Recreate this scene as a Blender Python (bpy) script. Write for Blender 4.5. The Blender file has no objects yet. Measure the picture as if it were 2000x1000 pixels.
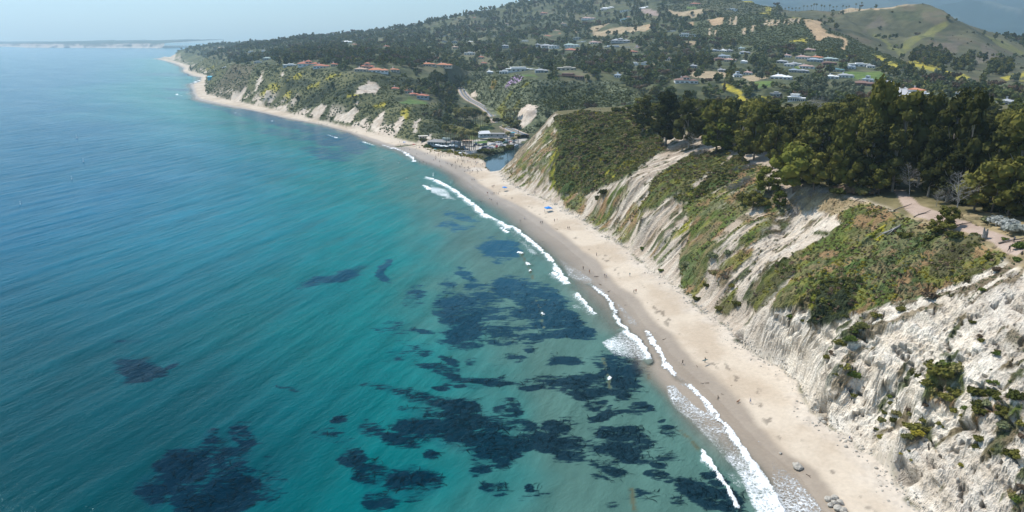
import bpy, math, random
import numpy as np
R = math.radians
rng = np.random.default_rng(7)
random.seed(7)
scene = bpy.context.scene
col = scene.collection

# ------------------------------------------------------------------ camera, sky, sun, exposure
CAM_H = 100.0
FPX = 1400.0                       # focal length in pixels of the 2000 px wide photograph
PITCH = math.atan((500 - 73) / FPX)
cam_d = bpy.data.cameras.new("camera")
cam = bpy.data.objects.new("camera", cam_d); col.objects.link(cam)
cam_d.sensor_width = 36.0
cam_d.lens = 36.0 * FPX / 2000.0
cam_d.clip_start = 1.0
cam_d.clip_end = 60000.0
cam.location = (0, 0, CAM_H)
cam.rotation_euler = (math.pi / 2 - PITCH, 0, 0)
scene.camera = cam

SUN_EL, SUN_AZ = 58.0, -52.0       # azimuth measured from +Y (view direction) to the right; negative is seaward
sd = np.array([math.sin(R(SUN_AZ)) * math.cos(R(SUN_EL)), math.cos(R(SUN_AZ)) * math.cos(R(SUN_EL)), math.sin(R(SUN_EL))])
sun_d = bpy.data.lights.new("sun", 'SUN')
sun_d.energy = 4.7
sun_d.angle = R(0.55)
sun_d.color = (1.0, 0.965, 0.90)
sun = bpy.data.objects.new("sun", sun_d); col.objects.link(sun)
from mathutils import Vector, Matrix
sun.rotation_euler = Vector(sd).to_track_quat('Z', 'Y').to_euler()
sun.location = (-500, 500, 900)

world = bpy.data.worlds.new("World"); scene.world = world
world.use_nodes = True
wn = world.node_tree.nodes; wl = world.node_tree.links
wn.clear()
w_out = wn.new("ShaderNodeOutputWorld"); w_bg = wn.new("ShaderNodeBackground")
w_sky = wn.new("ShaderNodeTexSky"); w_sky.sky_type = 'NISHITA'; w_sky.sun_disc = False
w_sky.sun_elevation = R(SUN_EL); w_sky.sun_rotation = R(SUN_AZ)
w_sky.altitude = 100; w_sky.air_density = 1.3; w_sky.dust_density = 1.2; w_sky.ozone_density = 2.5
w_tint = wn.new("ShaderNodeMix"); w_tint.data_type = 'RGBA'; w_tint.blend_type = 'MULTIPLY'; w_tint.inputs[0].default_value = 1.0
w_tint.inputs[7].default_value = (0.80, 0.97, 1.09, 1)
wl.new(w_sky.outputs[0], w_tint.inputs[6])
wl.new(w_tint.outputs[2], w_bg.inputs[0]); wl.new(w_bg.outputs[0], w_out.inputs[0])
w_bg.inputs[1].default_value = 0.145
scene.view_settings.view_transform = 'Standard'
scene.view_settings.look = 'None'
scene.view_settings.exposure = 0.0
scene.view_settings.gamma = 1.0
scene.view_settings.use_curve_mapping = False
scene.render.engine = 'CYCLES'
scene.cycles.max_bounces = 6
scene.cycles.diffuse_bounces = 2
scene.cycles.glossy_bounces = 2
scene.cycles.transparent_max_bounces = 12
scene.cycles.volume_bounces = 1
scene.cycles.use_denoising = True

# ------------------------------------------------------------------ helpers: photo pixel <-> place
cp, sp = math.cos(PITCH), math.sin(PITCH)
def ray(px, py):
    u = np.asarray(px, float) - 1000.0; v = np.asarray(py, float) - 500.0
    return u, FPX * cp - v * sp, -FPX * sp - v * cp
def PZ(px, py, z):                  # the point at height z seen at a pixel
    dx, dy, dz = ray(px, py)
    t = (np.asarray(z, float) - CAM_H) / dz
    return dx * t, dy * t
def PY(px, py, Y):                  # the point at distance Y seen at a pixel
    dx, dy, dz = ray(px, py)
    t = Y / dy
    return dx * t, Y, CAM_H + dz * t
def project(x, y, z):               # place -> photo pixel
    zz = z - CAM_H
    d = y * cp - zz * sp
    return 1000 + FPX * x / d, 500 - FPX * (y * sp + zz * cp) / d

# ------------------------------------------------------------------ helpers: noise
def _h(ix, iy, iz, seed):
    n = (ix * 374761393 + iy * 668265263 + iz * 2147483647 + seed * 1274126177) & 0xffffffff
    n = ((n ^ (n >> 13)) * 1274126177) & 0xffffffff
    n = n ^ (n >> 16)
    return (n & 0xffff).astype(np.float32) / 65535.0
def vnoise(x, y, z=None, seed=0):   # value noise 0..1
    x = np.asarray(x, np.float64); y = np.asarray(y, np.float64)
    ix = np.floor(x).astype(np.int64); iy = np.floor(y).astype(np.int64)
    fx = (x - ix).astype(np.float32); fy = (y - iy).astype(np.float32)
    fx = fx * fx * (3 - 2 * fx); fy = fy * fy * (3 - 2 * fy)
    def plane(iz):
        a = _h(ix, iy, iz, seed); b = _h(ix + 1, iy, iz, seed)
        c = _h(ix, iy + 1, iz, seed); d = _h(ix + 1, iy + 1, iz, seed)
        return (a + (b - a) * fx) * (1 - fy) + (c + (d - c) * fx) * fy
    if z is None:
        return plane(np.int64(0))
    z = np.asarray(z, np.float64)
    iz = np.floor(z).astype(np.int64); fz = (z - iz).astype(np.float32); fz = fz * fz * (3 - 2 * fz)
    return plane(iz) * (1 - fz) + plane(iz + 1) * fz
def fbm(x, y, z=None, oct=4, seed=0, gain=0.5):
    s = 0; a = 1.0; tot = 0
    for o in range(oct):
        k = 2.03 ** o
        s = s + a * vnoise(x * k + 13.7 * o, y * k - 7.1 * o, None if z is None else z * k, seed + 31 * o)
        tot += a; a *= gain
    return s / tot
def ridge(x, y, z=None, oct=3, seed=0):
    s = 0; a = 1.0; tot = 0
    for o in range(oct):
        k = 2.1 ** o
        n = vnoise(x * k + 5.3 * o, y * k + 9.9 * o, None if z is None else z * k, seed + 17 * o)
        s = s + a * (1 - np.abs(2 * n - 1)); tot += a; a *= 0.5
    return s / tot
def sstep(a, b, x):
    t = np.clip((x - a) / (b - a), 0, 1)
    return t * t * (3 - 2 * t)
def in_poly(px, py, poly):
    poly = np.asarray(poly, float)
    out = np.zeros(np.shape(px), bool)
    n = len(poly)
    for i in range(n):
        x1, y1 = poly[i]; x2, y2 = poly[(i + 1) % n]
        if y1 == y2: continue
        c = (y1 > py) != (y2 > py)
        out ^= c & (px < (x2 - x1) * (py - y1) / (y2 - y1) + x1)
    return out
def seg_dist(px, py, line, closed=False):   # distance to a polyline, and arc position
    line = np.asarray(line, float)
    if closed: line = np.vstack([line, line[:1]])
    best = np.full(np.shape(px), 1e18); arc = np.zeros(np.shape(px)); L = 0.0
    for (x1, y1), (x2, y2) in zip(line[:-1], line[1:]):
        dx, dy = x2 - x1, y2 - y1; l2 = dx * dx + dy * dy + 1e-12
        t = np.clip(((px - x1) * dx + (py - y1) * dy) / l2, 0, 1)
        d = (px - x1 - t * dx) ** 2 + (py - y1 - t * dy) ** 2
        m = d < best
        best = np.where(m, d, best); arc = np.where(m, L + t * math.sqrt(l2), arc)
        L += math.sqrt(l2)
    return np.sqrt(best), arc
def poly_sd(px, py, poly):          # signed distance, positive inside
    d, _ = seg_dist(px, py, poly, True)
    return np.where(in_poly(px, py, poly), d, -d)

# ------------------------------------------------------------------ helpers: objects
def new_mesh(name, verts, faces, mats=(), attrs=None, smooth=True, mat_idx=None):
    me = bpy.data.meshes.new(name)
    verts = np.asarray(verts, np.float32); nv = len(verts)
    me.vertices.add(nv); me.vertices.foreach_set("co", verts.ravel())
    if isinstance(faces, np.ndarray):
        nf, k = faces.shape
        me.loops.add(nf * k); me.loops.foreach_set("vertex_index", faces.ravel().astype(np.int32))
        me.polygons.add(nf); me.polygons.foreach_set("loop_start", np.arange(0, nf * k, k, dtype=np.int32))
    else:
        cnt = np.array([len(f) for f in faces]); idx = np.concatenate([np.asarray(f) for f in faces])
        me.loops.add(len(idx)); me.loops.foreach_set("vertex_index", idx.astype(np.int32))
        st = np.concatenate([[0], np.cumsum(cnt)[:-1]])
        me.polygons.add(len(cnt)); me.polygons.foreach_set("loop_start", st.astype(np.int32))
    for m in mats: me.materials.append(m)
    me.update(calc_edges=True)
    if mat_idx is not None: me.polygons.foreach_set("material_index", np.asarray(mat_idx, np.int32))
    me.polygons.foreach_set("use_smooth", np.full(len(me.polygons), bool(smooth)))
    for k, a in (attrs or {}).items():
        a = np.asarray(a, np.float32)
        if a.ndim == 2:
            at = me.attributes.new(k, 'FLOAT_COLOR', 'POINT')
            c = np.ones((nv, 4), np.float32); c[:, :3] = a[:, :3]
            at.data.foreach_set("color", c.ravel())
        else:
            at = me.attributes.new(k, 'FLOAT', 'POINT'); at.data.foreach_set("value", a.ravel())
    return me
def obj(name, me, parent=None, loc=(0, 0, 0), rz=0.0, sc=None):
    o = bpy.data.objects.new(name, me); col.objects.link(o)
    o.location = loc; o.rotation_euler = (0, 0, rz)
    if sc is not None: o.scale = sc if hasattr(sc, '__len__') else (sc, sc, sc)
    if parent: o.parent = parent
    return o
def tag(o, label=None, cat=None, group=None, kind=None):
    if label: o['label'] = label
    if cat: o['category'] = cat
    if group: o['group'] = group
    if kind: o['kind'] = kind
    return o
class MB:                            # collects shapes of ONE mesh
    def __init__(s): s.v = []; s.f = []; s.m = []; s.n = 0
    def add(s, v, f, m=0):
        v = np.asarray(v, float); s.v.append(v)
        for q in f: s.f.append([i + s.n for i in q]); s.m.append(m)
        s.n += len(v); return s
    def box(s, x0, x1, y0, y1, z0, z1, m=0, taper=0.0):
        t = taper
        v = [(x0, y0, z0), (x1, y0, z0), (x1, y1, z0), (x0, y1, z0), (x0 + t, y0 + t, z1), (x1 - t, y0 + t, z1), (x1 - t, y1 - t, z1), (x0 + t, y1 - t, z1)]
        return s.add(v, [(0, 3, 2, 1), (4, 5, 6, 7), (0, 1, 5, 4), (1, 2, 6, 5), (2, 3, 7, 6), (3, 0, 4, 7)], m)
    def tube(s, pts, rad, sides=6, m=0, cap=True):
        pts = np.asarray(pts, float); rad = np.broadcast_to(np.asarray(rad, float), (len(pts),))
        v = []
        for i, p in enumerate(pts):
            d = pts[min(i + 1, len(pts) - 1)] - pts[max(i - 1, 0)]; d = d / (np.linalg.norm(d) + 1e-9)
            a = np.cross(d, (0, 0, 1.0) if abs(d[2]) < 0.9 else (1.0, 0, 0)); a /= np.linalg.norm(a); b = np.cross(d, a)
            for k in range(sides):
                w = 2 * math.pi * k / sides
                v.append(p + rad[i] * (a * math.cos(w) + b * math.sin(w)))
        f = []
        for i in range(len(pts) - 1):
            for k in range(sides):
                k2 = (k + 1) % sides
                f.append((i * sides + k, i * sides + k2, (i + 1) * sides + k2, (i + 1) * sides + k))
        if cap:
            f.append(tuple(range(sides))[::-1]); f.append(tuple((len(pts) - 1) * sides + k for k in range(sides)))
        return s.add(v, f, m)
    def mesh(s, name, mats, smooth=False):
        return new_mesh(name, np.vstack(s.v), s.f, mats, smooth=smooth, mat_idx=s.m)
def hexc(h):
    c = [int(h[i:i + 2], 16) / 255 for i in (0, 2, 4)]
    return tuple(x / 12.92 if x <= 0.04045 else ((x + 0.055) / 1.055) ** 2.4 for x in c)

def mat_plain(name, rgb, rough=0.8, noise=0.15, scale=1.0, spec=0.3, obj_rand=0.0):
    m = bpy.data.materials.new(name); m.use_nodes = True
    nt = m.node_tree; b = nt.nodes["Principled BSDF"]
    b.inputs["Roughness"].default_value = rough
    b.inputs["Specular IOR Level"].default_value = spec
    tc = nt.nodes.new("ShaderNodeTexCoord"); n = nt.nodes.new("ShaderNodeTexNoise")
    n.inputs["Scale"].default_value = scale; n.inputs["Detail"].default_value = 3
    nt.links.new(tc.outputs["Object"], n.inputs["Vector"])
    mr = nt.nodes.new("ShaderNodeMapRange"); mr.inputs[3].default_value = 1 - noise * 1.6; mr.inputs[4].default_value = 1 + noise * 1.6
    nt.links.new(n.outputs[0], mr.inputs[0])
    mx = nt.nodes.new("ShaderNodeMix"); mx.data_type = 'RGBA'; mx.blend_type = 'MULTIPLY'; mx.inputs[0].default_value = 1
    mx.inputs[6].default_value = (*rgb, 1)
    nt.links.new(mr.outputs[0], mx.inputs[7])
    nt.links.new(mx.outputs[2], b.inputs["Base Color"])
    return m
# ------------------------------------------------------------------ the lie of the land
# shoreline and foot of the cliff, read off the photograph and laid out on the ground
WATER = [(1700, 1090), (1640, 1030), (1600, 985), (1560, 925), (1500, 880), (1450, 830), (1400, 775), (1345, 725), (1310, 690), (1290, 655), (1262, 640), (1235, 600),
         (1215, 580), (1190, 565), (1150, 520), (1100, 475), (1050, 440), (1010, 410), (960, 385), (930, 365), (905, 345), (870, 325), (830, 312), (795, 296),
         (760, 285), (720, 272), (680, 257), (630, 243), (560, 231), (500, 217), (450, 208), (405, 199), (383, 193), (378, 180), (373, 165), (391, 159),
         (393, 151), (375, 148), (357, 139), (360, 133), (342, 124), (309, 115.5)]
BASE = [(1960, 1130), (1880, 1060), (1800, 1000), (1775, 975), (1725, 912), (1700, 890), (1660, 862), (1625, 834), (1600, 822), (1585, 803), (1562, 750), (1525, 717), (1480, 697), (1442, 667),
        (1417, 635), (1375, 610), (1325, 562), (1275, 532), (1225, 485), (1175, 455), (1140, 430), (1117, 418), (1085, 400), (1060, 387), (1025, 373), (1000, 360), (985, 345), (972, 331)]
BASE_W = [(822, 281), (800, 277), (760, 267), (700, 252), (640, 239), (600, 230), (560, 220), (500, 206), (435, 193), (405, 184), (400, 170), (402, 156), (405, 148),
          (384, 142), (368, 138), (372, 129), (343, 120), (316, 113)]
def poly_world(pp, z): return np.array([PZ(a, b, z) for a, b in pp])
wline = poly_world(WATER, 0.0)
bline = poly_world(BASE, 2.6)
bwline = poly_world(BASE_W, 2.6)
o_ = np.argsort(wline[:, 1]); wline = wline[o_]
wline = np.vstack([[wline[0, 0] + 12, 60.0], wline, [wline[-1, 0] + 350, wline[-1, 1] + 700], [wline[-1, 0] + 1500, 6500]])
def x_water(y): return np.interp(y, wline[:, 1], wline[:, 0])
def dens(line, k=0.022, mn=3.0):      # resample so that point spacing grows with distance
    out = [line[0]]
    for a, b in zip(line[:-1], line[1:]):
        L = np.linalg.norm(b - a); st = max(mn, k * 0.5 * (a[1] + b[1])); n = max(1, int(round(L / st)))
        for i in range(1, n + 1): out.append(a + (b - a) * i / n)
    return np.array(out)
def offs(line, d):                    # shift a line sideways (positive to the right of travel)
    t = np.gradient(line, axis=0); n = np.stack([t[:, 1], -t[:, 0]], 1); n /= np.linalg.norm(n, axis=1)[:, None]
    return line + n * np.asarray(d).reshape(-1, 1)
cpts = []
def addl(xy, z):
    z = np.broadcast_to(np.asarray(z, float), (len(xy),))
    for (x, y), q in zip(xy, z): cpts.append((x, y, q))
wl_d = dens(wline[:-1]); addl(wl_d, -0.05)
yy_ = wl_d[:, 1]
so = offs(wl_d[::2], -np.minimum(14 + 0.03 * wl_d[::2, 1], 60)); addl(so, -0.9)
so = offs(wl_d[::3], -90 - 0.0 * wl_d[::3, 1]); addl(so, -5)
bd = dens(bline); addl(bd, 2.6)
bwd = dens(bwline); addl(bwd, 2.6)
def near_wall():                      # the steep rock wall over the cove and the foot of the slopes beyond
    s = offs(bd, 1.0); s4 = offs(bd, 4.5)
    for (x, y), (x4, y4) in zip(s, s4):
        if y < 100: continue
        px, _ = project(x, y, 3.0)
        if 1440 < px < 1600: cpts.append((x + 0.3, y, 5.0)); cpts.append((x4 + 0.6, y4, 17.5 if px > 1470 else 12)) ; 
        elif px >= 1600: cpts.append((x4 + 4.5, y4, 10.5))
        elif px < 1440: cpts.append((x4, y4, 5.8))
near_wall()
s_ = offs(bwd, 8.0)
for (x, y) in s_[::2]: cpts.append((x, y, 9.0))
# what the photograph shows of the land, as (pixel x, pixel y, height)
PTS = [
 # upper edge of the near bluff
 (2120, 545, 47), (2050, 515, 46.5), (1990, 495, 46), (1930, 478, 45), (1880, 462, 45), (1830, 442, 45), (1760, 415, 44.5), (1700, 395, 44), (1640, 378, 44), (1590, 368, 44), (1555, 366, 43),
 (1530, 335, 44), (1490, 302, 44), (1440, 290, 44.5), (1380, 268, 45), (1300, 245, 45.5), (1240, 222, 46), (1180, 216, 46), (1130, 215, 46), (1086, 217, 46),
 (1100, 235, 42), (1130, 250, 40), (1180, 260, 39), (1060, 260, 31), (1040, 290, 22), (1020, 320, 13),
 # path plateau
 (1800, 412, 45.5), (1765, 385, 46), (1750, 372, 46), (1870, 435, 46), (1990, 478, 46.5), (1900, 400, 47), (1700, 365, 45.5), (1600, 352, 45), (2000, 430, 47.5),
 # white promontory half way down
 (1560, 420, 34), (1620, 430, 37), (1640, 480, 33), (1530, 470, 26), (1500, 520, 22), (1590, 540, 26), (1680, 520, 33), (1750, 500, 37), (1850, 520, 38), (1560, 590, 22),
 (1640, 620, 24), (1700, 610, 28), (1780, 590, 32), (1860, 570, 36), (1940, 540, 41), (1470, 580, 13), (1500, 440, 31), (1450, 480, 24), (1400, 540, 14), (1380, 480, 20), (1450, 400, 33),
 (1350, 420, 24), (1300, 450, 17), (1250, 420, 19), (1300, 360, 31), (1350, 330, 35), (1230, 350, 29), (1180, 370, 20), (1110, 360, 14), (1090, 300, 27),
 (1720, 700, 22), (1850, 640, 31), (1950, 610, 37), (1800, 760, 20), (1900, 720, 27), (2000, 680, 34), (1760, 830, 14), (1900, 820, 20), (2000, 800, 25), (1840, 920, 10), (1950, 920, 14.5), (2050, 950, 17), (2080, 760, 31), (2080, 640, 39),
 # mesa and slopes round the mouth of the creek
 (1210, 208, 46.5), (1150, 210, 46.5),
 (985, 245, 8), (975, 228, 10), (940, 207, 15), (915, 195, 19), (905, 182, 22),
 (1030, 215, 24), (1045, 205, 27), (1000, 200, 26), (980, 180, 34), (1000, 150, 52), (1030, 150, 53), (950, 150, 42), (925, 160, 34), (930, 140, 45), (960, 143, 52), (1060, 158, 50), (1100, 157, 50), (1150, 160, 49), (1200, 160, 48),
 (1060, 190, 33), (1100, 190, 32), (1150, 190, 32), (1220, 185, 36), (1300, 178, 42), (1400, 172, 45), (1500, 175, 45), (1060, 215, 18), (1120, 208, 18), (1180, 205, 20),
 (1450, 145, 50), (1340, 160, 50), (1250, 150, 51), (1150, 147, 53), (1050, 145, 54),
 (1600, 155, 49), (1700, 165, 47), (1800, 160, 46), (1900, 175, 45), (2000, 185, 44), (2200, 190, 44), (1780, 192, 45), (1560, 192, 46), (1650, 180, 46), (1900, 205, 45),
 # west bluff
 (455, 130, 50), (500, 125, 53), (550, 130, 56), (600, 134, 56), (650, 139, 55), (700, 145, 53), (760, 148, 50), (800, 150, 48), (840, 152, 46),
 (470, 165, 27), (520, 175, 27), (580, 185, 25), (640, 195, 24), (680, 180, 36), (740, 172, 36), (740, 195, 30), (780, 200, 28), (820, 206, 26), (850, 204, 24), (830, 186, 31), (800, 188, 31), (760, 188, 31), (720, 180, 32),
 (750, 225, 18), (800, 235, 17), (850, 232, 14), (880, 215, 16), (900, 245, 6), (840, 258, 8), (860, 190, 30), (880, 170, 34), (870, 150, 44),
 (425, 132, 42), (440, 118, 47), (400, 112, 44), (350, 97, 46), (370, 96, 50), (420, 104, 52), (385, 125, 24), (420, 140, 26), (345, 105, 28),
 # parking lot, sand spit, lagoon
 (830, 272, 4), (870, 268, 4), (900, 270, 4), (940, 268, 4), (1000, 270, 4), (860, 285, 4), (900, 292, 3.5), (940, 296, 3.5), (990, 285, 3.5), (960, 255, 5), (1000, 258, 5),
 (900, 310, 3.2), (930, 325, 2.6), (860, 300, 3.0), (945, 335, 2.0), (960, 340, 1.6), (925, 340, 1.3), (1000, 345, 2.4),
 (960, 320, -0.6), (975, 305, -0.6), (990, 296, -0.6), (955, 331, -0.4), (945, 318, 0.6), (940, 308, 1.8),
]
for px, py, z in PTS:
    x, y = PZ(px, py, z); cpts.append((float(x), float(y), z))
# land farther off, as (pixel x, pixel y, distance)
PD = [
 (600, 110, 1420), (600, 95, 1900), (600, 80, 2560), (520, 112, 1500), (500, 98, 2100), (500, 84, 3000), (440, 100, 2300), (400, 92, 3200), (560, 103, 1700),
 (700, 125, 1150), (700, 105, 1500), (700, 88, 2000), (700, 68, 2700), (800, 130, 1060), (800, 110, 1300), (800, 90, 1780), (800, 72, 2450), (850, 50, 2500), (850, 80, 1950), (900, 120, 1150), (900, 95, 1600), (900, 65, 2200), (900, 35, 2550),
 (950, 28, 2600), (1000, 12, 2700), (1000, 110, 1350), (1000, 82, 1800), (1000, 50, 2300), (1100, -5, 2750), (1100, 115, 1280), (1100, 88, 1600), (1100, 55, 2050), (1100, 25, 2400),
 (1200, 130, 1100), (1200, 100, 1430), (1200, 70, 1750), (1200, 40, 2100), (1200, 8, 2400), (1200, -15, 2650), (1300, 130, 1080), (1300, 100, 1380), (1300, 66, 1650), (1300, 38, 1950), (1300, 8, 2250), (1300, -12, 2500),
 (1400, 130, 1080), (1400, 100, 1330), (1380, 60, 1560), (1400, 30, 1850), (1400, 8, 2050), (1430, -4, 2150), (1470, 8, 2050), (1510, 20, 1950), (1540, 22, 1900),
 (1450, 100, 1300), (1480, 75, 1400), (1500, 45, 1480), (1560, 43, 1460), (1610, 52, 1430), (1500, 100, 1270), (1600, 92, 1270), (1600, 118, 1130), (1650, 70, 1390), (1680, 95, 1290), (1520, 130, 1050),
 (1560, 22, 1830), (1600, 17, 1780), (1650, 15, 1750), (1700, 15, 1720), (1750, 16, 1700), (1800, 16, 1690), (1840, 27, 1660), (1880, 50, 1610), (1930, 75, 1570), (2000, 108, 1500), (2100, 145, 1400), (2200, 165, 1300),
 (1620, 40, 1630), (1680, 60, 1560), (1720, 80, 1480), (1765, 72, 1560), (1755, 98, 1420), (1700, 45, 1640), (1800, 70, 1460), (1850, 42, 1560), (1765, 104, 1310), (1850, 90, 1400), (1880, 118, 1230), (1940, 110, 1340), (2000, 135, 1180), (1720, 108, 1230), (1800, 132, 1060), (1900, 157, 940), (2000, 160, 930), (2100, 175, 850),
]
for px, py, Y in PD:
    x, y, z = PY(px, py, Y); cpts.append((float(x), float(y), float(z)))
# ground that other ground hides
for p in [(12, 640, 1.5), (55, 670, 4), (120, 700, 8), (200, 730, 13), (300, 760, 20), (60, 610, 20), (130, 640, 34), (200, 640, 41), (300, 640, 43), (420, 600, 45), (600, 560, 46),
          (150, 560, 46), (200, 480, 46), (260, 400, 46), (330, 320, 47), (300, 240, 47), (420, 300, 48), (260, 180, 47), (200, 130, 46), (170, 90, 44), (260, 90, 47), (500, 420, 47), (700, 500, 48), (130, 470, 46), (165, 400, 46), (160, 330, 46), (150, 290, 46),
          (-30, 900, 14), (-60, 1150, 26), (-90, 1300, 40), (1200, 900, 50), (1500, 1300, 60),
          (-800, 3300, 60), (-400, 3300, 62), (0, 3300, 70), (400, 3300, 90), (900, 3000, 110), (1300, 2600, 60), (1800, 2400, 55), (1600, 1900, 55), (900, 2200, 90), (2500, 2200, 50), (-900, 4200, 40), (0, 4200, 50), (1500, 4000, 60), (3000, 4000, 60), (1100, 2050, 80), (700, 2050, 110)]:
    cpts.append(tuple(map(float, p)))
CP = np.array(cpts)
key = np.round(CP[:, :2] / 0.8).astype(int)
_, ui = np.unique(key, axis=0, return_index=True); CP = CP[ui]
N_ = len(CP)
A_ = np.zeros((N_ + 3, N_ + 3))
D_ = np.hypot(CP[:, None, 0] - CP[None, :, 0], CP[:, None, 1] - CP[None, :, 1])
A_[:N_, :N_] = D_ - np.eye(N_) * 0.15
sc_ = 1000.0
A_[:N_, N_:] = np.stack([np.ones(N_), CP[:, 0] / sc_, CP[:, 1] / sc_], 1); A_[N_:, :N_] = A_[:N_, N_:].T
W_ = np.linalg.solve(A_, np.concatenate([CP[:, 2], [0, 0, 0]])).astype(np.float32)
def rbf(x, y):
    x = x.ravel().astype(np.float32); y = y.ravel().astype(np.float32)
    out = np.empty(len(x), np.float32); cx = CP[:, 0].astype(np.float32); cy = CP[:, 1].astype(np.float32)
    for i in range(0, len(x), 20000):
        a = x[i:i + 20000, None] - cx; b = y[i:i + 20000, None] - cy
        a *= a; b *= b; a += b; np.sqrt(a, out=a)
        out[i:i + 20000] = a @ W_[:N_]
    return out + W_[N_] + W_[N_ + 1] * x / sc_ + W_[N_ + 2] * y / sc_

# grid: columns fan out from the viewpoint, rows grow apart with distance
rows = [78.0]
while rows[-1] < 210: rows.append(rows[-1] + (0.42 if rows[-1] > 110 else 1.2))
while rows[-1] < 3700: rows.append(rows[-1] * 1.0031 - 0.18)
while rows[-1] < 6500: rows.append(rows[-1] * 1.012)
rows = np.array(rows)
cols_ = np.concatenate([np.arange(-0.66, 0.12, 0.0022), np.arange(0.12, 1.04, 0.0026)])
NR, NC = len(rows), len(cols_)
GY, GR = np.meshgrid(rows, cols_, indexing='ij')
GX = GY * GR
land = GX > x_water(GY) - (18 + 0.05 * GY)
GZ = np.full(GX.shape, -6.0, np.float32)
GZ[land] = rbf(GX[land], GY[land])
# the beach rises evenly from the water to the foot of the bluff
_bl = bline[np.argsort(bline[:, 1])]; _bl = np.vstack([[_bl[0, 0] + 14, 60.0], _bl]); _bw = bwline[np.argsort(bwline[:, 1])]
XB = np.where(GY < _bl[-1, 1], np.interp(GY, _bl[:, 1], _bl[:, 0]), np.interp(GY, _bw[:, 1], _bw[:, 0]))
FR = (GX - x_water(GY)) / np.maximum(XB - x_water(GY), 4)
sb = ((GY < _bl[-1, 1]) | (GY > _bw[0, 1])) & (FR > 0) & (FR <= 1.02)
GZ[sb] = (2.7 * FR[sb] ** .85).astype(np.float32)
lowx = (GX > x_water(GY)) & (GX < x_water(GY) + 25) & ~sb & (GY > _bl[-1, 1] - 1) & (GY < _bw[0, 1] + 1)
GZ[lowx] = np.maximum(GZ[lowx], ((GX - x_water(GY)) * .05)[lowx])
inl = (GX > XB) & (GY < 3500) & ((GY < _bl[-1, 1]) | (GY > _bw[0, 1] + 30))
GZ[inl] = np.maximum(GZ[inl], 2.7)
# the lagoon's bed and the bench of the coast road
lagp = np.array([PZ(a, b, .35) for a, b in [(948, 318), (952, 329), (961, 338), (970, 337), (990, 335), (1030, 300), (1045, 275), (1020, 268), (1003, 282), (988, 293), (970, 301), (952, 306), (945, 311)]])
_d = poly_sd(GX, GY, lagp); _m = (_d > -6) & (GX < 60)
GZ[_m] = np.where(_d > 0, np.minimum(GZ, -.4), np.where(_d > -6, np.minimum(GZ, .35 + np.maximum(-_d, 0) * .55 + 0 * GZ), GZ))[_m]
def spline(P, n):
    P = np.asarray(P, float); L = np.r_[0, np.cumsum(np.linalg.norm(np.diff(P[:, :2], axis=0), axis=1))]
    t = np.linspace(0, L[-1], n); Q = np.stack([np.interp(t, L, P[:, k]) for k in range(P.shape[1])], 1)
    for _ in range(12): Q[1:-1] = (Q[:-2] + 2 * Q[1:-1] + Q[2:]) / 4
    return Q
rp = [(902, 170, 26), (903, 178, 23.5), (908, 187, 20.5), (918, 196, 18), (935, 204, 15.5), (950, 213, 13), (962, 224, 11), (970, 235, 9.5), (982, 246, 8), (1003, 256, 6), (1022, 264, 5)]
RD = spline([(*map(float, PZ(a, b, z)), z) for a, b, z in rp], 90)
_m = (GY > RD[:, 1].min() - 40) & (GY < RD[:, 1].max() + 40) & (np.abs(GX - np.interp(GY, RD[::-1, 1], RD[::-1, 0])) < 60)
_dx, _ = seg_dist(GX[_m], GY[_m], RD[:, :2]); _rz = np.interp(GY[_m], RD[::-1, 1], RD[::-1, 2])
GZ[_m] = np.where(_dx < 11, _rz, np.where(_dx < 26, GZ[_m] + (_rz - GZ[_m]) * (1 - (_dx - 11) / 15), GZ[_m]))
def grid_val(F, x, y):               # bilinear look-up
    x = np.asarray(x, float); y = np.asarray(y, float)
    fi = np.interp(y, rows, np.arange(NR)); fj = np.interp(x / np.maximum(y, 1), cols_, np.arange(NC))
    i = np.clip(fi.astype(int), 0, NR - 2); j = np.clip(fj.astype(int), 0, NC - 2); a = fi - i; b = fj - j
    return (F[i, j] * (1 - a) * (1 - b) + F[i + 1, j] * a * (1 - b) + F[i, j + 1] * (1 - a) * b + F[i + 1, j + 1] * a * b)
# ------------------------------------------------------------------ land cover: what grows or lies where
L = land
X = GX[L]; Y = GY[L]; Z = GZ[L].astype(np.float64)
PX, PYv = project(X, Y, Z)
bl = dens(bline, mn=4.0); bl = bl[np.argsort(bl[:, 1])]
bl = np.vstack([[bl[0, 0] + 14, 60.0], bl])
bw = bwline[np.argsort(bwline[:, 1])]
spit_y0, spit_y1 = bl[-1, 1], bw[0, 1]
x_base = np.where(Y < spit_y0, np.interp(Y, bl[:, 1], bl[:, 0]), np.interp(Y, bw[:, 1], bw[:, 0]))
SPIT = [(700, 300), (822, 281), (850, 291), (885, 298), (915, 305), (935, 309), (945, 322), (950, 333), (972, 331), (990, 352), (960, 420), (800, 340)]
sand = np.where((Y < spit_y0) | (Y > spit_y1), sstep(1.2, -1.2, X - x_base + (vnoise(X / 3, Y / 3, seed=5) - .5) * 3), 0)
mid = (Y >= spit_y0) & (Y <= spit_y1)
sand[mid] = in_poly(PX[mid], PYv[mid], SPIT).astype(float)
sand[mid & (X < x_water(Y) + 3)] = 1
sand = sand * (Z < 9)
near = (Y < 640) & (X > x_base - 5) & (X < x_base + 170)
dB = np.zeros_like(X); sB = np.zeros_like(X)
dB[near], sB[near] = seg_dist(X[near], Y[near], bl)
far_d = np.zeros_like(X); far_s = np.zeros_like(X)
wfar = (Y >= 640) & (X > x_base - 5) & (X < x_base + 200) & (Y < 3700) & (X < 60)
far_d[wfar], far_s[wfar] = seg_dist(X[wfar], Y[wfar], bw)
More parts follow.
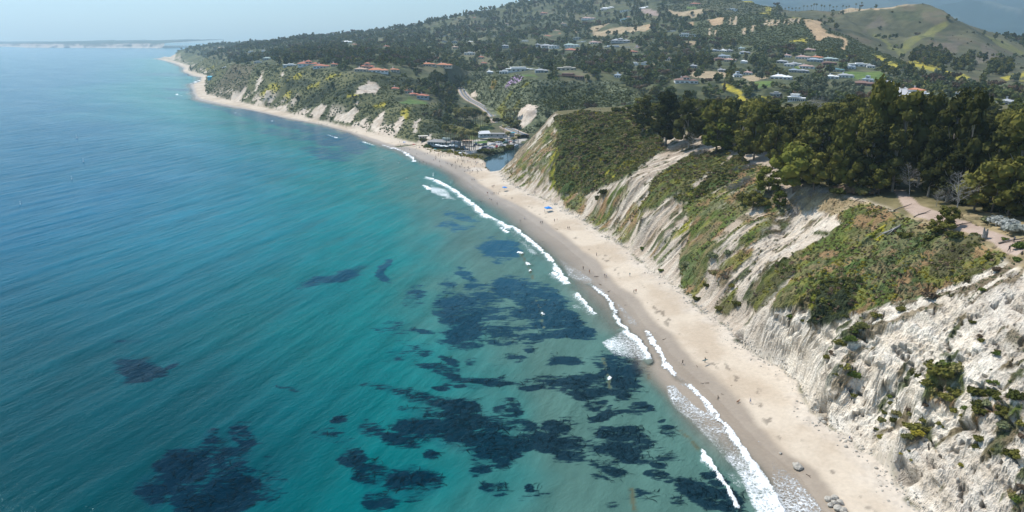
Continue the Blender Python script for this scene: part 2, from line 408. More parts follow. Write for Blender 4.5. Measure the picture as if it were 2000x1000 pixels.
C = np.zeros((len(X), 3)); rough_h = np.zeros(len(X))
cls = np.zeros(len(X), np.int8)        # 0 woods, 1 open ground, 2 scrub, 3 rock, 4 sand, 5 path, 6 lot
n1 = fbm(X / 9, Y / 9, oct=5, seed=1); n2 = fbm(X / 45, Y / 45, oct=4, seed=2); n3 = fbm(X / 2.2, Y / 2.2, oct=3, seed=3)
def mix(a, b, t): return np.asarray(a) + (np.asarray(b) - np.asarray(a)) * np.asarray(t)[:, None]
# --- default: the floor under the trees and gardens
C[:] = mix((.045, .055, .028), (.11, .115, .055), sstep(.3, .7, n1))
C[:] = mix((0, 0, 0), (.20, .17, .10), sstep(.55, .72, n2) * .45) + C * (1 - sstep(.55, .72, n2) * .45)[:, None]
def sel(poly, pad=12):
    p = np.asarray(poly, float)
    return np.where((PX > p[:, 0].min() - pad) & (PX < p[:, 0].max() + pad) & (PYv > p[:, 1].min() - pad) & (PYv < p[:, 1].max() + pad))[0]
def pmask(poly, amp=6.0, e=1.5, ns=6.0, seed=11, pad=14):
    i = sel(poly, pad)
    d = poly_sd(PX[i], PYv[i], poly)
    w = (fbm(X[i] / ns, Y[i] / ns, oct=4, seed=seed) - .5) * 2 * amp
    return i, sstep(-e, e, d + w)
CLEARED = []
def paint(poly, c1, c2=None, amp=5.0, e=1.5, ns=6.0, k=1.0, cl=None, seed=11, h=None, cn=None, only=None):
    i, m = pmask(poly, amp, e, ns, seed)
    if only is not None: m = m * only[i]
    m = m * k
    cc = np.broadcast_to(np.asarray(c1, float), (len(i), 3)) if c2 is None else mix(c1, c2, sstep(.32, .68, (n3 * .5 + n1 * .5 if cn is None else cn)[i]))
    C[i] = C[i] * (1 - m)[:, None] + cc * m[:, None]
    if cl == 1 and (k > .7): CLEARED.append(poly)
    if cl is not None: cls[i[m > .5]] = cl
    if h is not None: rough_h[i] = rough_h[i] * (1 - m) + h * m
    return i, m
WOODF = [(.045, .055, .028), (.10, .10, .05)]
CH1, CH2 = (.040, .052, .024), (.088, .098, .044)        # dense chaparral
SG1, SG2 = (.085, .105, .060), (.17, .18, .10)           # sage scrub
YL1, YL2 = (.20, .19, .04), (.48, .38, .04)              # mustard in flower
YG1, YG2 = (.12, .15, .025), (.24, .24, .045)
DR1, DR2 = (.30, .22, .13), (.44, .34, .21)              # dry grass and bare soil
OR1, OR2 = (.38, .25, .14), (.50, .35, .20)
RK1, RK2 = (.46, .36, .27), (.64, .54, .43)
GR1, GR2 = (.066, .068, .038), (.125, .118, .062)             # grassy hill
# --- hills beyond
HILL = [(1515, 24), (1540, 12), (1600, 5), (1800, 0), (1850, 20), (1900, 50), (2000, 95), (2100, 140), (2090, 170), (1900, 160), (1860, 138), (1800, 128), (1720, 108), (1680, 88), (1640, 65), (1580, 40)]
paint(HILL, GR1, GR2, amp=3, ns=40, cl=1, h=1.2, cn=n2 * .45 + n1 * .35 + fbm(X / 130, Y / 130, oct=4, seed=97) * .2)
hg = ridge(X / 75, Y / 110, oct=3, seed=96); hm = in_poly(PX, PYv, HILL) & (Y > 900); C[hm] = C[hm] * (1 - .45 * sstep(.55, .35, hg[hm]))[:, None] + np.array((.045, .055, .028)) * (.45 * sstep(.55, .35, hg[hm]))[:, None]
hb_ = sstep(.60, .70, fbm(X / 40, Y / 60, oct=3, seed=98)) * hm * .5; C[:] = C * (1 - hb_)[:, None] + np.array((.14, .105, .07)) * hb_[:, None]
CHAPH = [(1370, 45), (1420, 33), (1480, 28), (1570, 38), (1640, 63), (1700, 92), (1770, 122), (1780, 135), (1700, 125), (1600, 103), (1500, 95), (1400, 88), (1330, 78)]
paint(CHAPH, CH1, CH2, amp=4, ns=30, cl=2, h=2.0)
paint([(1380, 0), (1440, 0), (1520, 22), (1500, 30), (1420, 32), (1340, 25), (1300, 34), (1280, 20)], CH1, GR2, amp=4, ns=30, cl=2, h=1.5)
paint([(1735, 25), (1800, 22), (1800, 42), (1775, 44), (1750, 38)], CH1, CH2, amp=3, ns=20, k=.8)
paint([(1640, 20), (1700, 15), (1720, 30), (1660, 45)], GR1, GR2, amp=3)
for p in ([(1750, 108), (1768, 80), (1790, 70), (1850, 42), (1856, 47), (1805, 80), (1775, 98), (1758, 112)], [(1895, 50), (1960, 85), (2000, 103), (2000, 112), (1950, 90)], [(1700, 55), (1740, 90), (1760, 104), (1735, 95)]):
    paint(p, (.13, .14, .045), (.24, .22, .055), amp=5, ns=30, k=.6, cl=1)
for p in ([(1720, 30), (1735, 50), (1680, 62)], [(1920, 90), (1960, 110), (1900, 125)], [(1820, 90), (1880, 85), (1860, 110), (1820, 105)]):
    paint(p, (.13, .10, .08), (.19, .15, .11), amp=6, ns=30, k=.6)
for p in ([(1380, 47), (1395, 40), (1412, 34), (1419, 38), (1408, 48), (1392, 52)], [(1568, 43), (1600, 48), (1615, 58), (1613, 63), (1628, 66), (1645, 71), (1653, 76), (1656, 86), (1648, 98), (1642, 97), (1650, 84), (1644, 76), (1630, 73), (1618, 71), (1611, 74), (1600, 82), (1592, 80), (1588, 66), (1578, 56)],
          [(1250, 55), (1268, 52), (1274, 60), (1256, 66)], [(1345, 52), (1355, 50), (1352, 56)], [(1708, 14), (1722, 13), (1715, 24), (1705, 22)]):
    paint(p, OR1, OR2, amp=1.5, e=.8, ns=10, cl=1, h=.3)
for x0 in (1421, 1432, 1499, 1506, 1514, 1530, 1538, 1546, 1556, 1449, 1466, 1492, 1382, 1393):
    y0 = 44 if x0 > 1490 else (42 if x0 in (1421, 1432) else (58 if x0 > 1440 else 62))
    y0 += (x0 % 5) - (x0 % 3); w_ = 3 + x0 % 3
    paint([(x0, y0 + 4), (x0 + w_, y0 - 7), (x0 + w_ + 4, y0 - 6), (x0 + 4, y0 + 7)], OR2, RK1, amp=3.5, e=1.2, ns=12, cl=1, k=.8)
for p in ([(1305, 28), (1360, 20), (1382, 24), (1352, 35), (1320, 37)], [(1148, 60), (1175, 50), (1193, 47), (1196, 51), (1172, 62), (1155, 66)], [(1176, 64), (1215, 57), (1264, 58), (1260, 66), (1190, 69)],
          [(1155, 64), (1182, 63), (1186, 72), (1160, 72)], [(1117, 66), (1130, 63), (1127, 70)], [(1340, 88), (1360, 87), (1360, 92), (1345, 93)], [(1335, 136), (1390, 139), (1420, 142), (1415, 152), (1385, 158), (1350, 150)],
          [(1445, 150), (1480, 146), (1500, 152), (1470, 160)], [(1270, 126), (1290, 124), (1294, 130), (1275, 132)], [(1125, 214), (1180, 206), (1222, 204), (1224, 216), (1180, 220), (1128, 219)],
          [(1640, 15), (1700, 12), (1790, 13), (1790, 16), (1700, 17), (1640, 20)], [(718, 60), (735, 58), (735, 62)]):
    paint(p, DR1, DR2, amp=1.2, e=.8, ns=10, cl=1, h=.2)
paint([(1250, 17), (1282, 26), (1287, 37), (1268, 33), (1255, 25)], (.27, .20, .17), (.33, .25, .21), amp=.6, e=.6, cl=1)
for p in ([(1435, -4), (1460, 0), (1500, 14), (1507, 20), (1480, 14), (1450, 7)], [(1485, 23), (1515, 24), (1513, 28), (1488, 27)], [(1466, 26), (1481, 26), (1478, 30)], [(1547, 34), (1566, 37), (1562, 40), (1551, 38)],
          [(1573, 41), (1589, 41), (1586, 45)], [(1543, 79), (1575, 75), (1573, 82), (1551, 80)], [(1693, 101), (1725, 112), (1742, 121), (1766, 132), (1745, 136), (1733, 128), (1712, 114)],
          [(1778, 114), (1830, 131), (1862, 143), (1892, 149), (1898, 161), (1870, 156), (1848, 147), (1800, 134), (1772, 124)], [(1955, 152), (2010, 138), (2010, 148), (1965, 158)], [(1985, 158), (2020, 154), (2020, 162)],
          [(1796, 158), (1812, 150), (1822, 158), (1802, 168)], [(1408, 163), (1430, 167), (1452, 180), (1446, 188), (1420, 176)], [(1438, 186), (1452, 188), (1466, 199), (1445, 200)], [(1463, 190), (1508, 188), (1504, 200), (1470, 199)],
          [(1612, 98), (1625, 104), (1618, 108)], [(1650, 108), (1665, 110), (1655, 116)]):
    paint(p, YL1, YL2, amp=3.6, e=1.2, ns=10, cl=1, h=.4, k=.95)
for p in ([(1470, 161), (1512, 158), (1510, 168), (1480, 173)], [(1550, 130), (1570, 128), (1570, 133), (1552, 134)], [(1640, 140), (1720, 140), (1740, 155), (1690, 158), (1650, 150)], [(1380, 82), (1400, 80), (1390, 85)],
          [(1340, 15), (1362, 14), (1360, 18), (1342, 19)], [(1000, 146), (1045, 146), (1050, 150), (1000, 149)]):
    paint(p, (.07, .12, .03), (.15, .20, .05), amp=2, ns=8, cl=1, h=.5)
# --- both sides of the creek and the road
paint([(895, 150), (930, 142), (1000, 152), (1060, 160), (1200, 162), (1240, 180), (1250, 205), (1210, 212), (1090, 220), (1060, 240), (1020, 265), (990, 250), (960, 225), (935, 195), (905, 175)], CH1, SG2, amp=4, ns=9, cl=2, h=1.6)
paint([(1060, 170), (1150, 178), (1230, 182), (1235, 200), (1180, 208), (1090, 215), (1060, 205)], CH1, CH2, amp=4, ns=9, cl=2, h=1.8)
paint([(1020, 160), (1060, 158), (1200, 160), (1200, 166), (1060, 170)], (.07, .085, .05), (.15, .16, .10), amp=2, ns=8, cl=2)
for p in ([(1018, 172), (1030, 158), (1037, 162), (1022, 174)], [(985, 195), (1000, 178), (1003, 182), (990, 200)], [(1000, 215), (1010, 200), (1018, 195), (1008, 215)], [(905, 162), (925, 158), (915, 168)], [(968, 215), (985, 200), (990, 222), (980, 236)]):
    paint(p, YG2, YL1, amp=2.5, ns=7, k=.8, cl=2)
paint([(985, 172), (996, 155), (1008, 145), (1022, 150), (1018, 159), (1000, 166)], (.22, .14, .24), (.42, .28, .44), amp=1.5, e=1, ns=6, cl=2, k=.85)
paint([(957, 172), (963, 155), (972, 160), (965, 175)], (.35, .16, .04), (.25, .22, .05), amp=2, ns=6, k=.6)
paint([(1010, 228), (1018, 215), (1032, 204), (1050, 207), (1048, 222), (1035, 234), (1022, 246), (1012, 243)], RK1, RK2, amp=2, e=.8, ns=7, cl=3, h=1.2)
paint([(919, 186), (928, 178), (934, 190), (922, 190)], RK1, RK2, amp=1, e=.8, cl=3)
# --- the bluff to the west
west = wfar & (far_d > 0)
wi = np.where(west & (Z > 2.4) & ((PYv > 118) | (PX < 480)) & (PX < 860))[0]
WB = [(318, 116), (345, 98), (420, 118), (455, 127), (520, 124), (600, 134), (700, 144), (760, 150), (800, 168), (765, 196), (830, 204), (860, 196), (900, 225), (875, 262), (826, 284), (760, 270), (640, 241), (500, 208), (430, 196), (396, 180), (400, 148), (366, 134)]
paint(WB, (.055, .064, .026), (.15, .145, .065), amp=3, ns=14, cl=2, h=1.6, cn=n2 * .6 + n3 * .4)
paint([(405, 185), (455, 128), (500, 125), (490, 150), (470, 200), (430, 195)], (.10, .085, .05), (.17, .145, .09), amp=5, ns=16, cl=2, k=.85)
for p in ([(558, 160), (566, 152), (590, 143), (589, 152), (568, 160)], [(507, 187), (528, 166), (547, 167), (532, 186), (516, 193)], [(545, 190), (570, 180), (566, 196)], [(600, 175), (625, 164), (622, 172), (604, 179)], [(633, 158), (650, 144), (657, 149), (640, 161)],
          [(728, 206), (756, 198), (752, 210), (735, 212)], [(676, 186), (700, 184), (700, 190), (680, 192)], [(403, 137), (420, 129), (418, 134)], [(655, 150), (668, 144), (664, 152)], [(780, 222), (800, 215), (795, 235)]):
    paint(p, YG2, YL2, amp=2.5, ns=9, k=.8, cl=2)
for p in ([(555, 155), (585, 158), (620, 160), (600, 172), (560, 178)], [(590, 200), (640, 165), (660, 160), (640, 185), (605, 205), (590, 220)], [(640, 190), (680, 165), (720, 150), (700, 165), (670, 195)], [(740, 150), (800, 152), (818, 165), (790, 170), (745, 163)], [(850, 205), (880, 200), (870, 232), (845, 225)], [(820, 250), (860, 238), (880, 258), (830, 268)]):
    paint(p, (.03, .04, .022), (.06, .068, .035), amp=4, ns=12, k=.9, cl=2, h=2.2)
for p in ([(448, 195), (455, 178), (465, 185), (478, 170), (482, 172), (470, 200), (452, 198)], [(545, 155), (552, 144), (557, 150), (548, 154)], [(495, 180), (508, 150), (514, 143), (512, 160), (500, 182)],
          [(690, 184), (712, 168), (718, 156), (728, 160), (742, 172), (735, 182), (705, 185)], [(770, 238), (790, 222), (788, 240), (778, 262), (768, 262)], [(810, 240), (822, 230), (815, 255), (806, 270)], [(655, 228), (690, 212), (700, 215), (685, 240), (655, 238)],
          [(604, 225), (625, 205), (640, 208), (620, 234)], [(725, 245), (745, 217), (752, 222), (740, 258), (722, 256)], [(500, 203), (520, 192), (515, 208)], [(535, 212), (560, 205), (565, 220)], [(692, 200), (700, 196), (705, 204), (695, 208)], [(700, 240), (715, 228), (712, 250)], [(825, 272), (840, 262), (845, 275), (830, 282)],
          [(318, 113), (328, 102), (336, 98), (345, 108), (340, 118)], [(345, 112), (352, 108), (352, 117)]):
    paint(p, RK1, RK2, amp=4, e=1.2, ns=6, k=.95, cl=3, h=1.0)
wst = np.where(west & (far_d < 22) & (Z > 2.2) & (cls != 3))[0]
k_ = sstep(.52, .66, fbm(far_s[wst] / 22, far_d[wst] / 20, oct=3, seed=77)) * sstep(24, 8, far_d[wst])
C[wst] = C[wst] * (1 - k_)[:, None] + mix(RK1, RK2, n3[wst]) * k_[:, None]
paint([(775, 198), (800, 190), (835, 197), (830, 204), (790, 204)], (.06, .11, .03), (.12, .17, .05), amp=.8, ns=8, cl=1, h=.2)
for p in ([(838, 152), (895, 150), (908, 185), (930, 205), (950, 232), (925, 240), (905, 262), (882, 262), (852, 236), (872, 200), (835, 170)], [(1015, 250), (1060, 235), (1075, 222), (1050, 225), (1020, 240)]):
    ii_ = sel(p); cls[ii_[in_poly(PX[ii_], PYv[ii_], p)]] = 0
# --- parking lot
LOT = [(885, 296), (880, 283), (905, 272), (940, 266), (985, 258), (1030, 264), (1014, 282), (960, 292), (935, 297), (905, 303)]
paint(LOT, (.36, .32, .27), (.46, .42, .36), amp=.5, e=.5, cl=6, h=0)
paint([(925, 272), (955, 268), (952, 274), (928, 276)], (.07, .13, .03), (.10, .16, .04), amp=.4, e=.5, cl=1)
paint([(915, 262), (925, 238), (950, 242), (965, 250), (940, 262), (920, 268)], (.09, .12, .025), (.16, .17, .045), amp=2, ns=5, cl=1, k=.7)
# --- the near bluff
nb = np.where(near & (sand < .5) & (X > x_base) & (Y < 600))[0]
s_ = sB[nb]; d_ = dB[nb]; y_ = Y[nb]; z_ = Z[nb]
slope = sstep(46.5, 40, z_)
white = np.clip(sstep(235, 190, y_) + .45 * sstep(330, 250, y_) * sstep(.35, .6, fbm(s_ / 28, d_ / 30, seed=41)), 0, 1)
str1 = fbm(s_ / 1.7 + (fbm(s_ / 14, d_ / 14, seed=9) * 4), d_ / 26, oct=4, seed=21)     # streaks down the slope
str2 = fbm(s_ / .8, d_ / 16, oct=3, seed=22)
rock = mix((.44, .35, .265), (.62, .54, .44), sstep(.3, .7, str1))
rock = rock * (1 - white)[:, None] + mix((.69, .595, .475), (.82, .745, .635), sstep(.25, .75, fbm(X[nb] / 4, Y[nb] / 4, z_ / 2, oct=4, seed=5))) * white[:, None]
rock *= (.80 + .34 * str2)[:, None]
toe = sstep(14, 2, d_) * (1 - white)
C[nb] = rock * (1 - .25 * toe)[:, None] + np.array((.50, .43, .36)) * (.25 * toe)[:, None]
cls[nb] = 3
rough_h[nb] = 0
# ground on top of the bluff
top = nb[(Z[nb] > 43.5)]
topn = np.where((Y < 640) & (Z > 43.2) & (X > x_base + 30) & (X < 900) & (sand < .5))[0]
kt = sstep(43.2, 44.6, Z[topn])
C[topn] = C[topn] * (1 - kt)[:, None] + mix((.13, .115, .055), (.33, .26, .145), sstep(.3, .65, n1[topn]) * sstep(255, 215, Y[topn])) * kt[:, None]
cls[topn[kt > .5]] = 1
V = []                                  # vegetated patches of the slope: polygon, colours, canopy height, strength
G_DK, G_OL, G_MX, G_BR, G_YL = ((.048, .060, .016), (.095, .105, .030)), ((.085, .088, .022), (.165, .155, .045)), ((.10, .115, .035), (.23, .19, .085)), ((.19, .145, .09), (.33, .26, .17)), ((.15, .17, .025), (.34, .29, .03))
G_SG = ((.085, .115, .07), (.16, .19, .12))
V += [([(1080, 232), (1128, 220), (1220, 224), (1262, 240), (1292, 270), (1300, 296), (1262, 318), (1232, 345), (1190, 362), (1150, 378), (1092, 380), (1074, 352), (1082, 300), (1088, 262)], G_DK, 2.2, 1, 3),
      ([(1070, 250), (1086, 240), (1088, 300), (1076, 345), (1050, 330), (1020, 335), (1002, 318), (1030, 290)], G_MX, .8, .62, 7),
      ([(1000, 300), (1040, 262), (1072, 226), (1085, 218), (1060, 250), (1030, 290), (1010, 318), (985, 322)], G_BR, .6, .7, 5),
      ([(980, 322), (1010, 318), (1075, 340), (1080, 365), (1040, 372), (990, 350)], G_MX, .7, .42, 9),
      ([(1070, 365), (1140, 375), (1100, 400), (1075, 385)], G_MX, .6, .35, 8),
      ([(1098, 385), (1140, 375), (1148, 395), (1135, 418), (1108, 412)], G_MX, .9, .75, 5),
      ([(1140, 430), (1190, 375), (1230, 360), (1222, 385), (1200, 430), (1170, 455)], G_MX, .8, .55, 9),
      ([(1195, 455), (1240, 400), (1250, 420), (1235, 480), (1205, 472)], G_MX, .6, .5, 9),
      ([(1245, 410), (1280, 345), (1330, 312), (1400, 292), (1432, 300), (1412, 325), (1370, 350), (1345, 378), (1300, 392), (1280, 408)], G_OL, 1.4, .98, 4),
      ([(1310, 385), (1345, 378), (1412, 325), (1440, 305), (1462, 320), (1440, 350), (1400, 375), (1345, 400), (1318, 398)], G_DK, 1.8, .97, 3),
      ([(1325, 405), (1400, 375), (1470, 318), (1500, 330), (1500, 380), (1440, 430), (1420, 450), (1400, 490), (1350, 510), (1328, 495), (1345, 450), (1348, 415)], G_MX, .8, .70, 8),
      ([(1268, 500), (1300, 455), (1320, 440), (1320, 470), (1290, 520)], G_MX, .7, .4, 9),
      ([(1330, 500), (1355, 475), (1390, 480), (1385, 520), (1372, 560), (1350, 590), (1330, 560), (1325, 520)], G_MX, .9, .72, 7),
      ([(1400, 480), (1440, 440), (1500, 395), (1540, 400), (1500, 440), (1470, 500), (1440, 520), (1400, 540)], G_MX, .8, .55, 9),
      ([(1400, 610), (1420, 575), (1440, 570), (1440, 600), (1418, 618)], G_OL, 1, .7, 4),
      ([(1462, 592), (1485, 558), (1512, 520), (1535, 505), (1555, 512), (1560, 535), (1535, 560), (1500, 592), (1480, 612)], G_DK, 1.6, .95, 3),
      ([(1535, 400), (1560, 372), (1600, 372), (1700, 398), (1640, 420), (1590, 410), (1560, 420)], ((.30, .22, .12), (.42, .33, .20)), .25, .75, 6),
      ([(1545, 500), (1600, 470), (1640, 440), (1630, 420), (1700, 398), (1780, 425), (1830, 448), (1900, 470), (1960, 500), (1950, 520), (1880, 548), (1800, 585), (1735, 598), (1690, 615), (1640, 620), (1600, 612), (1560, 598), (1500, 606), (1520, 575), (1560, 540)], G_MX, .8, .86, 6),
      ([(1590, 540), (1660, 500), (1750, 490), (1830, 520), (1850, 545), (1790, 585), (1700, 600), (1620, 590)], ((.07, .105, .03), (.14, .19, .05)), 1.0, .7, 8),
      ([(1580, 632), (1586, 575), (1610, 552), (1650, 540), (1680, 548), (1672, 585), (1655, 625), (1625, 637), (1600, 640)], ((.030, .040, .018), (.062, .072, .032)), 2.0, 1, 3),
      ([(1812, 545), (1815, 510), (1860, 480), (1905, 455), (1918, 470), (1900, 500), (1860, 540), (1830, 552)], ((.075, .070, .030), (.13, .12, .055)), 1.3, 1, 3),
      ([(1870, 545), (1930, 495), (1965, 500), (1950, 520), (1890, 550)], G_OL, 1.0, .9, 3),
      ([(1660, 640), (1740, 612), (1850, 575), (1960, 520), (2010, 515), (1980, 560), (1880, 600), (1790, 620), (1720, 650), (1690, 660)], G_BR, .5, .46, 9),
      ([(1500, 612), (1560, 598), (1590, 620), (1560, 640), (1520, 622)], G_BR, .5, .5, 7),
      ([(1805, 760), (1815, 725), (1845, 712), (1890, 735), (1885, 770), (1862, 800), (1835, 790), (1800, 780)], G_MX, .6, .55, 8),
      ([(1890, 800), (1920, 775), (1965, 770), (2010, 780), (1990, 815), (1940, 800), (1900, 830)], G_MX, .5, .5, 8),
      ([(1625, 790), (1620, 735), (1650, 700), (1690, 670), (1700, 690), (1660, 740), (1650, 790)], G_BR, .4, .4, 7),
      ([(1760, 875), (1770, 845), (1810, 850), (1800, 870)], G_BR, .8, .8, 3)]
for p in ([(1076, 372), (1072, 330), (1084, 290), (1092, 290), (1086, 340), (1090, 375)], [(1180, 340), (1215, 325), (1200, 352)], [(1340, 380), (1372, 352), (1366, 370), (1350, 388)], [(1400, 385), (1440, 355), (1445, 375), (1420, 400)], [(1780, 545), (1812, 538), (1825, 555), (1800, 560)],
          [(1690, 460), (1730, 440), (1720, 470)], [(1585, 600), (1590, 570), (1596, 575), (1590, 625)], [(1310, 470), (1330, 440), (1350, 425), (1345, 450)], [(1640, 560), (1700, 540), (1690, 560)]):
    V.append((p, G_YL, .5, .55, 5))
vegh = np.zeros(len(X)); vegk = np.zeros(len(X))
on_bluff = np.zeros(len(X)); on_bluff[nb] = 1
for p, (c1, c2), h, k, amp in V:
    cn = n3 * .45 + fbm(X / 5.0, Y / 5.0, Z / 5.0, oct=3, seed=61) * .55
    i, m = pmask(p, amp * 1.6, 1.6, 5.0, 11 + len(p))
    thr = fbm(sB[i] / 2.4, dB[i] / 7.5, oct=4, seed=33)
    m = m * (sstep(1 - k - .12, 1 - k + .02, thr * 1.0 + .18 * 0) if k < .95 else 1.0) * on_bluff[i]
    cv = mix(c1, c2, sstep(.36, .64, cn[i]))
    if c1 == G_MX[0] or c1 == (.07, .105, .03):
        a1 = sstep(.52, .60, fbm(X[i] / 6.5, Y[i] / 6.5, oct=3, seed=62)); a2 = sstep(.53, .61, fbm(X[i] / 5, Y[i] / 5, oct=3, seed=63)); a3 = sstep(.60, .66, fbm(X[i] / 4, Y[i] / 4, oct=3, seed=64)); a4 = sstep(.58, .66, fbm(X[i] / 9, Y[i] / 9, oct=3, seed=65))
        cv = cv * (1 - a1)[:, None] + np.array((.105, .135, .03)) * a1[:, None]; cv = cv * (1 - .8 * a2)[:, None] + np.array((.28, .165, .085)) * (.9 * a2)[:, None]
        cv = cv * (1 - .7 * a3)[:, None] + np.array((.22, .21, .05)) * (.7 * a3)[:, None]; cv = cv * (1 - .45 * a4)[:, None] + np.array((.12, .15, .075)) * (.45 * a4)[:, None]
    elif c1 == G_DK[0] or c1 == G_OL[0]:
        a1 = sstep(.54, .64, fbm(X[i] / 8, Y[i] / 8, oct=4, seed=66)); a2 = sstep(.56, .66, fbm(X[i] / 14, Y[i] / 6, oct=3, seed=67)); a3 = sstep(.62, .68, fbm(X[i] / 5, Y[i] / 5, oct=3, seed=68))
        cv = cv * (1 - .7 * a1)[:, None] + np.array((.13, .115, .055)) * (.7 * a1)[:, None]; cv = cv * (1 - .6 * a2)[:, None] + np.array((.07, .11, .03)) * (.6 * a2)[:, None]; cv = cv * (1 - .6 * a3)[:, None] + np.array((.19, .19, .04)) * (.6 * a3)[:, None]
    C[i] = C[i] * (1 - m)[:, None] + cv * m[:, None]
    vegh[i] = vegh[i] * (1 - m) + h * m; vegk[i] = np.maximum(vegk[i], m)
# scattered small growth on the open slopes
sc1 = fbm(s_ / 2.2, d_ / 4.5, oct=3, seed=51); sc2 = fbm(s_ / 18, d_ / 22, oct=2, seed=52)
ms = sstep(.60, .66, sc1 + (sc2 - .5) * .45 - .05 * white) * slope * (vegk[nb] < .3) * sstep(1, 6, d_)
cc = mix((.10, .11, .05), (.20, .155, .09), sstep(.4, .6, fbm(s_ / 4, d_ / 4, seed=55)))
C[nb] = C[nb] * (1 - ms)[:, None] + cc * ms[:, None]; vegh[nb] = np.maximum(vegh[nb], ms * .45)
vegk[nb] = np.maximum(vegk[nb], ms)
cls[(vegk > .5)] = 2
# relief of the rock: gullies down the slope, ledges and cracks on the white face
g = ridge(s_ / 5.5 + fbm(s_ / 20, d_ / 25, seed=71) * 2.5, d_ / 60, oct=3, seed=72)
g2 = ridge(s_ / 1.6, d_ / 18, oct=2, seed=73)
dispn = np.zeros(len(X))
am = sstep(1, 9, d_) * slope
wall = ((PX[nb] > 1430) & (PX[nb] < 1625) & (d_ < 9)).astype(float)
dispn[nb] = am * ((g - .62) * 2.6 + (g2 - .6) * .9) * (1 - .55 * white)
bed = (X[nb] * .55 - Y[nb] * .12 + z_ * 1.0)                     # tilted bedding
cr = ridge(X[nb] / 5 + 3, Y[nb] / 5, bed / 1.1, oct=3, seed=81)
cr2 = fbm(X[nb] / 2.4, Y[nb] / 2.4, z_ / 1.2, oct=4, seed=82)
crumb = sstep(.42, .62, fbm(X[nb] / 16, Y[nb] / 16, oct=2, seed=187)) * sstep(12, 20, z_)
strat = ridge((s_ + .35 * d_ + cr2 * 1.6) / 1.7, d_ / 13, oct=3, seed=85); strat2 = ridge((s_ + .35 * d_ + 9) / 4.2 + cr2, d_ / 20, oct=2, seed=86)
dispn[nb] += white * sstep(0, 4, d_) * ((cr - .55) * 1.5 + (cr2 - .5) * (.9 + 2.2 * crumb) + (strat - .6) * .8 + (strat2 - .6) * 1.2 + (fbm(X[nb] / 12, Y[nb] / 12, z_ / 9, oct=3, seed=83) - .5) * 3.0) * slope
wallm = wall * white; fl = ridge(s_ / 3.4 + cr2, z_ / 30, oct=3, seed=89); dispn[nb] += wallm * (fl - .62) * 2.4 * sstep(.5, 3, d_)
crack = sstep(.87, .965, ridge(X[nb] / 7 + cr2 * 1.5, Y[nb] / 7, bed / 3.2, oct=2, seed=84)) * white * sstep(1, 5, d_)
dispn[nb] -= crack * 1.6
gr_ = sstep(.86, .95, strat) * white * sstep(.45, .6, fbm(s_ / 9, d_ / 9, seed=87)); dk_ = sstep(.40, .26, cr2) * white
C[nb] *= (1 - np.clip(.60 * crack + .38 * gr_ + .30 * dk_, 0, .6) * (vegk[nb] < .5))[:, None] * np.where((vegk[nb] < .5)[:, None], mix((1.02, 1.0, .97), (.86, .84, .82), white * sstep(.45, .65, fbm(s_ / 13, d_ / 10, oct=3, seed=88))), 1.0)  # cracks and hollows darkened in the colour: dirt plus painted crevice shade
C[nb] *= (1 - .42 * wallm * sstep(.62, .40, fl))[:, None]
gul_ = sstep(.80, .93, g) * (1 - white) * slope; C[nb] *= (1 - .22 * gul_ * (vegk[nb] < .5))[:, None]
# the narrow cleft above the small sea cave, and the dark hollow at its foot
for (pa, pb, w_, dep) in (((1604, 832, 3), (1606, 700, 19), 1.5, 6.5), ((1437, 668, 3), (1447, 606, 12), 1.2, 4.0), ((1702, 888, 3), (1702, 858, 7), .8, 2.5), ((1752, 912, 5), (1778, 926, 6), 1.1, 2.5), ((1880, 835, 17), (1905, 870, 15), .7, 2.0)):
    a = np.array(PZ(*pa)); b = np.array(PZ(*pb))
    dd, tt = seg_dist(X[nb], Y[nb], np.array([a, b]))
    C[nb] *= (1 - .5 * np.exp(-(dd / w_) ** 2) * sstep(-.1, 2.5, z_))[:, None]  # rock colour darkened along each cleft, dirt and painted shade together
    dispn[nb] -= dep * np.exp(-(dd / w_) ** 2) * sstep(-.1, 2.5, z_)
far_rel = np.where(wfar & (Z > 2.4))[0]
gf = ridge(far_s[far_rel] / 26, far_d[far_rel] / 140, oct=3, seed=91)
dispn[far_rel] += (gf - .6) * 9 * sstep(0, 25, far_d[far_rel]) * sstep(58, 38, Z[far_rel])
hi = np.where((Y > 1150) & (Z > 60))[0]
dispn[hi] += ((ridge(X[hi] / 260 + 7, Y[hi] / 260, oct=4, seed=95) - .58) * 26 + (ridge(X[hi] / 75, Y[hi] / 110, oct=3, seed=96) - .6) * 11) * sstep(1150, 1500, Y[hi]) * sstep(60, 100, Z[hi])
bump = (1 - np.abs(2 * vnoise(X / 2.6, Y / 2.6, Z / 2.6, seed=101) - 1)) * .6 + vnoise(X / 1.1, Y / 1.1, Z / 1.1, seed=102) * .4
bumpf = (1 - np.abs(2 * vnoise(X / 7, Y / 7, seed=103) - 1)) * .6 + vnoise(X / 3.5, Y / 3.5, seed=104) * .4
dispn += np.where(Y < 640, vegh * (bump - .15), rough_h * (bumpf - .2) * 1.3)
dispn *= (1 - sand); 
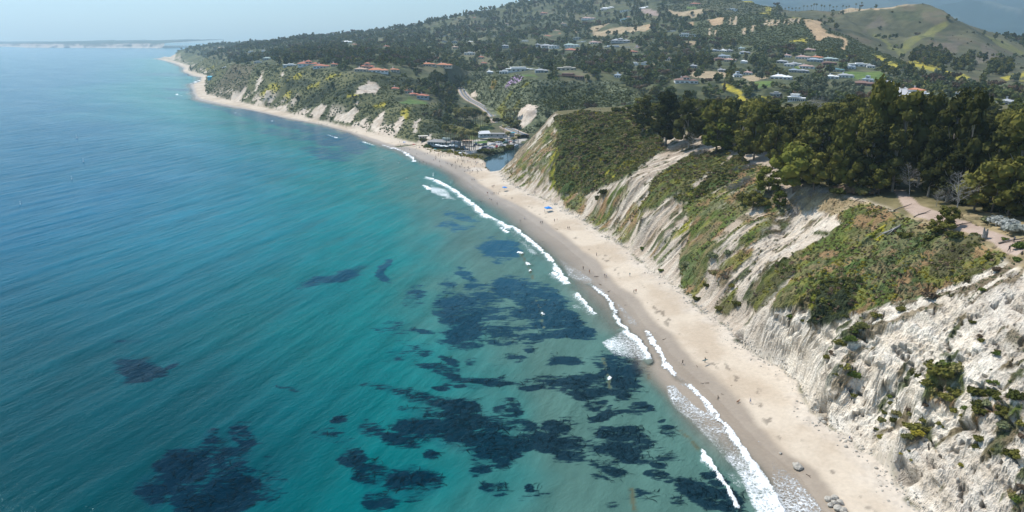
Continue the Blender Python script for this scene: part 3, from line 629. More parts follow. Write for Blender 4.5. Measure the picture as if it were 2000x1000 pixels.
# --- sand
zz = Z + (fbm(X / 14, Y / 14, seed=111) - .5) * .35
frac = (X - x_water(Y)) / np.maximum(x_base - x_water(Y), 4) + (fbm(X / 14, Y / 20, seed=111) - .5) * .16
frac = np.where((Y >= spit_y0) & (Y <= spit_y1), (X - x_water(Y)) / 60, frac)
wet = sstep(.28, .14, frac)
dry = mix((.47, .375, .275), (.56, .465, .355), sstep(.35, .65, fbm(X / 16, Y / 16, oct=4, seed=112)))
debris = sstep(.60, .72, fbm(X / 1.3, Y / 1.3, oct=3, seed=113)) * sstep(1.7, 2.6, Z)
dry = dry * (1 - .28 * debris)[:, None]
wr_i = sstep(.70, .76, fbm(X / 2.0, Y / 4.0, oct=3, seed=114)) * sstep(.25, .35, frac) * sstep(.6, .4, frac)
dry = dry * (1 - .5 * wr_i)[:, None]
toes = sstep(-9, 0, X - x_base + (fbm(X / 5, Y / 5, seed=115) - .5) * 8) * (Y < 560)
dry = dry * (1 - toes * .5)[:, None] + np.array((.58, .51, .43)) * (toes * .5)[:, None]
sc_c = dry * (1 - wet)[:, None] + mix((.28, .22, .16), (.35, .28, .205), n1) * wet[:, None]
C = C * (1 - sand)[:, None] + sc_c * sand[:, None]
cls[sand > .5] = 4
lowz = (Z > .4) & ~((Y > spit_y0 - 25) & (Y < spit_y1) & in_poly(X, Y, lagp + (lagp - lagp.mean(0)) * .25))
dispn += lowz * sand * ((fbm(X / 6, Y / 6, oct=3, seed=116) - .5) * .25 * sstep(.6, 1.6, Z) + debris * .12 + toes * (n3 - .5) * .9)
# --- footpath along the top
PATH = [(1744, 371), (1766, 371), (1780, 385), (1800, 402), (1835, 414), (1852, 426), (1885, 430), (1930, 449), (1975, 464), (2100, 495), (2100, 515), (2000, 487), (1985, 500), (1960, 492), (1940, 474), (1892, 456), (1855, 444), (1818, 430), (1790, 424), (1768, 410), (1758, 392)]
i, m = paint(PATH, (.36, .265, .205), (.44, .335, .265), amp=1.6, e=1.2, ns=3, cl=5)
dispn[i] *= (1 - m)
for p in ([(1485, 296), (1500, 296), (1505, 306), (1490, 308)], [(1360, 268), (1378, 266), (1380, 272), (1362, 274)], [(1222, 222), (1232, 224), (1226, 230)]):
    paint(p, (.36, .265, .205), (.44, .335, .265), amp=1, e=1, ns=3)
dispn *= ~((Z < .3) & (Y > spit_y0 - 60) & (Y < spit_y1 + 60) & (X > x_water(Y) + 12))
NZ_ = np.zeros_like(GZ); NZ_[L] = dispn
# push the surface out along its own normal on the steep bluff, up elsewhere
gy, gx = np.gradient(GZ.astype(np.float64))
xj = np.gradient(GX, axis=1); yi = np.gradient(GY, axis=0)
dzdx = gx / xj; dzdy = gy / yi - dzdx * np.gradient(GX, axis=0) / yi
nl = 1 / np.sqrt(1 + dzdx ** 2 + dzdy ** 2)
st = np.clip((np.hypot(dzdx, dzdy) - .5) * 2, 0, 1) * (GY < 600)
TX = GX - dzdx * nl * NZ_ * st; TY = GY - dzdy * nl * NZ_ * st; TZ = GZ + NZ_ * np.where(st > 0, (1 - st) + nl * st, 1)
SURF = TZ.astype(np.float32)
def ground(x, y): return float(grid_val(SURF, x, y))
def base_h(x, y): return grid_val(GZ, x, y)
def hit(px, py, y0=90.0, y1=6000.0):    # where the line of sight through a pixel meets the land
    ys = np.geomspace(y0, y1, 1500); x, y, z = PY(px, py, ys)
    below = base_h(x, ys) > z
    if not below.any(): return None
    k = int(np.argmax(below)); 
    return float(x[k]), float(ys[k]), float(base_h(x[k], ys[k]))
# ------------------------------------------------------------------ ground meshes
def mat_ground(name, rough=.95, wet=False, bump=.35, bscale=1.5, nvar=.22):
    m = bpy.data.materials.new(name); m.use_nodes = True; nt = m.node_tree; b = nt.nodes["Principled BSDF"]
    at = nt.nodes.new("ShaderNodeAttribute"); at.attribute_name = "Col"
    geo = nt.nodes.new("ShaderNodeNewGeometry")
    n = nt.nodes.new("ShaderNodeTexNoise"); n.inputs["Scale"].default_value = bscale; n.inputs["Detail"].default_value = 4; n.inputs["Roughness"].default_value = .65
    nt.links.new(geo.outputs["Position"], n.inputs["Vector"])
    mr = nt.nodes.new("ShaderNodeMapRange"); mr.inputs[1].default_value = .25; mr.inputs[2].default_value = .75; mr.inputs[3].default_value = 1 - nvar; mr.inputs[4].default_value = 1 + nvar
    nt.links.new(n.outputs[0], mr.inputs[0])
    mx = nt.nodes.new("ShaderNodeMix"); mx.data_type = 'RGBA'; mx.blend_type = 'MULTIPLY'; mx.inputs[0].default_value = 1
    nt.links.new(at.outputs["Color"], mx.inputs[6]); nt.links.new(mr.outputs[0], mx.inputs[7]); nt.links.new(mx.outputs[2], b.inputs["Base Color"])
    b.inputs["Roughness"].default_value = rough; b.inputs["Specular IOR Level"].default_value = .15
    if wet:
        aw = nt.nodes.new("ShaderNodeAttribute"); aw.attribute_name = "wet"
        r = nt.nodes.new("ShaderNodeMapRange"); r.inputs[3].default_value = rough; r.inputs[4].default_value = .42
        nt.links.new(aw.outputs["Fac"], r.inputs[0]); nt.links.new(r.outputs[0], b.inputs["Roughness"])
        s = nt.nodes.new("ShaderNodeMapRange"); s.inputs[3].default_value = .15; s.inputs[4].default_value = .4
        nt.links.new(aw.outputs["Fac"], s.inputs[0]); nt.links.new(s.outputs[0], b.inputs["Specular IOR Level"])
    bp = nt.nodes.new("ShaderNodeBump"); bp.inputs["Strength"].default_value = bump; bp.inputs["Distance"].default_value = .8
    nt.links.new(n.outputs[0], bp.inputs["Height"]); nt.links.new(bp.outputs[0], b.inputs["Normal"])
    return m
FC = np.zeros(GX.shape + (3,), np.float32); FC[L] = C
FW = np.zeros(GX.shape, np.float32); FW[L] = wet * sand
FCLS = np.zeros(GX.shape, np.int8); FCLS[L] = cls
ii, jj = np.meshgrid(np.arange(NR - 1), np.arange(NC - 1), indexing='ij')
okq = (L[:-1, :-1] & L[1:, :-1] & L[:-1, 1:] & L[1:, 1:]) & (np.maximum.reduce([TZ[:-1, :-1], TZ[1:, :-1], TZ[:-1, 1:], TZ[1:, 1:]]) > -2.0)
qi, qj = ii[okq], jj[okq]
quads = np.stack([qi * NC + qj, qi * NC + qj + 1, (qi + 1) * NC + qj + 1, (qi + 1) * NC + qj], 1)
qc = FCLS[qi, qj]; qz = TZ[qi, qj]; qy = GY[qi, qj]; qx = GX[qi, qj]
zone = np.where(qc == 4, 0, np.where(qc == 5, 2, np.where(qc == 6, 3, np.where((qy < 640) & (qx < np.interp(qy, bl[:, 1], bl[:, 0]) + 170) & (qz < 43.5) & (qz > -5), 1, 4))))
V3 = np.stack([TX, TY, TZ], -1).reshape(-1, 3); C3 = FC.reshape(-1, 3); W1 = FW.ravel()
m_sand = mat_ground("sand", .92, wet=True, bump=.12, bscale=.9, nvar=.10)
m_rock = mat_ground("bluff_rock_and_scrub", .96, bump=.9, bscale=1.4, nvar=.30)
m_hill = mat_ground("hill_ground", .97, bump=.5, bscale=.35, nvar=.25)
m_path = mat_ground("trodden_dirt", .95, bump=.2, bscale=1.2, nvar=.12)
m_lot = mat_ground("lot_asphalt_and_dust", .95, bump=.1, bscale=.5, nvar=.1)
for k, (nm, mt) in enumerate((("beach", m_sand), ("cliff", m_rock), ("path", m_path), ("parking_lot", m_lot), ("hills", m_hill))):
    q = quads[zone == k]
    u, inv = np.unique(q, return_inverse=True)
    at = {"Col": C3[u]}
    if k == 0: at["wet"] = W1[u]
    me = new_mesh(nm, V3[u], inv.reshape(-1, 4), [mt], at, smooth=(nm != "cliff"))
    o = obj(nm, me)
    tag(o, {"beach": "pale sand beach, dark and wet along the waterline", "cliff": "eroding pale bluff with scrub above the beach", "path": "pinkish dirt footpath along the top of the bluff",
            "parking_lot": "pale parking lot behind the beach", "hills": "wooded hills and bluffs behind the coast"}[nm], kind='structure')

# ------------------------------------------------------------------ the sea
srow = [60.0]
while srow[-1] < 1500: srow.append(srow[-1] + max(.55, srow[-1] * .0042 - .25))
while srow[-1] < 14000: srow.append(srow[-1] * 1.012)
srow = np.array(srow); scol = np.concatenate([np.arange(-1.15, -.30, .0055), np.arange(-.30, .78, .0030)])
SY, SR = np.meshgrid(srow, scol, indexing='ij'); SX = SY * SR
off = x_water(SY) - SX                     # metres out from the waterline (along x)
sea_ok = (off > -5 - .006 * SY)
spx, spy = project(SX, SY, 0 * SX)
x, y = SX.ravel(), SY.ravel(); px_, py_ = spx.ravel(), spy.ravel(); of = off.ravel()
th = R(-14); ca, sa = math.cos(th), math.sin(th)
wx, wy = x * ca - y * sa, x * sa + y * ca
big = fbm(x / 120, y / 160, oct=4, seed=201); medn = fbm(x / 18, y / 30, oct=4, seed=202)
od = of / (1 + .0 * y) * (1 + (big - .5) * .7)
deep = np.array((.0003, .098, .172)); midc = np.array((.0003, .128, .170)); teal = np.array((.0005, .152, .148)); shal = np.array((.072, .142, .115)); sandy = np.array((.22, .205, .165))
def lerp3(a, b, t): return a + (b - a) * t[:, None]
wc = np.tile(deep, (len(x), 1))
wc = lerp3(wc, midc, sstep(330, 150, od)); wc = lerp3(wc, teal, sstep(200, 70, od + (medn - .5) * 40))
wc = lerp3(wc, shal, sstep(92, 42, od + (medn - .5) * 30) * sstep(900, 300, y) * .95); wc = lerp3(wc, sandy, sstep(20, 2, od + (medn - .5) * 10))
lf = sstep(420, 130, y) * sstep(40, 160, od)           # darker, greener deep water close below
wc = lerp3(wc, np.array((.0001, .036, .042)), lf * .88)
wc *= (.92 + .16 * fbm(x / 50, y / 22, oct=3, seed=204))[:, None]
KELP = [(905, 625, 55, 48, 80, 1), (960, 600, 40, 30, 30, .7), (1010, 560, 60, 26, 15, 1), (1055, 600, 70, 40, 35, 1), (1120, 640, 52, 22, 20, 1), (1080, 655, 40, 14, 5, .9), (975, 485, 38, 26, 10, .95), (895, 425, 42, 9, 6, .7), (880, 445, 34, 8, -4, .7),
        (905, 530, 30, 10, 25, .8), (655, 540, 66, 14, -14, .95), (620, 556, 50, 9, -20, .7), (752, 535, 10, 18, 0, .8), (800, 585, 30, 26, -10, .6), (868, 590, 20, 60, 5, .7), (950, 738, 90, 10, 5, 1), (1060, 745, 26, 7, 0, .8), (905, 748, 26, 5, 0, .8), (1150, 755, 105, 15, 3, 1),
        (1205, 725, 52, 36, 10, 1), (1100, 712, 34, 12, 10, .8), (835, 782, 60, 18, 12, .9), (905, 800, 60, 26, 10, 1), (915, 850, 95, 44, 8, 1), (960, 885, 60, 34, 5, 1), (830, 840, 60, 30, -10, .85), (1085, 838, 32, 18, 0, 1), (1060, 870, 80, 22, 5, 1), (1110, 885, 42, 26, 0, .95), (1005, 800, 24, 18, 30, .85),
        (1180, 808, 34, 8, -6, .9), (1235, 800, 36, 7, -8, .7), (1225, 850, 62, 22, 10, 1), (1235, 885, 55, 24, 20, 1), (1265, 870, 40, 16, 10, .9), (1305, 842, 22, 9, 20, .8), (1300, 900, 44, 11, 5, .8), (1190, 922, 42, 10, 20, .7), (1360, 968, 52, 26, 15, 1), (1420, 985, 40, 30, 25, 1), (1395, 935, 30, 14, 20, .8),
        (700, 890, 22, 26, 0, .7), (730, 930, 38, 34, 0, .75), (800, 950, 60, 40, 10, .8), (745, 985, 50, 22, 0, .7), (665, 850, 60, 12, 8, .5), (675, 825, 20, 9, 0, .8), (560, 755, 24, 5, 25, .7), (270, 725, 50, 22, 8, .95), (325, 715, 36, 5, -22, .8), (248, 668, 36, 8, 10, .6),
        (410, 858, 28, 18, -30, .85), (480, 855, 32, 20, 10, .9), (335, 905, 38, 34, -30, .95), (300, 960, 36, 40, 0, .9), (460, 955, 70, 44, -20, 1), (400, 990, 70, 30, 0, 1), (420, 900, 110, 60, -10, .5), (540, 930, 34, 70, 0, .45), (955, 948, 20, 8, 0, .8), (1030, 975, 30, 10, -10, .5), (1170, 935, 26, 8, 15, .6), (1255, 975, 30, 12, 0, .5),
        (740, 760, 26, 5, -5, .5), (800, 690, 50, 26, 0, .5), (770, 640, 40, 26, 0, .4), (870, 715, 44, 9, -5, .7), (1000, 700, 46, 10, 0, .3), (1275, 935, 12, 5, 0, .8),
        (520, 228, 60, 8, 14, .95), (575, 244, 62, 8, 10, 1), (610, 252, 50, 8, 8, .9), (655, 272, 60, 13, 5, .95), (690, 288, 34, 12, 4, .9), (640, 300, 52, 12, 8, .7), (470, 222, 46, 7, 14, .8), (560, 262, 70, 10, 8, .6), (340, 145, 60, 2.5, 2, .9), (300, 147, 50, 2, 2, .7), (350, 176, 45, 2.5, 2, .8), (325, 190, 40, 2.5, 4, .6), (220, 121, 60, 1.6, 0, .6), (480, 240, 90, 6, 0, .5), (410, 208, 30, 4, 10, .7)]
_g = np.random.default_rng(3)
for _ in range(95):
    a_, b_ = 690 + 640 * _g.random(), 540 + 460 * _g.random() ** .8
    if in_poly(np.array([a_]), np.array([b_]), [(840, 540), (1080, 560), (1180, 690), (1290, 800), (1380, 1000), (680, 1000), (700, 850), (760, 700)])[0]: KELP.append((a_, b_, 8 + 22 * _g.random(), 3 + 6 * _g.random() + (b_ - 540) / 90, -10 + 30 * _g.random(), .55 + .4 * _g.random()))
KELP += [(980, 640, 60, 30, 20, .75), (1040, 630, 50, 24, 30, .7), (900, 820, 110, 50, 5, .6), (1020, 855, 90, 34, 0, .6), (360, 930, 60, 50, -20, .95), (450, 900, 50, 30, 0, .8), (1190, 880, 80, 34, 5, .6), (940, 560, 40, 20, 10, .7)]
kel = np.zeros(len(x)); kn = fbm(wx / 9, wy / 4.2, oct=5, seed=211, gain=.6); kn2 = fbm(x / 2.2, y / 1.2, oct=3, seed=212)
wpx = px_ + (fbm(x / 20, y / 20, oct=4, seed=213) - .5) * 70 * np.clip(250 / y, .15, 1); wpy = py_ + (fbm(x / 20, y / 20, oct=4, seed=214) - .5) * 46 * np.clip(250 / y, .1, 1)
for cx, cy, rx, ry, an, s in KELP:
    m = (np.abs(px_ - cx) < 2.2 * max(rx, ry) + 40) & (np.abs(py_ - cy) < 2.2 * max(rx, ry) + 40)
    a = R(an); dx = wpx[m] - cx; dy = wpy[m] - cy
    q = ((dx * math.cos(a) + dy * math.sin(a)) / rx) ** 2 + ((-dx * math.sin(a) + dy * math.cos(a)) / ry) ** 2
    kel[m] = np.maximum(kel[m], s * sstep(1.9, .15, q))
kdeep = sstep(.25, .8, kel) * .40 * sstep(30, 90, od)
wc = wc * (1 - kdeep[:, None]) + np.array((.001, .040, .065)) * kdeep[:, None]
kelp = kel * .64 + (kn - .5) * .55 * (kel > .02)
kelp = np.clip(kelp, 0, 1.2)
for pl in ([(1018, 496), (1028, 514), (1036, 530), (1041, 545)], [(1048, 588), (1057, 608), (1063, 640)], [(1178, 700), (1186, 728), (1191, 758)], [(1234, 955), (1237, 990), (1240, 1010)], [(1266, 715), (1268, 740)], [(1330, 842), (1352, 862), (1364, 878)]):
    wp = poly_world(pl, 0.0); m = np.where((x > wp[:, 0].min() - 5) & (x < wp[:, 0].max() + 5) & (y > wp[:, 1].min() - 5) & (y < wp[:, 1].max() + 5))[0]
    d, _ = seg_dist(x[m], y[m], wp); k = .6 * np.exp(-(d / .6) ** 2) * (.3 + .8 * (fbm(x[m], y[m] / 2, seed=77) > .45))
    wc[m] = wc[m] * (1 - np.clip(k, 0, .9))[:, None] + np.array((.10, .075, .03)) * np.clip(k, 0, .9)[:, None]; kelp[m] *= (1 - np.clip(k, 0, 1))
# foam: crest lines (pixels of the photograph), width of the crest, width of the wash left behind it seaward, strength
FOAM = [([(822, 343), (850, 352), (880, 367), (905, 386), (930, 404), (945, 420), (975, 433), (990, 444), (996, 456)], 2.0, 7, 1.0), ([(828, 362), (842, 372)], 1.6, 3, .9), ([(860, 388), (905, 392)], 2, 8, .55),
        ([(993, 440), (1010, 450), (1040, 475), (1075, 505), (1090, 530), (1112, 558)], 1.5, 3, 1.0), ([(1075, 532), (1112, 558)], 1.5, 6, .9), ([(1122, 571), (1140, 590), (1152, 604), (1166, 618)], 1.0, 7, .9),
        ([(1150, 555), (1185, 580), (1196, 600), (1210, 632), (1240, 658), (1262, 684), (1268, 710)], .9, 1.5, 1.0), ([(1215, 645), (1245, 665), (1262, 690), (1267, 708)], 1.2, 10, 1.0), ([(1262, 640), (1275, 668), (1292, 695), (1305, 720), (1326, 741)], 1.3, 2.5, .95),
        ([(1330, 742), (1372, 775), (1402, 815), (1432, 850), (1455, 885), (1480, 920), (1505, 960), (1522, 1000), (1530, 1030)], 1.1, 4.5, .95), ([(1364, 878), (1376, 893), (1392, 912), (1410, 942), (1425, 965), (1441, 1002)], .42, .8, 1.1), ([(1372, 890), (1388, 912), (1398, 925)], 1.0, 2.0, 1.1),
        ([(765, 287), (790, 297), (805, 308), (812, 319)], 2.0, 5, .9), ([(845, 345), (848, 338)], 1, 2, .7), ([(884, 352), (878, 360)], 1, 2, .6), ([(1014, 493), (1021, 497)], 1.0, 1.5, 1.1), ([(1026, 514), (1036, 519)], 1.0, 1.7, 1.1), ([(1034, 528), (1036, 532)], .4, .7, 1), ([(1058, 612), (1064, 618)], .5, .8, 1), ([(1188, 738), (1190, 744)], .5, .8, 1), ([(975, 445), (994, 457)], 1, 3, .9),
        ([(640, 263), (662, 271)], 1.8, 3, .8), ([(524, 234), (536, 238)], 2, 3, .7), ([(575, 245), (590, 248)], 2, 3, .4), ([(708, 277), (732, 285)], 1.8, 3, .8), ([(745, 282), (768, 291)], 1.8, 4, .8), ([(326, 194), (340, 191)], 3, 4, .8), ([(343, 183), (352, 187)], 3, 4, .9), ([(358, 166), (376, 163), (392, 156)], 3, 6, 1.0), ([(452, 219), (468, 222)], 2, 3, .7), ([(306, 114.5), (312, 116)], 6, 10, .8), ([(330, 171), (345, 169)], 2, 3, .4)]
foam = np.zeros(len(x)); crest = np.zeros(len(x))
for pl, cw, tw, s in FOAM:
    wp = poly_world(pl, 0.0)
    m = np.where((x > wp[:, 0].min() - 40) & (x < wp[:, 0].max() + 14) & (y > wp[:, 1].min() - 25) & (y < wp[:, 1].max() + 25))[0]
    jit = (fbm(x[m] / 3.0, y[m] / 3.0, oct=3, seed=221) - .5) * 2.0
    d, ar = seg_dist(x[m] + jit, y[m] + jit * .5, wp)
    xl = np.interp(y[m], np.sort(wp[:, 1]), wp[np.argsort(wp[:, 1]), 0]); sea_side = x[m] < xl
    tot = np.linalg.norm(np.diff(wp, axis=0), axis=1).sum() + 1e-3
    tap = sstep(0, .08, ar / tot) * sstep(1.0, .92, ar / tot) * .75 + .25
    cwv = cw * (.45 + 1.1 * fbm(x[m] / 5, y[m] / 5, oct=3, seed=222))
    gap = sstep(.30, .45, fbm(ar / 7 + s * 9, ar * 0, oct=3, seed=224)) * .75 + .25; cwv = cwv * gap * np.where(y[m] < 260, .62, .7)
    f = np.where(d < cwv, .46 + .60 * fbm(x[m] / 1.6, y[m] / 1.6, oct=2, seed=223), np.where(sea_side, .56 * np.exp(-np.maximum(d - cwv, 0) / tw), np.exp(-(np.maximum(d - cwv, 0) / .5) ** 2) * .8)) * s * tap
    foam[m] = np.maximum(foam[m], f); crest[m] = np.maximum(crest[m], np.exp(-(d / (cw * 1.1)) ** 2) * s)
LACE = [([(1296, 752), (1332, 745), (1395, 792), (1432, 845), (1474, 900), (1503, 950), (1528, 1010), (1480, 1010), (1440, 925), (1400, 880), (1352, 832), (1312, 795)], .62), ([(1085, 498), (1150, 540), (1200, 575), (1258, 640), (1262, 655), (1225, 635), (1190, 585), (1150, 560), (1112, 540)], .60),
        ([(1500, 885), (1560, 930), (1605, 985), (1640, 1030), (1530, 1040), (1505, 950)], .56), ([(1170, 668), (1205, 648), (1240, 656), (1266, 690), (1268, 708), (1195, 696)], .62), ([(1100, 597), (1125, 585), (1150, 600), (1165, 616), (1120, 610)], .6), ([(1310, 735), (1340, 722), (1368, 765), (1350, 770)], .52),
        ([(835, 352), (870, 365), (910, 398), (870, 395), (838, 378)], .60), ([(900, 345), (930, 362), (928, 378), (905, 368)], .56), ([(990, 455), (1000, 445), (1060, 500), (1040, 500)], .52), ([(1400, 905), (1440, 925), (1460, 960), (1430, 950)], .46)]
for pl, s in LACE:
    pl = np.array(pl, float)
    m = np.where((px_ > pl[:, 0].min() - 20) & (px_ < pl[:, 0].max() + 20) & (py_ > pl[:, 1].min() - 20) & (py_ < pl[:, 1].max() + 20))[0]
    d = poly_sd(px_[m], py_[m], pl)
    foam[m] = np.maximum(foam[m], s * (.66 + .36 * fbm(x[m] / 9, y[m] / 9, oct=2, seed=229)) * sstep(-8, 8, d + (medn[m] - .5) * 16))
edge = np.exp(-((of + (fbm(x / 6, y / 6, seed=231) - .5) * 5 + 1.0) / .55) ** 2) * sstep(700, 300, y) * .55
foam = np.maximum(foam, edge)
_m = (kelp > .38) & (y < 330) & (of > 6) & (px_ > -60) & (px_ < 1500) & (py_ < 1060)
x_k, y_k, kelp_k = x[_m], y[_m], kelp[_m]
# swell as real relief
sw = np.sin((x * .95 - y * .28) / 13.5 * 6.283 + 5 * fbm(x / 90, y / 90, seed=241) * 2) * .5 + np.sin((x * .80 - y * .55) / 21 * 6.283 + 8 * fbm(x / 130, y / 130, seed=242)) * .5
sz = sw * .16 * sstep(6, 60, of) * sstep(1500, 300, y) + crest * .7 * sstep(1200, 400, y) + (fbm(x / 2.5, y / 2.5, seed=243) - .5) * .1 * (foam > .3)
# the thin sheet of the last wave lies on the sand
tz = grid_val(TZ, np.clip(x, cols_[0] * y, cols_[-1] * y), np.maximum(y, 79))
thin = of < 30
sz = np.where(thin, np.maximum(sz * sstep(-2, 12, of), -.02), sz)
depth = np.where(thin & (y > 79), sz - tz, 5.0)
alpha = np.clip(sstep(-.02, .75, depth), 0, 1)
sgi, sgj = np.meshgrid(np.arange(len(srow) - 1), np.arange(len(scol) - 1), indexing='ij')
sq = sea_ok[:-1, :-1] & sea_ok[1:, :-1] & sea_ok[:-1, 1:] & sea_ok[1:, 1:]
sgi, sgj = sgi[sq], sgj[sq]; nc = len(scol)
sf = np.stack([sgi * nc + sgj, sgi * nc + sgj + 1, (sgi + 1) * nc + sgj + 1, (sgi + 1) * nc + sgj], 1)
u, inv = np.unique(sf, return_inverse=True)
m_sea = bpy.data.materials.new("sea_water"); m_sea.use_nodes = True
nt = m_sea.node_tree; ns = nt.nodes; lk = nt.links; b = ns["Principled BSDF"]; out = ns["Material Output"]
def N(t, **k):
    n = ns.new(t)
    for a, v in k.items(): setattr(n, a, v)
    return n
geo = N("ShaderNodeNewGeometry"); ac = N("ShaderNodeAttribute", attribute_name="Col"); af = N("ShaderNodeAttribute", attribute_name="foam"); aa = N("ShaderNodeAttribute", attribute_name="depth_alpha")
def noise_layer(rot, sx, sy, detail, rgh=.55):
    mr_ = N("ShaderNodeMapping"); mr_.inputs["Rotation"].default_value = (0, 0, rot); lk.new(geo.outputs["Position"], mr_.inputs["Vector"])
    mp = N("ShaderNodeMapping"); mp.inputs["Scale"].default_value = (1 / sx, 1 / sy, 1)
    n = N("ShaderNodeTexNoise"); n.inputs["Scale"].default_value = 1; n.inputs["Detail"].default_value = detail; n.inputs["Roughness"].default_value = rgh
    lk.new(mr_.outputs[0], mp.inputs["Vector"]); lk.new(mp.outputs[0], n.inputs["Vector"]); return n
l1 = noise_layer(R(17), 9.0, 60.0, 2); l2 = noise_layer(R(30), 3.2, 8.5, 4, .6); l3 = noise_layer(R(42), .9, 1.9, 3, .6)
def math_(op, a, b_=None):
    n = N("ShaderNodeMath", operation=op)
    for k, v in enumerate((a, b_)):
        if v is None: continue
        if isinstance(v, (int, float)): n.inputs[k].default_value = v
        else: lk.new(v, n.inputs[k])
    return n.outputs[0]
hgt = math_('ADD', math_('ADD', math_('MULTIPLY', l1.outputs[0], 2.3), math_('MULTIPLY', l2.outputs[0], .75)), math_('MULTIPLY', l3.outputs[0], .42))
bp = N("ShaderNodeBump"); bp.inputs["Strength"].default_value = .75; bp.inputs["Distance"].default_value = 1.0
lk.new(hgt, bp.inputs["Height"])
wp1 = noise_layer(R(30), 130.0, 60.0, 3, .6); wpr = N("ShaderNodeMapRange"); wpr.inputs[1].default_value = .35; wpr.inputs[2].default_value = .65; wpr.inputs[3].default_value = .35; wpr.inputs[4].default_value = 1.0
lk.new(wp1.outputs[0], wpr.inputs[0]); lk.new(wpr.outputs[0], bp.inputs["Strength"])
# swell's light and dark sky-reflection bands, painted into the water colour
mr = N("ShaderNodeMapRange"); mr.inputs[1].default_value = .30; mr.inputs[2].default_value = .70; mr.inputs[3].default_value = .76; mr.inputs[4].default_value = 1.24
lk.new(math_('ADD', math_('MULTIPLY', l1.outputs[0], .6), math_('MULTIPLY', l2.outputs[0], .4)), mr.inputs[0])
mx = N("ShaderNodeMix", data_type='RGBA', blend_type='MULTIPLY'); mx.inputs[0].default_value = 1
lk.new(ac.outputs["Color"], mx.inputs[6]); lk.new(mr.outputs[0], mx.inputs[7])
# foam pattern
fn = N("ShaderNodeTexNoise"); fn.inputs["Scale"].default_value = 1.0; fn.inputs["Detail"].default_value = 6; fn.inputs["Roughness"].default_value = .72; fn.inputs["Distortion"].default_value = .8
lk.new(geo.outputs["Position"], fn.inputs["Vector"])
vo = N("ShaderNodeTexVoronoi", feature='DISTANCE_TO_EDGE'); vo.inputs["Scale"].default_value = 1.05
vm = N("ShaderNodeMix", data_type='RGBA'); vm.inputs[0].default_value = .35
lk.new(geo.outputs["Position"], vm.inputs[6]); lk.new(fn.outputs["Color"], vm.inputs[7])
wv = N("ShaderNodeVectorMath", operation='ADD'); sc3 = N("ShaderNodeVectorMath", operation='SCALE'); sc3.inputs[3].default_value = 2.4
lk.new(fn.outputs["Color"], sc3.inputs[0]); lk.new(geo.outputs["Position"], wv.inputs[0]); lk.new(sc3.outputs[0], wv.inputs[1]); lk.new(wv.outputs[0], vo.inputs["Vector"])
vr = N("ShaderNodeMapRange"); vr.inputs[1].default_value = 0; vr.inputs[2].default_value = .30; vr.inputs[3].default_value = .75; vr.inputs[4].default_value = .42
lk.new(vo.outputs["Distance"], vr.inputs[0])
pat = math_('ADD', math_('MULTIPLY', fn.outputs[0], .55), math_('MULTIPLY', vr.outputs[0], .45))
fr = N("ShaderNodeMapRange"); fr.interpolation_type = 'SMOOTHSTEP'; fr.inputs[1].default_value = .95; fr.inputs[2].default_value = 1.24
lk.new(math_('ADD', math_('MULTIPLY', af.outputs["Fac"], 1.0), pat), fr.inputs[0])
fgate = math_('MULTIPLY', fr.outputs[0], math_('GREATER_THAN', af.outputs["Fac"], .02))
cm = N("ShaderNodeMix", data_type='RGBA'); cm.inputs[7].default_value = (.83, .84, .83, 1)
k1 = noise_layer(R(-8), 4.2, 1.3, 6, .68); k2 = noise_layer(R(4), 17.0, 5.5, 4, .6)
kat = N("ShaderNodeAttribute", attribute_name="kelp")
ks_ = math_('ADD', kat.outputs["Fac"], math_('ADD', math_('MULTIPLY', math_('SUBTRACT', k1.outputs[0], .5), 1.25), math_('MULTIPLY', math_('SUBTRACT', k2.outputs[0], .5), 1.15)))
kr = N("ShaderNodeMapRange"); kr.interpolation_type = 'SMOOTHSTEP'; kr.inputs[1].default_value = .27; kr.inputs[2].default_value = .50
lk.new(ks_, kr.inputs[0])
kf = math_('MULTIPLY', math_('MULTIPLY', kr.outputs[0], math_('GREATER_THAN', kat.outputs["Fac"], .03)), .90)
sepg = N("ShaderNodeSeparateXYZ"); lk.new(geo.outputs["Position"], sepg.inputs[0])
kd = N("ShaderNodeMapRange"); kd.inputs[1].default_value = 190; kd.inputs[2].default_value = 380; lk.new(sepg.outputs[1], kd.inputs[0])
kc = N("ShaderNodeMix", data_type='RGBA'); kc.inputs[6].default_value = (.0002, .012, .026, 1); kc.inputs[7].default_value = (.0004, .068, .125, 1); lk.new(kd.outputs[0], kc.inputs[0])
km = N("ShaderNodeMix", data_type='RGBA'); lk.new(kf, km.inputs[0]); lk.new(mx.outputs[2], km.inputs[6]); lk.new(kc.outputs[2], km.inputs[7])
lk.new(fgate, cm.inputs[0]); lk.new(km.outputs[2], cm.inputs[6]); lk.new(cm.outputs[2], b.inputs["Base Color"])
rr = N("ShaderNodeMapRange"); rr.inputs[3].default_value = .13; rr.inputs[4].default_value = .9
lk.new(fgate, rr.inputs[0]); lk.new(rr.outputs[0], b.inputs["Roughness"])
b.inputs["IOR"].default_value = 1.33; b.inputs["Specular IOR Level"].default_value = .055; b.inputs["Specular Tint"].default_value = (.28, .86, 1.0, 1); lk.new(bp.outputs[0], b.inputs["Normal"])
tr = N("ShaderNodeBsdfTransparent"); ms_ = N("ShaderNodeMixShader")
al = math_('MAXIMUM', aa.outputs["Fac"], fgate)
lk.new(al, ms_.inputs[0]); lk.new(tr.outputs[0], ms_.inputs[1]); lk.new(b.outputs[0], ms_.inputs[2]); lk.new(ms_.outputs[0], out.inputs["Surface"])
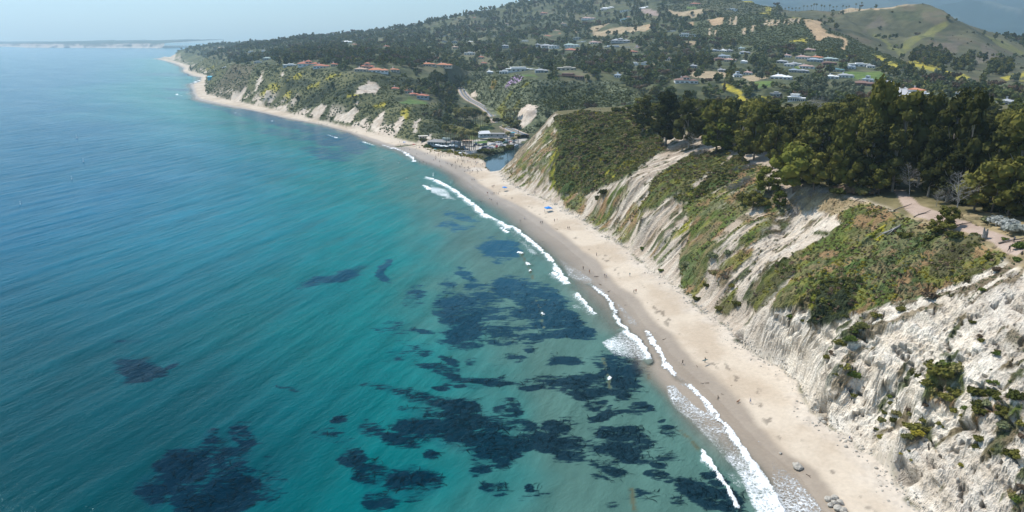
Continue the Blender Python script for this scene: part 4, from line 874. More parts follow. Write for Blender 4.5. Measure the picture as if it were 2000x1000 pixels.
me = new_mesh("sea", np.stack([x, y, sz], 1)[u], inv.reshape(-1, 4), [m_sea], {"Col": wc[u], "foam": foam[u], "kelp": kelp[u], "depth_alpha": alpha[u]})
tag(obj("sea", me), "calm teal sea with low swell, white breakers and dark kelp beds", kind='structure')
# ------------------------------------------------------------------ lagoon at the creek mouth
lag = [(922, 352), (938, 345), (956, 338), (972, 334), (985, 318), (1010, 300), (1030, 285), (1040, 270), (1020, 262), (996, 283), (980, 290), (955, 300), (938, 300), (925, 315), (930, 335)]
lw = offs(np.vstack([lagp, lagp[:2]]), -3.0)[1:-1] if False else lagp + (lagp - lagp.mean(0)) / np.linalg.norm(lagp - lagp.mean(0), axis=1)[:, None] * 2.5
m_lag = bpy.data.materials.new("creek_water"); m_lag.use_nodes = True
b = m_lag.node_tree.nodes["Principled BSDF"]; b.inputs["Base Color"].default_value = (.010, .030, .036, 1); b.inputs["Roughness"].default_value = .10; b.inputs["IOR"].default_value = 1.33
n = m_lag.node_tree.nodes.new("ShaderNodeTexNoise"); n.inputs["Scale"].default_value = .5; n.inputs["Detail"].default_value = 4
g_ = m_lag.node_tree.nodes.new("ShaderNodeNewGeometry"); m_lag.node_tree.links.new(g_.outputs["Position"], n.inputs["Vector"])
bq = m_lag.node_tree.nodes.new("ShaderNodeBump"); bq.inputs["Strength"].default_value = .35; m_lag.node_tree.links.new(n.outputs[0], bq.inputs["Height"]); m_lag.node_tree.links.new(bq.outputs[0], b.inputs["Normal"])
o = obj("lagoon", new_mesh("lagoon", np.column_stack([lw, np.full(len(lw), .35)]), [list(range(len(lw)))], [m_lag], smooth=False))
tag(o, "still blue-green lagoon at the creek mouth", kind='structure')

# ------------------------------------------------------------------ the coast beyond the headland, faint in the haze
def strip(name, us, prof, matn, attr):
    V = np.stack([np.stack(p, 1) for p in prof], 0)       # rows x n x 3
    nr, n_ = V.shape[:2]
    a, b_ = np.meshgrid(np.arange(nr - 1), np.arange(n_ - 1), indexing='ij'); a = a.ravel(); b_ = b_.ravel()
    f = np.stack([a * n_ + b_, a * n_ + b_ + 1, (a + 1) * n_ + b_ + 1, (a + 1) * n_ + b_], 1)
    return new_mesh(name, V.reshape(-1, 3), f, [matn], {"Col": attr.reshape(-1, 3)})
m_farg = mat_ground("far_land", .97, bump=.2, bscale=.05, nvar=.2)
us = np.linspace(-140, 345, 500)
ysh = np.interp(us, [-140, 0, 60, 90, 345], [9400, 9000, 8300, 7700, 7250])
xsh = (us - 1000) / FPX * ysh * 1.0
hh = np.interp(us, [-140, 0, 55, 100, 200, 345], [22, 26, 30, 38, 40, 46]) * (.85 + .3 * fbm(us / 30, us * 0, seed=301))
prof = []; cc = []
for t, dy in ((-.08, -20), (.02, 0), (.10, 15), (.45, 40), (.8, 60), (1.0, 85), (1.12, 200), (1.25, 500), (1.45, 1200), (1.6, 2500)):
    nz = (fbm(us / 6 + dy, us * 0 + dy / 100, oct=3, seed=302) - .5)
    prof.append((xsh * (1 + dy / ysh * .3), ysh + dy + nz * 60 * (t < 1), hh * t + nz * (10 if t > .9 else 0) * 1.5))
    c = np.where((t < .95) & (us[:, None] > 30), np.array((.50, .40, .32)), np.array((.06, .07, .045)))
    if t < .15: c = np.tile((.55, .45, .35), (len(us), 1))
    k = sstep(.42, .6, fbm(us / 9, us * 0 + dy / 30, oct=3, seed=303))[:, None] * (t > .15) * .8
    cc.append(c * (1 - k) + np.array((.06, .07, .045)) * k)
o = obj("far_coast", strip("far_coast", us, prof, m_farg, np.stack(cc, 0))); tag(o, "faint pale cliffs of the coast across the bay", kind='structure')

# mountains inland
us = np.linspace(1380, 2350, 420)
vs = np.linspace(0, 1, 70)
MP = []; MC = []
for v in vs:
    Yd = 3400 + v * 6200
    x = (us - 1000) / FPX * Yd
    z = 30 + 620 * sstep(.12, 1.0, v) ** 1.15
    n = ridge(x / 1500, Yd / 1500 + 0 * x, oct=4, seed=311)
    n5 = fbm(x / 350, Yd / 350 + 0 * x, oct=3, seed=312)
    z = z + (n - .55) * 420 * sstep(.1, .6, v) + (n5 - .5) * 60
    z = z * sstep(-.02, .05, v) - 5
    MP.append((x, np.full_like(x, Yd), z))
    k = sstep(.56, .68, fbm(x / 260, Yd / 420 + 0 * x, oct=4, seed=313))
    MC.append(mix((.018, .045, .05), (.12, .13, .11), k * sstep(.75, .3, v)))
o = obj("mountains", strip("mountains", us, MP, m_farg, np.stack(MC, 0))); tag(o, "hazy blue mountains behind the hills", kind='structure')

# ------------------------------------------------------------------ the sea air
hb = MB().box(-17500, 12000, -600, 15000, -14, 760)
m_haze = bpy.data.materials.new("sea_air"); m_haze.use_nodes = True
nt_ = m_haze.node_tree; nt_.nodes.clear()
ho = nt_.nodes.new("ShaderNodeOutputMaterial"); hv = nt_.nodes.new("ShaderNodeVolumePrincipled")
hv.inputs["Color"].default_value = (.70, .90, 1.0, 1); hv.inputs["Density"].default_value = 0.000085; hv.inputs["Anisotropy"].default_value = .45
nt_.links.new(hv.outputs[0], ho.inputs["Volume"])
o = obj("haze", hb.mesh("haze", [m_haze])); tag(o, "pale blue sea haze that far hills fade into", kind='stuff')
# ------------------------------------------------------------------ materials and meshes of plants
def mat_leaf(name, c1, c2, c3=None, transl=.18, rough=.85):
    m = bpy.data.materials.new(name); m.use_nodes = True; nt = m.node_tree; nt.nodes.clear(); nd = nt.nodes; lk = nt.links
    oi = nd.new("ShaderNodeObjectInfo"); geo = nd.new("ShaderNodeNewGeometry"); n = nd.new("ShaderNodeTexNoise"); n.inputs["Scale"].default_value = .45; n.inputs["Detail"].default_value = 3
    lk.new(geo.outputs["Position"], n.inputs["Vector"])
    r = nd.new("ShaderNodeValToRGB"); e = r.color_ramp.elements; e[0].position = .0; e[0].color = (*c1, 1); e[1].position = 1; e[1].color = (*c2, 1)
    if c3: q = e.new(.82); q.color = (*c2, 1); e[2].color = (*c3, 1)
    a = nd.new("ShaderNodeMath"); a.operation = 'MULTIPLY_ADD'; a.inputs[1].default_value = .9; a.inputs[2].default_value = -.42
    lk.new(n.outputs[0], a.inputs[0])
    s = nd.new("ShaderNodeMath"); s.operation = 'ADD'; lk.new(a.outputs[0], s.inputs[0]); lk.new(oi.outputs["Random"], s.inputs[1]); s.use_clamp = True
    lk.new(s.outputs[0], r.inputs[0])
    d = nd.new("ShaderNodeBsdfDiffuse"); t = nd.new("ShaderNodeBsdfTranslucent"); x = nd.new("ShaderNodeMixShader"); x.inputs[0].default_value = transl
    o = nd.new("ShaderNodeOutputMaterial")
    lk.new(r.outputs[0], d.inputs[0]); lk.new(r.outputs[0], t.inputs[0]); lk.new(d.outputs[0], x.inputs[1]); lk.new(t.outputs[0], x.inputs[2]); lk.new(x.outputs[0], o.inputs[0])
    return m
ML = {
 'dark': mat_leaf("leaves_dark", (.030, .034, .011), (.105, .102, .030)),
 'mid': mat_leaf("leaves_mid", (.046, .060, .022), (.135, .145, .052), (.17, .13, .075)),
 'olive': mat_leaf("leaves_olive", (.050, .054, .013), (.195, .180, .044)),
 'bright': mat_leaf("leaves_bright", (.065, .080, .014), (.20, .20, .042)),
 'mix': mat_leaf("leaves_mixed", (.056, .075, .028), (.145, .162, .058), (.22, .20, .095)),
 'green': mat_leaf("leaves_green", (.065, .095, .022), (.16, .19, .042)),
 'brown': mat_leaf("leaves_brown", (.095, .070, .045), (.17, .12, .08)),
 'grey': mat_leaf("leaves_greygreen", (.10, .115, .070), (.20, .215, .13)),
 'scrub': mat_leaf("scrub_leaves", (.046, .056, .015), (.108, .108, .028)),
 'scrubm': mat_leaf("scrub_mixed", (.10, .11, .036), (.21, .19, .070), (.27, .19, .12)),
 'sage': mat_leaf("scrub_sage", (.12, .14, .070), (.22, .23, .12)),
 'yellow': mat_leaf("scrub_yellow", (.12, .13, .03), (.34, .28, .04)),
 'white': mat_leaf("scrub_pale", (.30, .31, .26), (.46, .46, .42)),
 'palm': mat_leaf("palm_fronds", (.10, .105, .035), (.25, .225, .09)),
}
M_BARK = mat_plain("bark", (.16, .125, .095), .95, .3, 2)
M_PALE = mat_plain("pale_bark", (.34, .29, .24), .9, .3, 1.5)
M_DEAD = mat_plain("weathered_wood", (.31, .29, .265), .9, .3, 2)
M_PALMT = mat_plain("palm_bark", (.12, .10, .085), .95, .25, 1)
M_SKIRT = mat_plain("dry_fronds", (.30, .235, .15), .95, .3, 2)

def ico():
    t = (1 + 5 ** .5) / 2
    v = np.array([(-1, t, 0), (1, t, 0), (-1, -t, 0), (1, -t, 0), (0, -1, t), (0, 1, t), (0, -1, -t), (0, 1, -t), (t, 0, -1), (t, 0, 1), (-t, 0, -1), (-t, 0, 1)], float); v /= np.linalg.norm(v[0])
    f = [(0, 11, 5), (0, 5, 1), (0, 1, 7), (0, 7, 10), (0, 10, 11), (1, 5, 9), (5, 11, 4), (11, 10, 2), (10, 7, 6), (7, 1, 8), (3, 9, 4), (3, 4, 2), (3, 2, 6), (3, 6, 8), (3, 8, 9), (4, 9, 5), (2, 4, 11), (6, 2, 10), (8, 6, 7), (9, 8, 1)]
    return v, f
def ico2():
    v, f = ico(); v = list(map(tuple, v)); c = {}; nf = []
    def md(a, b):
        k = (min(a, b), max(a, b))
        if k not in c:
            p = np.array(v[a]) + np.array(v[b]); p /= np.linalg.norm(p); v.append(tuple(p)); c[k] = len(v) - 1
        return c[k]
    for a, b, d in f:
        x, y, z = md(a, b), md(b, d), md(d, a); nf += [(a, x, z), (x, b, y), (z, y, d), (x, y, z)]
    return np.array(v), nf
IV, IF = ico(); IV2, IF2 = ico2()
def leaf_cloud(mb, lobes, per, leaf, g, m=0, core=True, flat=1.0, fine=False):
    """foliage: each lobe a dark uneven core wrapped in many small leaf-clump faces"""
    for (cx, cy, cz, r) in lobes:
        if core:
            vv, ff = (IV2, IF2) if fine else (IV, IF)
            s = (.62 + .3 * g.random(len(vv)))[:, None]
            mb.add(vv * s * r * np.array((1, 1, .8 * flat)) + (cx, cy, cz), ff, m)
        n = int(per * (r ** 1.3))
        d = g.normal(size=(n, 3)); d /= np.linalg.norm(d, axis=1)[:, None]; d[:, 2] = np.where(d[:, 2] < -.35, -d[:, 2], d[:, 2])
        rad = r * (.62 + .46 * g.random(n) ** .8)
        p = d * rad[:, None] * np.array((1, 1, .82 * flat)) + (cx, cy, cz)
        nr = d + g.normal(size=(n, 3)) * .55; nr /= np.linalg.norm(nr, axis=1)[:, None]
        a = np.cross(nr, g.normal(size=(n, 3))); a /= np.linalg.norm(a, axis=1)[:, None] + 1e-9; b = np.cross(nr, a)
        sz = leaf * (.55 + .9 * g.random(n))[:, None]
        q = np.stack([p - a * sz - b * sz * .6, p + a * sz - b * sz * .5, p + a * sz * .7 + b * sz * .7 + nr * sz * .25, p - a * sz * .8 + b * sz * .6], 1).reshape(-1, 3)
        base = mb.n; mb.v.append(q); mb.f += [(base + 4 * i, base + 4 * i + 1, base + 4 * i + 2, base + 4 * i + 3) for i in range(n)]; mb.m += [m] * n; mb.n += 4 * n
def tree_pair(name, seed, H, W, lobes_n, per, leaf, leafm, barkm, base=.35, shape='round', fine=False):
    """trunk mesh with limbs that reach into the lobes, crown mesh of lobes; unit = metres for height H"""
    g = np.random.default_rng(seed); lobes = []; tr = MB()
    lean = g.normal(size=2) * .05 * H
    nst = 1 if shape != 'multi' else 3
    for k in range(lobes_n):
        t = (k + .5) / lobes_n
        an = k * 2.4 + g.random() * .9
        if shape == 'tall': zc = base + (1 - base) * (.08 + .86 * t); rr = W * (.25 + .62 * math.sin(math.pi * min(1, .22 + .75 * t))) * (.25 + .6 * g.random()); lr = W * (.26 + .22 * g.random())
        elif shape == 'flat': zc = .72 + .2 * g.random(); rr = W * math.sqrt(t) * .9; lr = W * (.24 + .16 * g.random())
        elif shape == 'cone': zc = base + (1 - base) * t; rr = W * (1 - t) * .62 * g.random(); lr = W * (1.05 - .85 * t) * .62
        else: zc = base + (1 - base) * (.15 + .72 * t); rr = W * math.sqrt(max(0, 1 - (1.55 * (t - .42)) ** 2)) * (.35 + .5 * g.random()); lr = W * (.30 + .20 * g.random())
        lobes.append((math.cos(an) * rr + lean[0] * zc, math.sin(an) * rr + lean[1] * zc, zc * H, lr))
    r0 = .018 * H + .08
    top = max(l[2] for l in lobes)
    for q in range(nst):
        o0 = g.normal(size=2) * (.0 if nst == 1 else .06 * H)
        P = [(o0[0] * .3, o0[1] * .3, -.8), (o0[0] * .4, o0[1] * .4, .1 * H), (lean[0] * .4 + o0[0], lean[1] * .4 + o0[1], .42 * H), (lean[0] * .8 + o0[0] * 1.3, lean[1] * .8 + o0[1] * 1.3, top * .9)]
        tr.tube(P, [r0 * 1.25, r0, r0 * .65, r0 * .15], 6)
    for (x, y, z, r) in lobes[::2 if lobes_n > 8 else 1]:
        z0 = max(.18 * H, z - .28 * H)
        tr.tube([(lean[0] * z0 / H, lean[1] * z0 / H, z0), ((x + lean[0] * z0 / H) * .5, (y + lean[1] * z0 / H) * .5, (z + z0) * .5 - .02 * H), (x, y, z)], [r0 * .42, r0 * .28, r0 * .08], 4)
    cr = MB(); leaf_cloud(cr, lobes, per, leaf, g, flat=.9, fine=fine)
    return tr.mesh(name + "_trunk", [barkm], smooth=True), cr.mesh(name + "_crown", [leafm])
def tree_single(name, seed, H, W, lobes_n, per, leaf, leafm, barkm, base=.3, shape='round'):
    t, c = tree_pair(name, seed, H, W, lobes_n, per, leaf, leafm, barkm, base, shape)
    def arr(me):
        v = np.empty(len(me.vertices) * 3, np.float32); me.vertices.foreach_get("co", v); return v.reshape(-1, 3), [tuple(p.vertices) for p in me.polygons]
    mb = MB(); v, f = arr(c); mb.add(v, f, 0); v, f = arr(t); mb.add(v, f, 1)
    return mb.mesh(name, [leafm, barkm])
def dead_mesh(name, seed, H, spread=.5, n=16, twigs=5, mat=None, r0=None):
    g = np.random.default_rng(seed); mb = MB(); r0 = r0 or .02 * H + .05
    ln = g.normal(size=2) * .10 * H
    P = [np.array((0, 0, -.5)), np.array((ln[0] * .2, ln[1] * .2, H * .35)), np.array((ln[0] * .7, ln[1] * .6, H * .7)), np.array((ln[0], ln[1], H))]
    mb.tube(P, [r0, r0 * .8, r0 * .45, r0 * .1], 6)
    for k in range(n):
        t = .28 + .68 * k / n; an = k * 2.4 + g.random(); L = H * spread * (1.1 - t) * (.6 + .7 * g.random())
        s = np.array([np.interp(t, (0, .35, .7, 1), [p[j] for p in P]) for j in range(3)])
        d = np.array((math.cos(an), math.sin(an), .35 + .5 * g.random())); e = s + d * L; md = s + d * L * .5 + g.normal(size=3) * L * .12
        mb.tube([s, md, e], [r0 * .38 * (1.1 - t), r0 * .26 * (1.1 - t), .015], 4, cap=False)
        for q in range(twigs):
            w = .3 + .7 * g.random(); b0 = s + (e - s) * w; dd = d + g.normal(size=3) * .8
            mb.tube([b0, b0 + dd * L * .22, b0 + dd * L * .40 + g.normal(size=3) * L * .08], [r0 * .14 * (1.1 - t) + .012, r0 * .1 * (1.1 - t) + .01, .008], 3, cap=False)
    return mb.mesh(name, [mat or M_DEAD])
def shrub_mesh(name, seed, r, leafm, n=5, per=26, leaf=.16, flat=.75, core=True):
    g = np.random.default_rng(seed); mb = MB(); lobes = []
    for k in range(n):
        a = g.random() * 6.28; q = r * .55 * math.sqrt(g.random()); lobes.append((math.cos(a) * q, math.sin(a) * q, r * (.22 + .25 * g.random()), r * (.42 + .22 * g.random())))
    leaf_cloud(mb, lobes, per / max(r, .4) ** 1.3 * 1.6, leaf * r, g, flat=flat, core=core)
    return mb.mesh(name, [leafm])

# ------------------------------------------------------------------ naming by look and place
REG = []                       # (object, text, screen x, what the place among its like is counted in)
def reg(o, text, cat, px, group=None, among=None):
    tag(o, None, cat, group); REG.append([o, text, float(px), among]); return o
ORD = ["", "second ", "third ", "fourth ", "fifth ", "sixth ", "seventh ", "eighth ", "ninth ", "tenth ", "eleventh ", "twelfth ", "thirteenth ", "fourteenth ", "fifteenth ", "sixteenth ", "seventeenth ", "eighteenth ", "nineteenth ", "twentieth "]
TENS = {20: "twenty", 30: "thirty", 40: "forty", 50: "fifty", 60: "sixty", 70: "seventy", 80: "eighty", 90: "ninety"}
ONES = ["", "first", "second", "third", "fourth", "fifth", "sixth", "seventh", "eighth", "ninth"]
def ordn(k):
    if k < 20: return ORD[k].strip()
    n = k + 1; t = n // 10 * 10; u = n % 10
    if n >= 100: return "hundred-and-" + ordn(n - 101) if n > 101 else "hundred-and-first"
    return TENS[t][:-1] + "ieth" if u == 0 else TENS[t] + "-" + ONES[u]
def finish_labels():
    by = {}
    for r in REG: by.setdefault(r[1], []).append(r)
    for t, rs in by.items():
        if len(rs) == 1: rs[0][0]['label'] = t; continue
        rs.sort(key=lambda r: r[2]); n = len(rs)
        for k, r in enumerate(rs):
            if k == 0: w = "leftmost such"
            elif k == n - 1: w = "rightmost such"
            elif k < (n + 1) // 2: w = ordn(k) + " from the left"
            else: w = ordn(n - 1 - k) + " from the right"
            r[0]['label'] = t + ", " + w
def gn_scatter(name, pts, scl, rot, src_mesh, label, tilt=None):
    """one stuff object: copies of a plant on a cloud of points, via geometry nodes"""
    src = bpy.data.objects.new(name + "_source", src_mesh)      # never linked to the scene: only the pattern the nodes repeat
    me = bpy.data.meshes.new(name); me.vertices.add(len(pts)); me.vertices.foreach_set("co", np.asarray(pts, np.float32).ravel())
    a = me.attributes.new("scl", 'FLOAT_VECTOR', 'POINT'); s = np.asarray(scl, np.float32); s = np.repeat(s[:, None], 3, 1) if s.ndim == 1 else s; a.data.foreach_set("vector", s.ravel())
    a = me.attributes.new("rot", 'FLOAT_VECTOR', 'POINT'); r = np.zeros((len(pts), 3), np.float32); r[:, 2] = rot
    if tilt is not None: r[:, 0] = tilt[0]; r[:, 1] = tilt[1]
    a.data.foreach_set("vector", r.ravel())
    o = bpy.data.objects.new(name, me); col.objects.link(o)
    ng = bpy.data.node_groups.new(name + "_nodes", 'GeometryNodeTree')
    ng.interface.new_socket("Geometry", in_out='INPUT', socket_type='NodeSocketGeometry'); ng.interface.new_socket("Geometry", in_out='OUTPUT', socket_type='NodeSocketGeometry')
    gi = ng.nodes.new('NodeGroupInput'); go = ng.nodes.new('NodeGroupOutput'); ip = ng.nodes.new('GeometryNodeInstanceOnPoints'); oi = ng.nodes.new('GeometryNodeObjectInfo')
    oi.inputs["Object"].default_value = src; oi.inputs["As Instance"].default_value = True
    na = ng.nodes.new('GeometryNodeInputNamedAttribute'); na.data_type = 'FLOAT_VECTOR'; na.inputs["Name"].default_value = "scl"
    nr = ng.nodes.new('GeometryNodeInputNamedAttribute'); nr.data_type = 'FLOAT_VECTOR'; nr.inputs["Name"].default_value = "rot"
    ng.links.new(gi.outputs[0], ip.inputs["Points"]); ng.links.new(oi.outputs["Geometry"], ip.inputs["Instance"])
    ng.links.new(na.outputs["Attribute"], ip.inputs["Scale"]); ng.links.new(nr.outputs["Attribute"], ip.inputs["Rotation"])
    ng.links.new(ip.outputs[0], go.inputs[0])
    md = o.modifiers.new("scatter", 'NODES'); md.node_group = ng
    tag(o, label, kind='stuff'); return o
# ------------------------------------------------------------------ the wood on the near bluff
def cls_at_near(x, y):
    fi = np.interp(y, rows, np.arange(NR)); fj = np.interp(x / y, cols_, np.arange(NC))
    return FCLS[np.clip(np.round(fi).astype(int), 0, NR - 1), np.clip(np.round(fj).astype(int), 0, NC - 1)]
def T(name, seed, H, W, n, per, leaf, lm, bm, base, shape, fine=False): return (tree_pair(name, seed, H, W, n, per, leaf, ML[lm], bm, base * .3, shape, fine), H, W)
EUC = [T("eucalyptus", s, 24, w * 1.1, n, 12, .62, lm, M_PALE, .30, 'tall', True) for s, w, n, lm in ((1, 6.5, 15, 'dark'), (2, 7.5, 18, 'dark'), (3, 6.0, 14, 'olive'), (4, 8.5, 20, 'olive'), (5, 7.0, 16, 'dark'))]
CYP = [T("cypress", s, 14, w, n, 12, .52, lm, M_BARK, .25, sh, True) for s, w, n, lm, sh in ((11, 6.0, 13, 'olive', 'round'), (12, 7.0, 15, 'bright', 'round'), (13, 7.5, 14, 'olive', 'flat'), (14, 5.5, 12, 'bright', 'round'))]
DEAD = [dead_mesh("dead_tree", 20 + k, 12, .42, 24, 11, r0=.16) for k in range(3)]
def put_tree(kind, px, top, foot, hw, text, group, z=46.0, rz=None, among=None, xyz=None):
    (tm, cm), H0, W0 = kind
    if xyz is None:
        p = hit(px, foot); x, y = p[0], p[1]
    else: x, y = xyz
    gz = ground(x, y) - .3
    d = y * cp + (CAM_H - gz) * sp
    H = max(4.0, (foot - top) * d / FPX / cp) if xyz is None else top
    W = hw * d / FPX if xyz is None else hw
    r = bpy.data.objects.new("eucalyptus_tree" if kind in EUC else "cypress_tree", None); col.objects.link(r)
    r.location = (x, y, gz); r.rotation_euler = (0, 0, rng.random() * 6.28 if rz is None else rz)
    s = H / H0; w = W / W0; r.scale = (w, w, s); r.empty_display_size = .1
    a = obj("trunk", tm, r); b = obj("crown", cm, r)
    reg(r, text, "tree", project(x, y, gz + H * .5)[0], group)
    return r
FRONT = [(1255, 192, 262, 27, 'E', 0), (1300, 188, 285, 34, 'E', 1), (1345, 200, 290, 30, 'E', 4), (1378, 214, 272, 30, 'C', 1), (1410, 196, 296, 36, 'C', 0), (1398, 240, 302, 32, 'C', 3), (1440, 200, 300, 30, 'E', 2), (1472, 208, 312, 30, 'E', 3), (1508, 240, 330, 28, 'C', 0),
         (1520, 212, 322, 34, 'E', 2), (1560, 214, 318, 38, 'E', 3), (1548, 284, 378, 44, 'C', 1), (1588, 300, 378, 30, 'C', 0), (1600, 226, 345, 40, 'E', 0), (1636, 242, 372, 38, 'E', 3), (1592, 262, 352, 35, 'E', 2),
         (1704, 176, 362, 44, 'E', 3), (1752, 186, 362, 40, 'E', 2), (1690, 246, 374, 42, 'E', 0), (1742, 262, 376, 34, 'E', 4), (1716, 316, 380, 27, 'C', 0), (1792, 196, 366, 38, 'E', 1), (1842, 184, 372, 44, 'E', 0), (1874, 192, 392, 38, 'E', 4), (1812, 262, 384, 32, 'E', 1),
         (1848, 296, 396, 34, 'E', 0), (1902, 330, 412, 36, 'C', 0), (1936, 318, 416, 42, 'C', 2), (1968, 330, 422, 42, 'C', 0), (1996, 262, 415, 44, 'E', 2), (1930, 250, 400, 40, 'E', 0), (1962, 236, 396, 40, 'E', 3), (2030, 250, 420, 44, 'E', 2), (2040, 340, 440, 40, 'C', 1), (1655, 300, 378, 24, 'C', 0),
         (1450, 262, 318, 20, 'C', 0), (1500, 330, 384, 24, 'C', 3), (1470, 372, 412, 20, 'C', 0), (1520, 372, 408, 14, 'C', 3)]
occupied = []
for px, tp, ft, hw, k, v in FRONT:
    kind = (EUC if k == 'E' else CYP)[v]
    zz_ = 46.0 if ft < 372 or px > 1640 else 44.5
    if (px, ft) in ((1500, 384), (1470, 412), (1520, 408)): zz_ = 34.0 if px != 1500 else 38.0
    nm = {'E': ("tall dark eucalyptus" if v in (0, 1, 4) else "tall olive-green eucalyptus"), 'C': ("rounded olive-green cypress" if v in (0, 2) else "bright green bushy cypress")}[k]
    where = "in the wood's front, left of path" if px < 1755 else "in the wood's front, right of path"
    if px < 1480: where = "at the bluff edge by the grey snags"
    if ft > 380 and px < 1530: where = "growing low on the bluff face"
    o = put_tree(kind, px, tp, ft, hw, nm + " " + where, "trees at the front of the bluff wood", z=zz_)
    occupied.append((o.location.x, o.location.y))
skyl = [(1150, 230), (1230, 206), (1300, 190), (1400, 192), (1500, 212), (1600, 196), (1660, 190), (1700, 180), (1760, 196), (1850, 184), (1890, 205), (1950, 214), (2100, 214)]
edge_front = [(120, 420), (250, 400), (236, 400)]
g = np.random.default_rng(44); cnt = 0
cand = []
yy = 262.0
while yy < 565:
    xx = 60.0 + g.random() * 10
    while xx < .80 * yy + 30:
        cand.append((xx + g.normal() * 2.4, yy + g.normal() * 2.4)); xx += 13.5 + .008 * yy
    yy += 12.5 + .012 * yy
front_px = [(1222, 240), (1240, 262), (1300, 285), (1370, 292), (1450, 305), (1500, 325), (1540, 352), (1640, 366), (1735, 366), (1770, 345), (1800, 366), (1850, 388), (1900, 402), (2100, 440)]
for x, y in cand:
    gz = ground(x, y); px, py = project(x, y, gz)
    if gz < 44 or px > 2090 or px < 1225: continue
    if py > np.interp(px, [p[0] for p in front_px], [p[1] for p in front_px]) - 3: continue
    if py < 205: continue
    if min((x - a) ** 2 + (y - b) ** 2 for a, b in occupied) < 40: continue
    d = y * cp + (CAM_H - gz) * sp
    topp = np.interp(px, [p[0] for p in skyl], [p[1] for p in skyl]) + abs(g.normal()) * 15 + (4 if py < 260 else 0)
    H = (py - topp) * d / FPX / cp
    if H > 27: H = 27 - g.random() * 6
    if H < 6: H = 6 + 5 * g.random()
    k = EUC[g.integers(5)] if H > 14 or g.random() < .3 else CYP[g.integers(4)]
    dk = k in EUC and EUC.index(k) in (0, 1, 4)
    txt = ("dark eucalyptus" if dk else "olive-green eucalyptus") if k in EUC else "low rounded cypress"
    row = "in the back of the bluff wood" if py < 235 else ("deep inside the bluff wood" if py < 285 else "in the middle of the bluff wood")
    put_tree(k, 0, H, 0, (5.0 + 2.6 * g.random()) * (1 if H > 12 else .8), txt + " " + row, "trees inside the bluff wood", xyz=(x, y)); occupied.append((x, y)); cnt += 1
print("wood trees", cnt)
# undergrowth that darkens the floor of the wood
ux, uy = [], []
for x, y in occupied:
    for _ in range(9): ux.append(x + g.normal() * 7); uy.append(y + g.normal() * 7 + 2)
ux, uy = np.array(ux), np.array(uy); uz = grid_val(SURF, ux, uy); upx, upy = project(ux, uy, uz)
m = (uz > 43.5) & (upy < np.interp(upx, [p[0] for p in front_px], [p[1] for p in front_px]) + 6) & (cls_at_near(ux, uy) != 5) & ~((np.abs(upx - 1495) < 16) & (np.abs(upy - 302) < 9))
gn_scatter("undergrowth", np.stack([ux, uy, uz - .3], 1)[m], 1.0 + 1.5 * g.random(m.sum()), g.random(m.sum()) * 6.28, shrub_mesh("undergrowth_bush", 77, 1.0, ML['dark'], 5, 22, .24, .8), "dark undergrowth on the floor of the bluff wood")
# bare grey trees among them
for px, ft, tp, v, txt in ((1306, 268, 205, 0, "bare grey dead tree at the near-left tip of the wood"), (1338, 275, 200, 1, "bare grey snag among dark trees above the green slope"), (1290, 262, 240, 2, "tangled grey dead branches above the green slope"), (1476, 300, 232, 1, "thin bare silver tree beside a dirt clearing at the wood's edge"),
                           (1384, 270, 214, 0, "bare leaning grey tree left of a round cypress"), (1578, 240, 188, 2, "pale bare branches sticking out of the wood's top"), (1600, 232, 190, 0, "white bare snag left of the tallest trees"), (1505, 262, 208, 1, "thin bare branches against the dark wood"), (1776, 384, 322, 2, "grey half-dead tree beside the mouth of the dirt path"),
                           (1868, 424, 338, 0, "big silvery dead tree right of the dirt path"), (1828, 404, 368, 1, "small bare grey trunk beside the silver dead tree"), (1712, 260, 210, 2, "bare white branches in front of the tall dark wood"), (1985, 420, 320, 0, "bare grey tree at the right edge of the wood"), (1925, 330, 262, 1, "curved bare branch high in the wood on the far right"),
                           (1355, 300, 262, 2, "grey dead thicket at the foot of the wood's first trees"), (1416, 292, 240, 0, "grey leafless tree right of the round cypress"), (1868, 260, 215, 1, "pale bare twigs in the wood's right half")):
    x, y, gz = hit(px, ft);  d = y * cp + (CAM_H - gz) * sp
    H = (ft - tp) * d / FPX / cp
    o = obj("dead_tree", DEAD[v], None, (float(x), float(y), gz), g.random() * 6.28, (H / 12,) * 3)
    reg(o, txt, "tree", px, "dead trees of the bluff")
# dead brush lying down the slope
def brush_mesh(seed, L, Wd, n=130):
    g = np.random.default_rng(seed); mb = MB()
    for k in range(n):
        x = (g.random() - .5) * L; y = (g.random() - .5) * Wd; z = .1 + .5 * g.random()
        d = np.array((.75 + .5 * g.random(), g.normal() * .55, g.normal() * .22 + .1)) * (.8 + 1.8 * g.random())
        mb.tube([(x, y, z), (x + d[0] * .5, y + d[1] * .5 + g.normal() * .1, z + d[2]), (x + d[0], y + d[1], z + d[2] * .5)], [.075, .05, .02], 3, cap=False)
    return mb.mesh("dead_brush", [M_DEAD])
BR = [brush_mesh(k, 7, 4) for k in range(3)]
def slope_at(x, y, h=1.5):
    gx_ = (base_h(x + h, y) - base_h(x - h, y)) / (2 * h); gy_ = (base_h(x, y + h) - base_h(x, y - h)) / (2 * h)
    return float(gx_), float(gy_)
def lay(name, me, px, py, sc, down=True, rz=0., dz=0.):
    p = hit(px, py); x, y, z = p; gx_, gy_ = slope_at(x, y)
    nrm = Vector((-gx_, -gy_, 1)).normalized(); q = Vector((0, 0, 1)).rotation_difference(nrm)
    dirn = math.atan2(-gy_, -gx_) if down else 0
    o = obj(name, me, None, (x, y, ground(x, y) + dz)); o.rotation_mode = 'QUATERNION'
    o.rotation_quaternion = q @ Matrix.Rotation(dirn + rz, 3, 'Z').to_quaternion(); o.scale = sc if hasattr(sc, '__len__') else (sc,) * 3
    return o
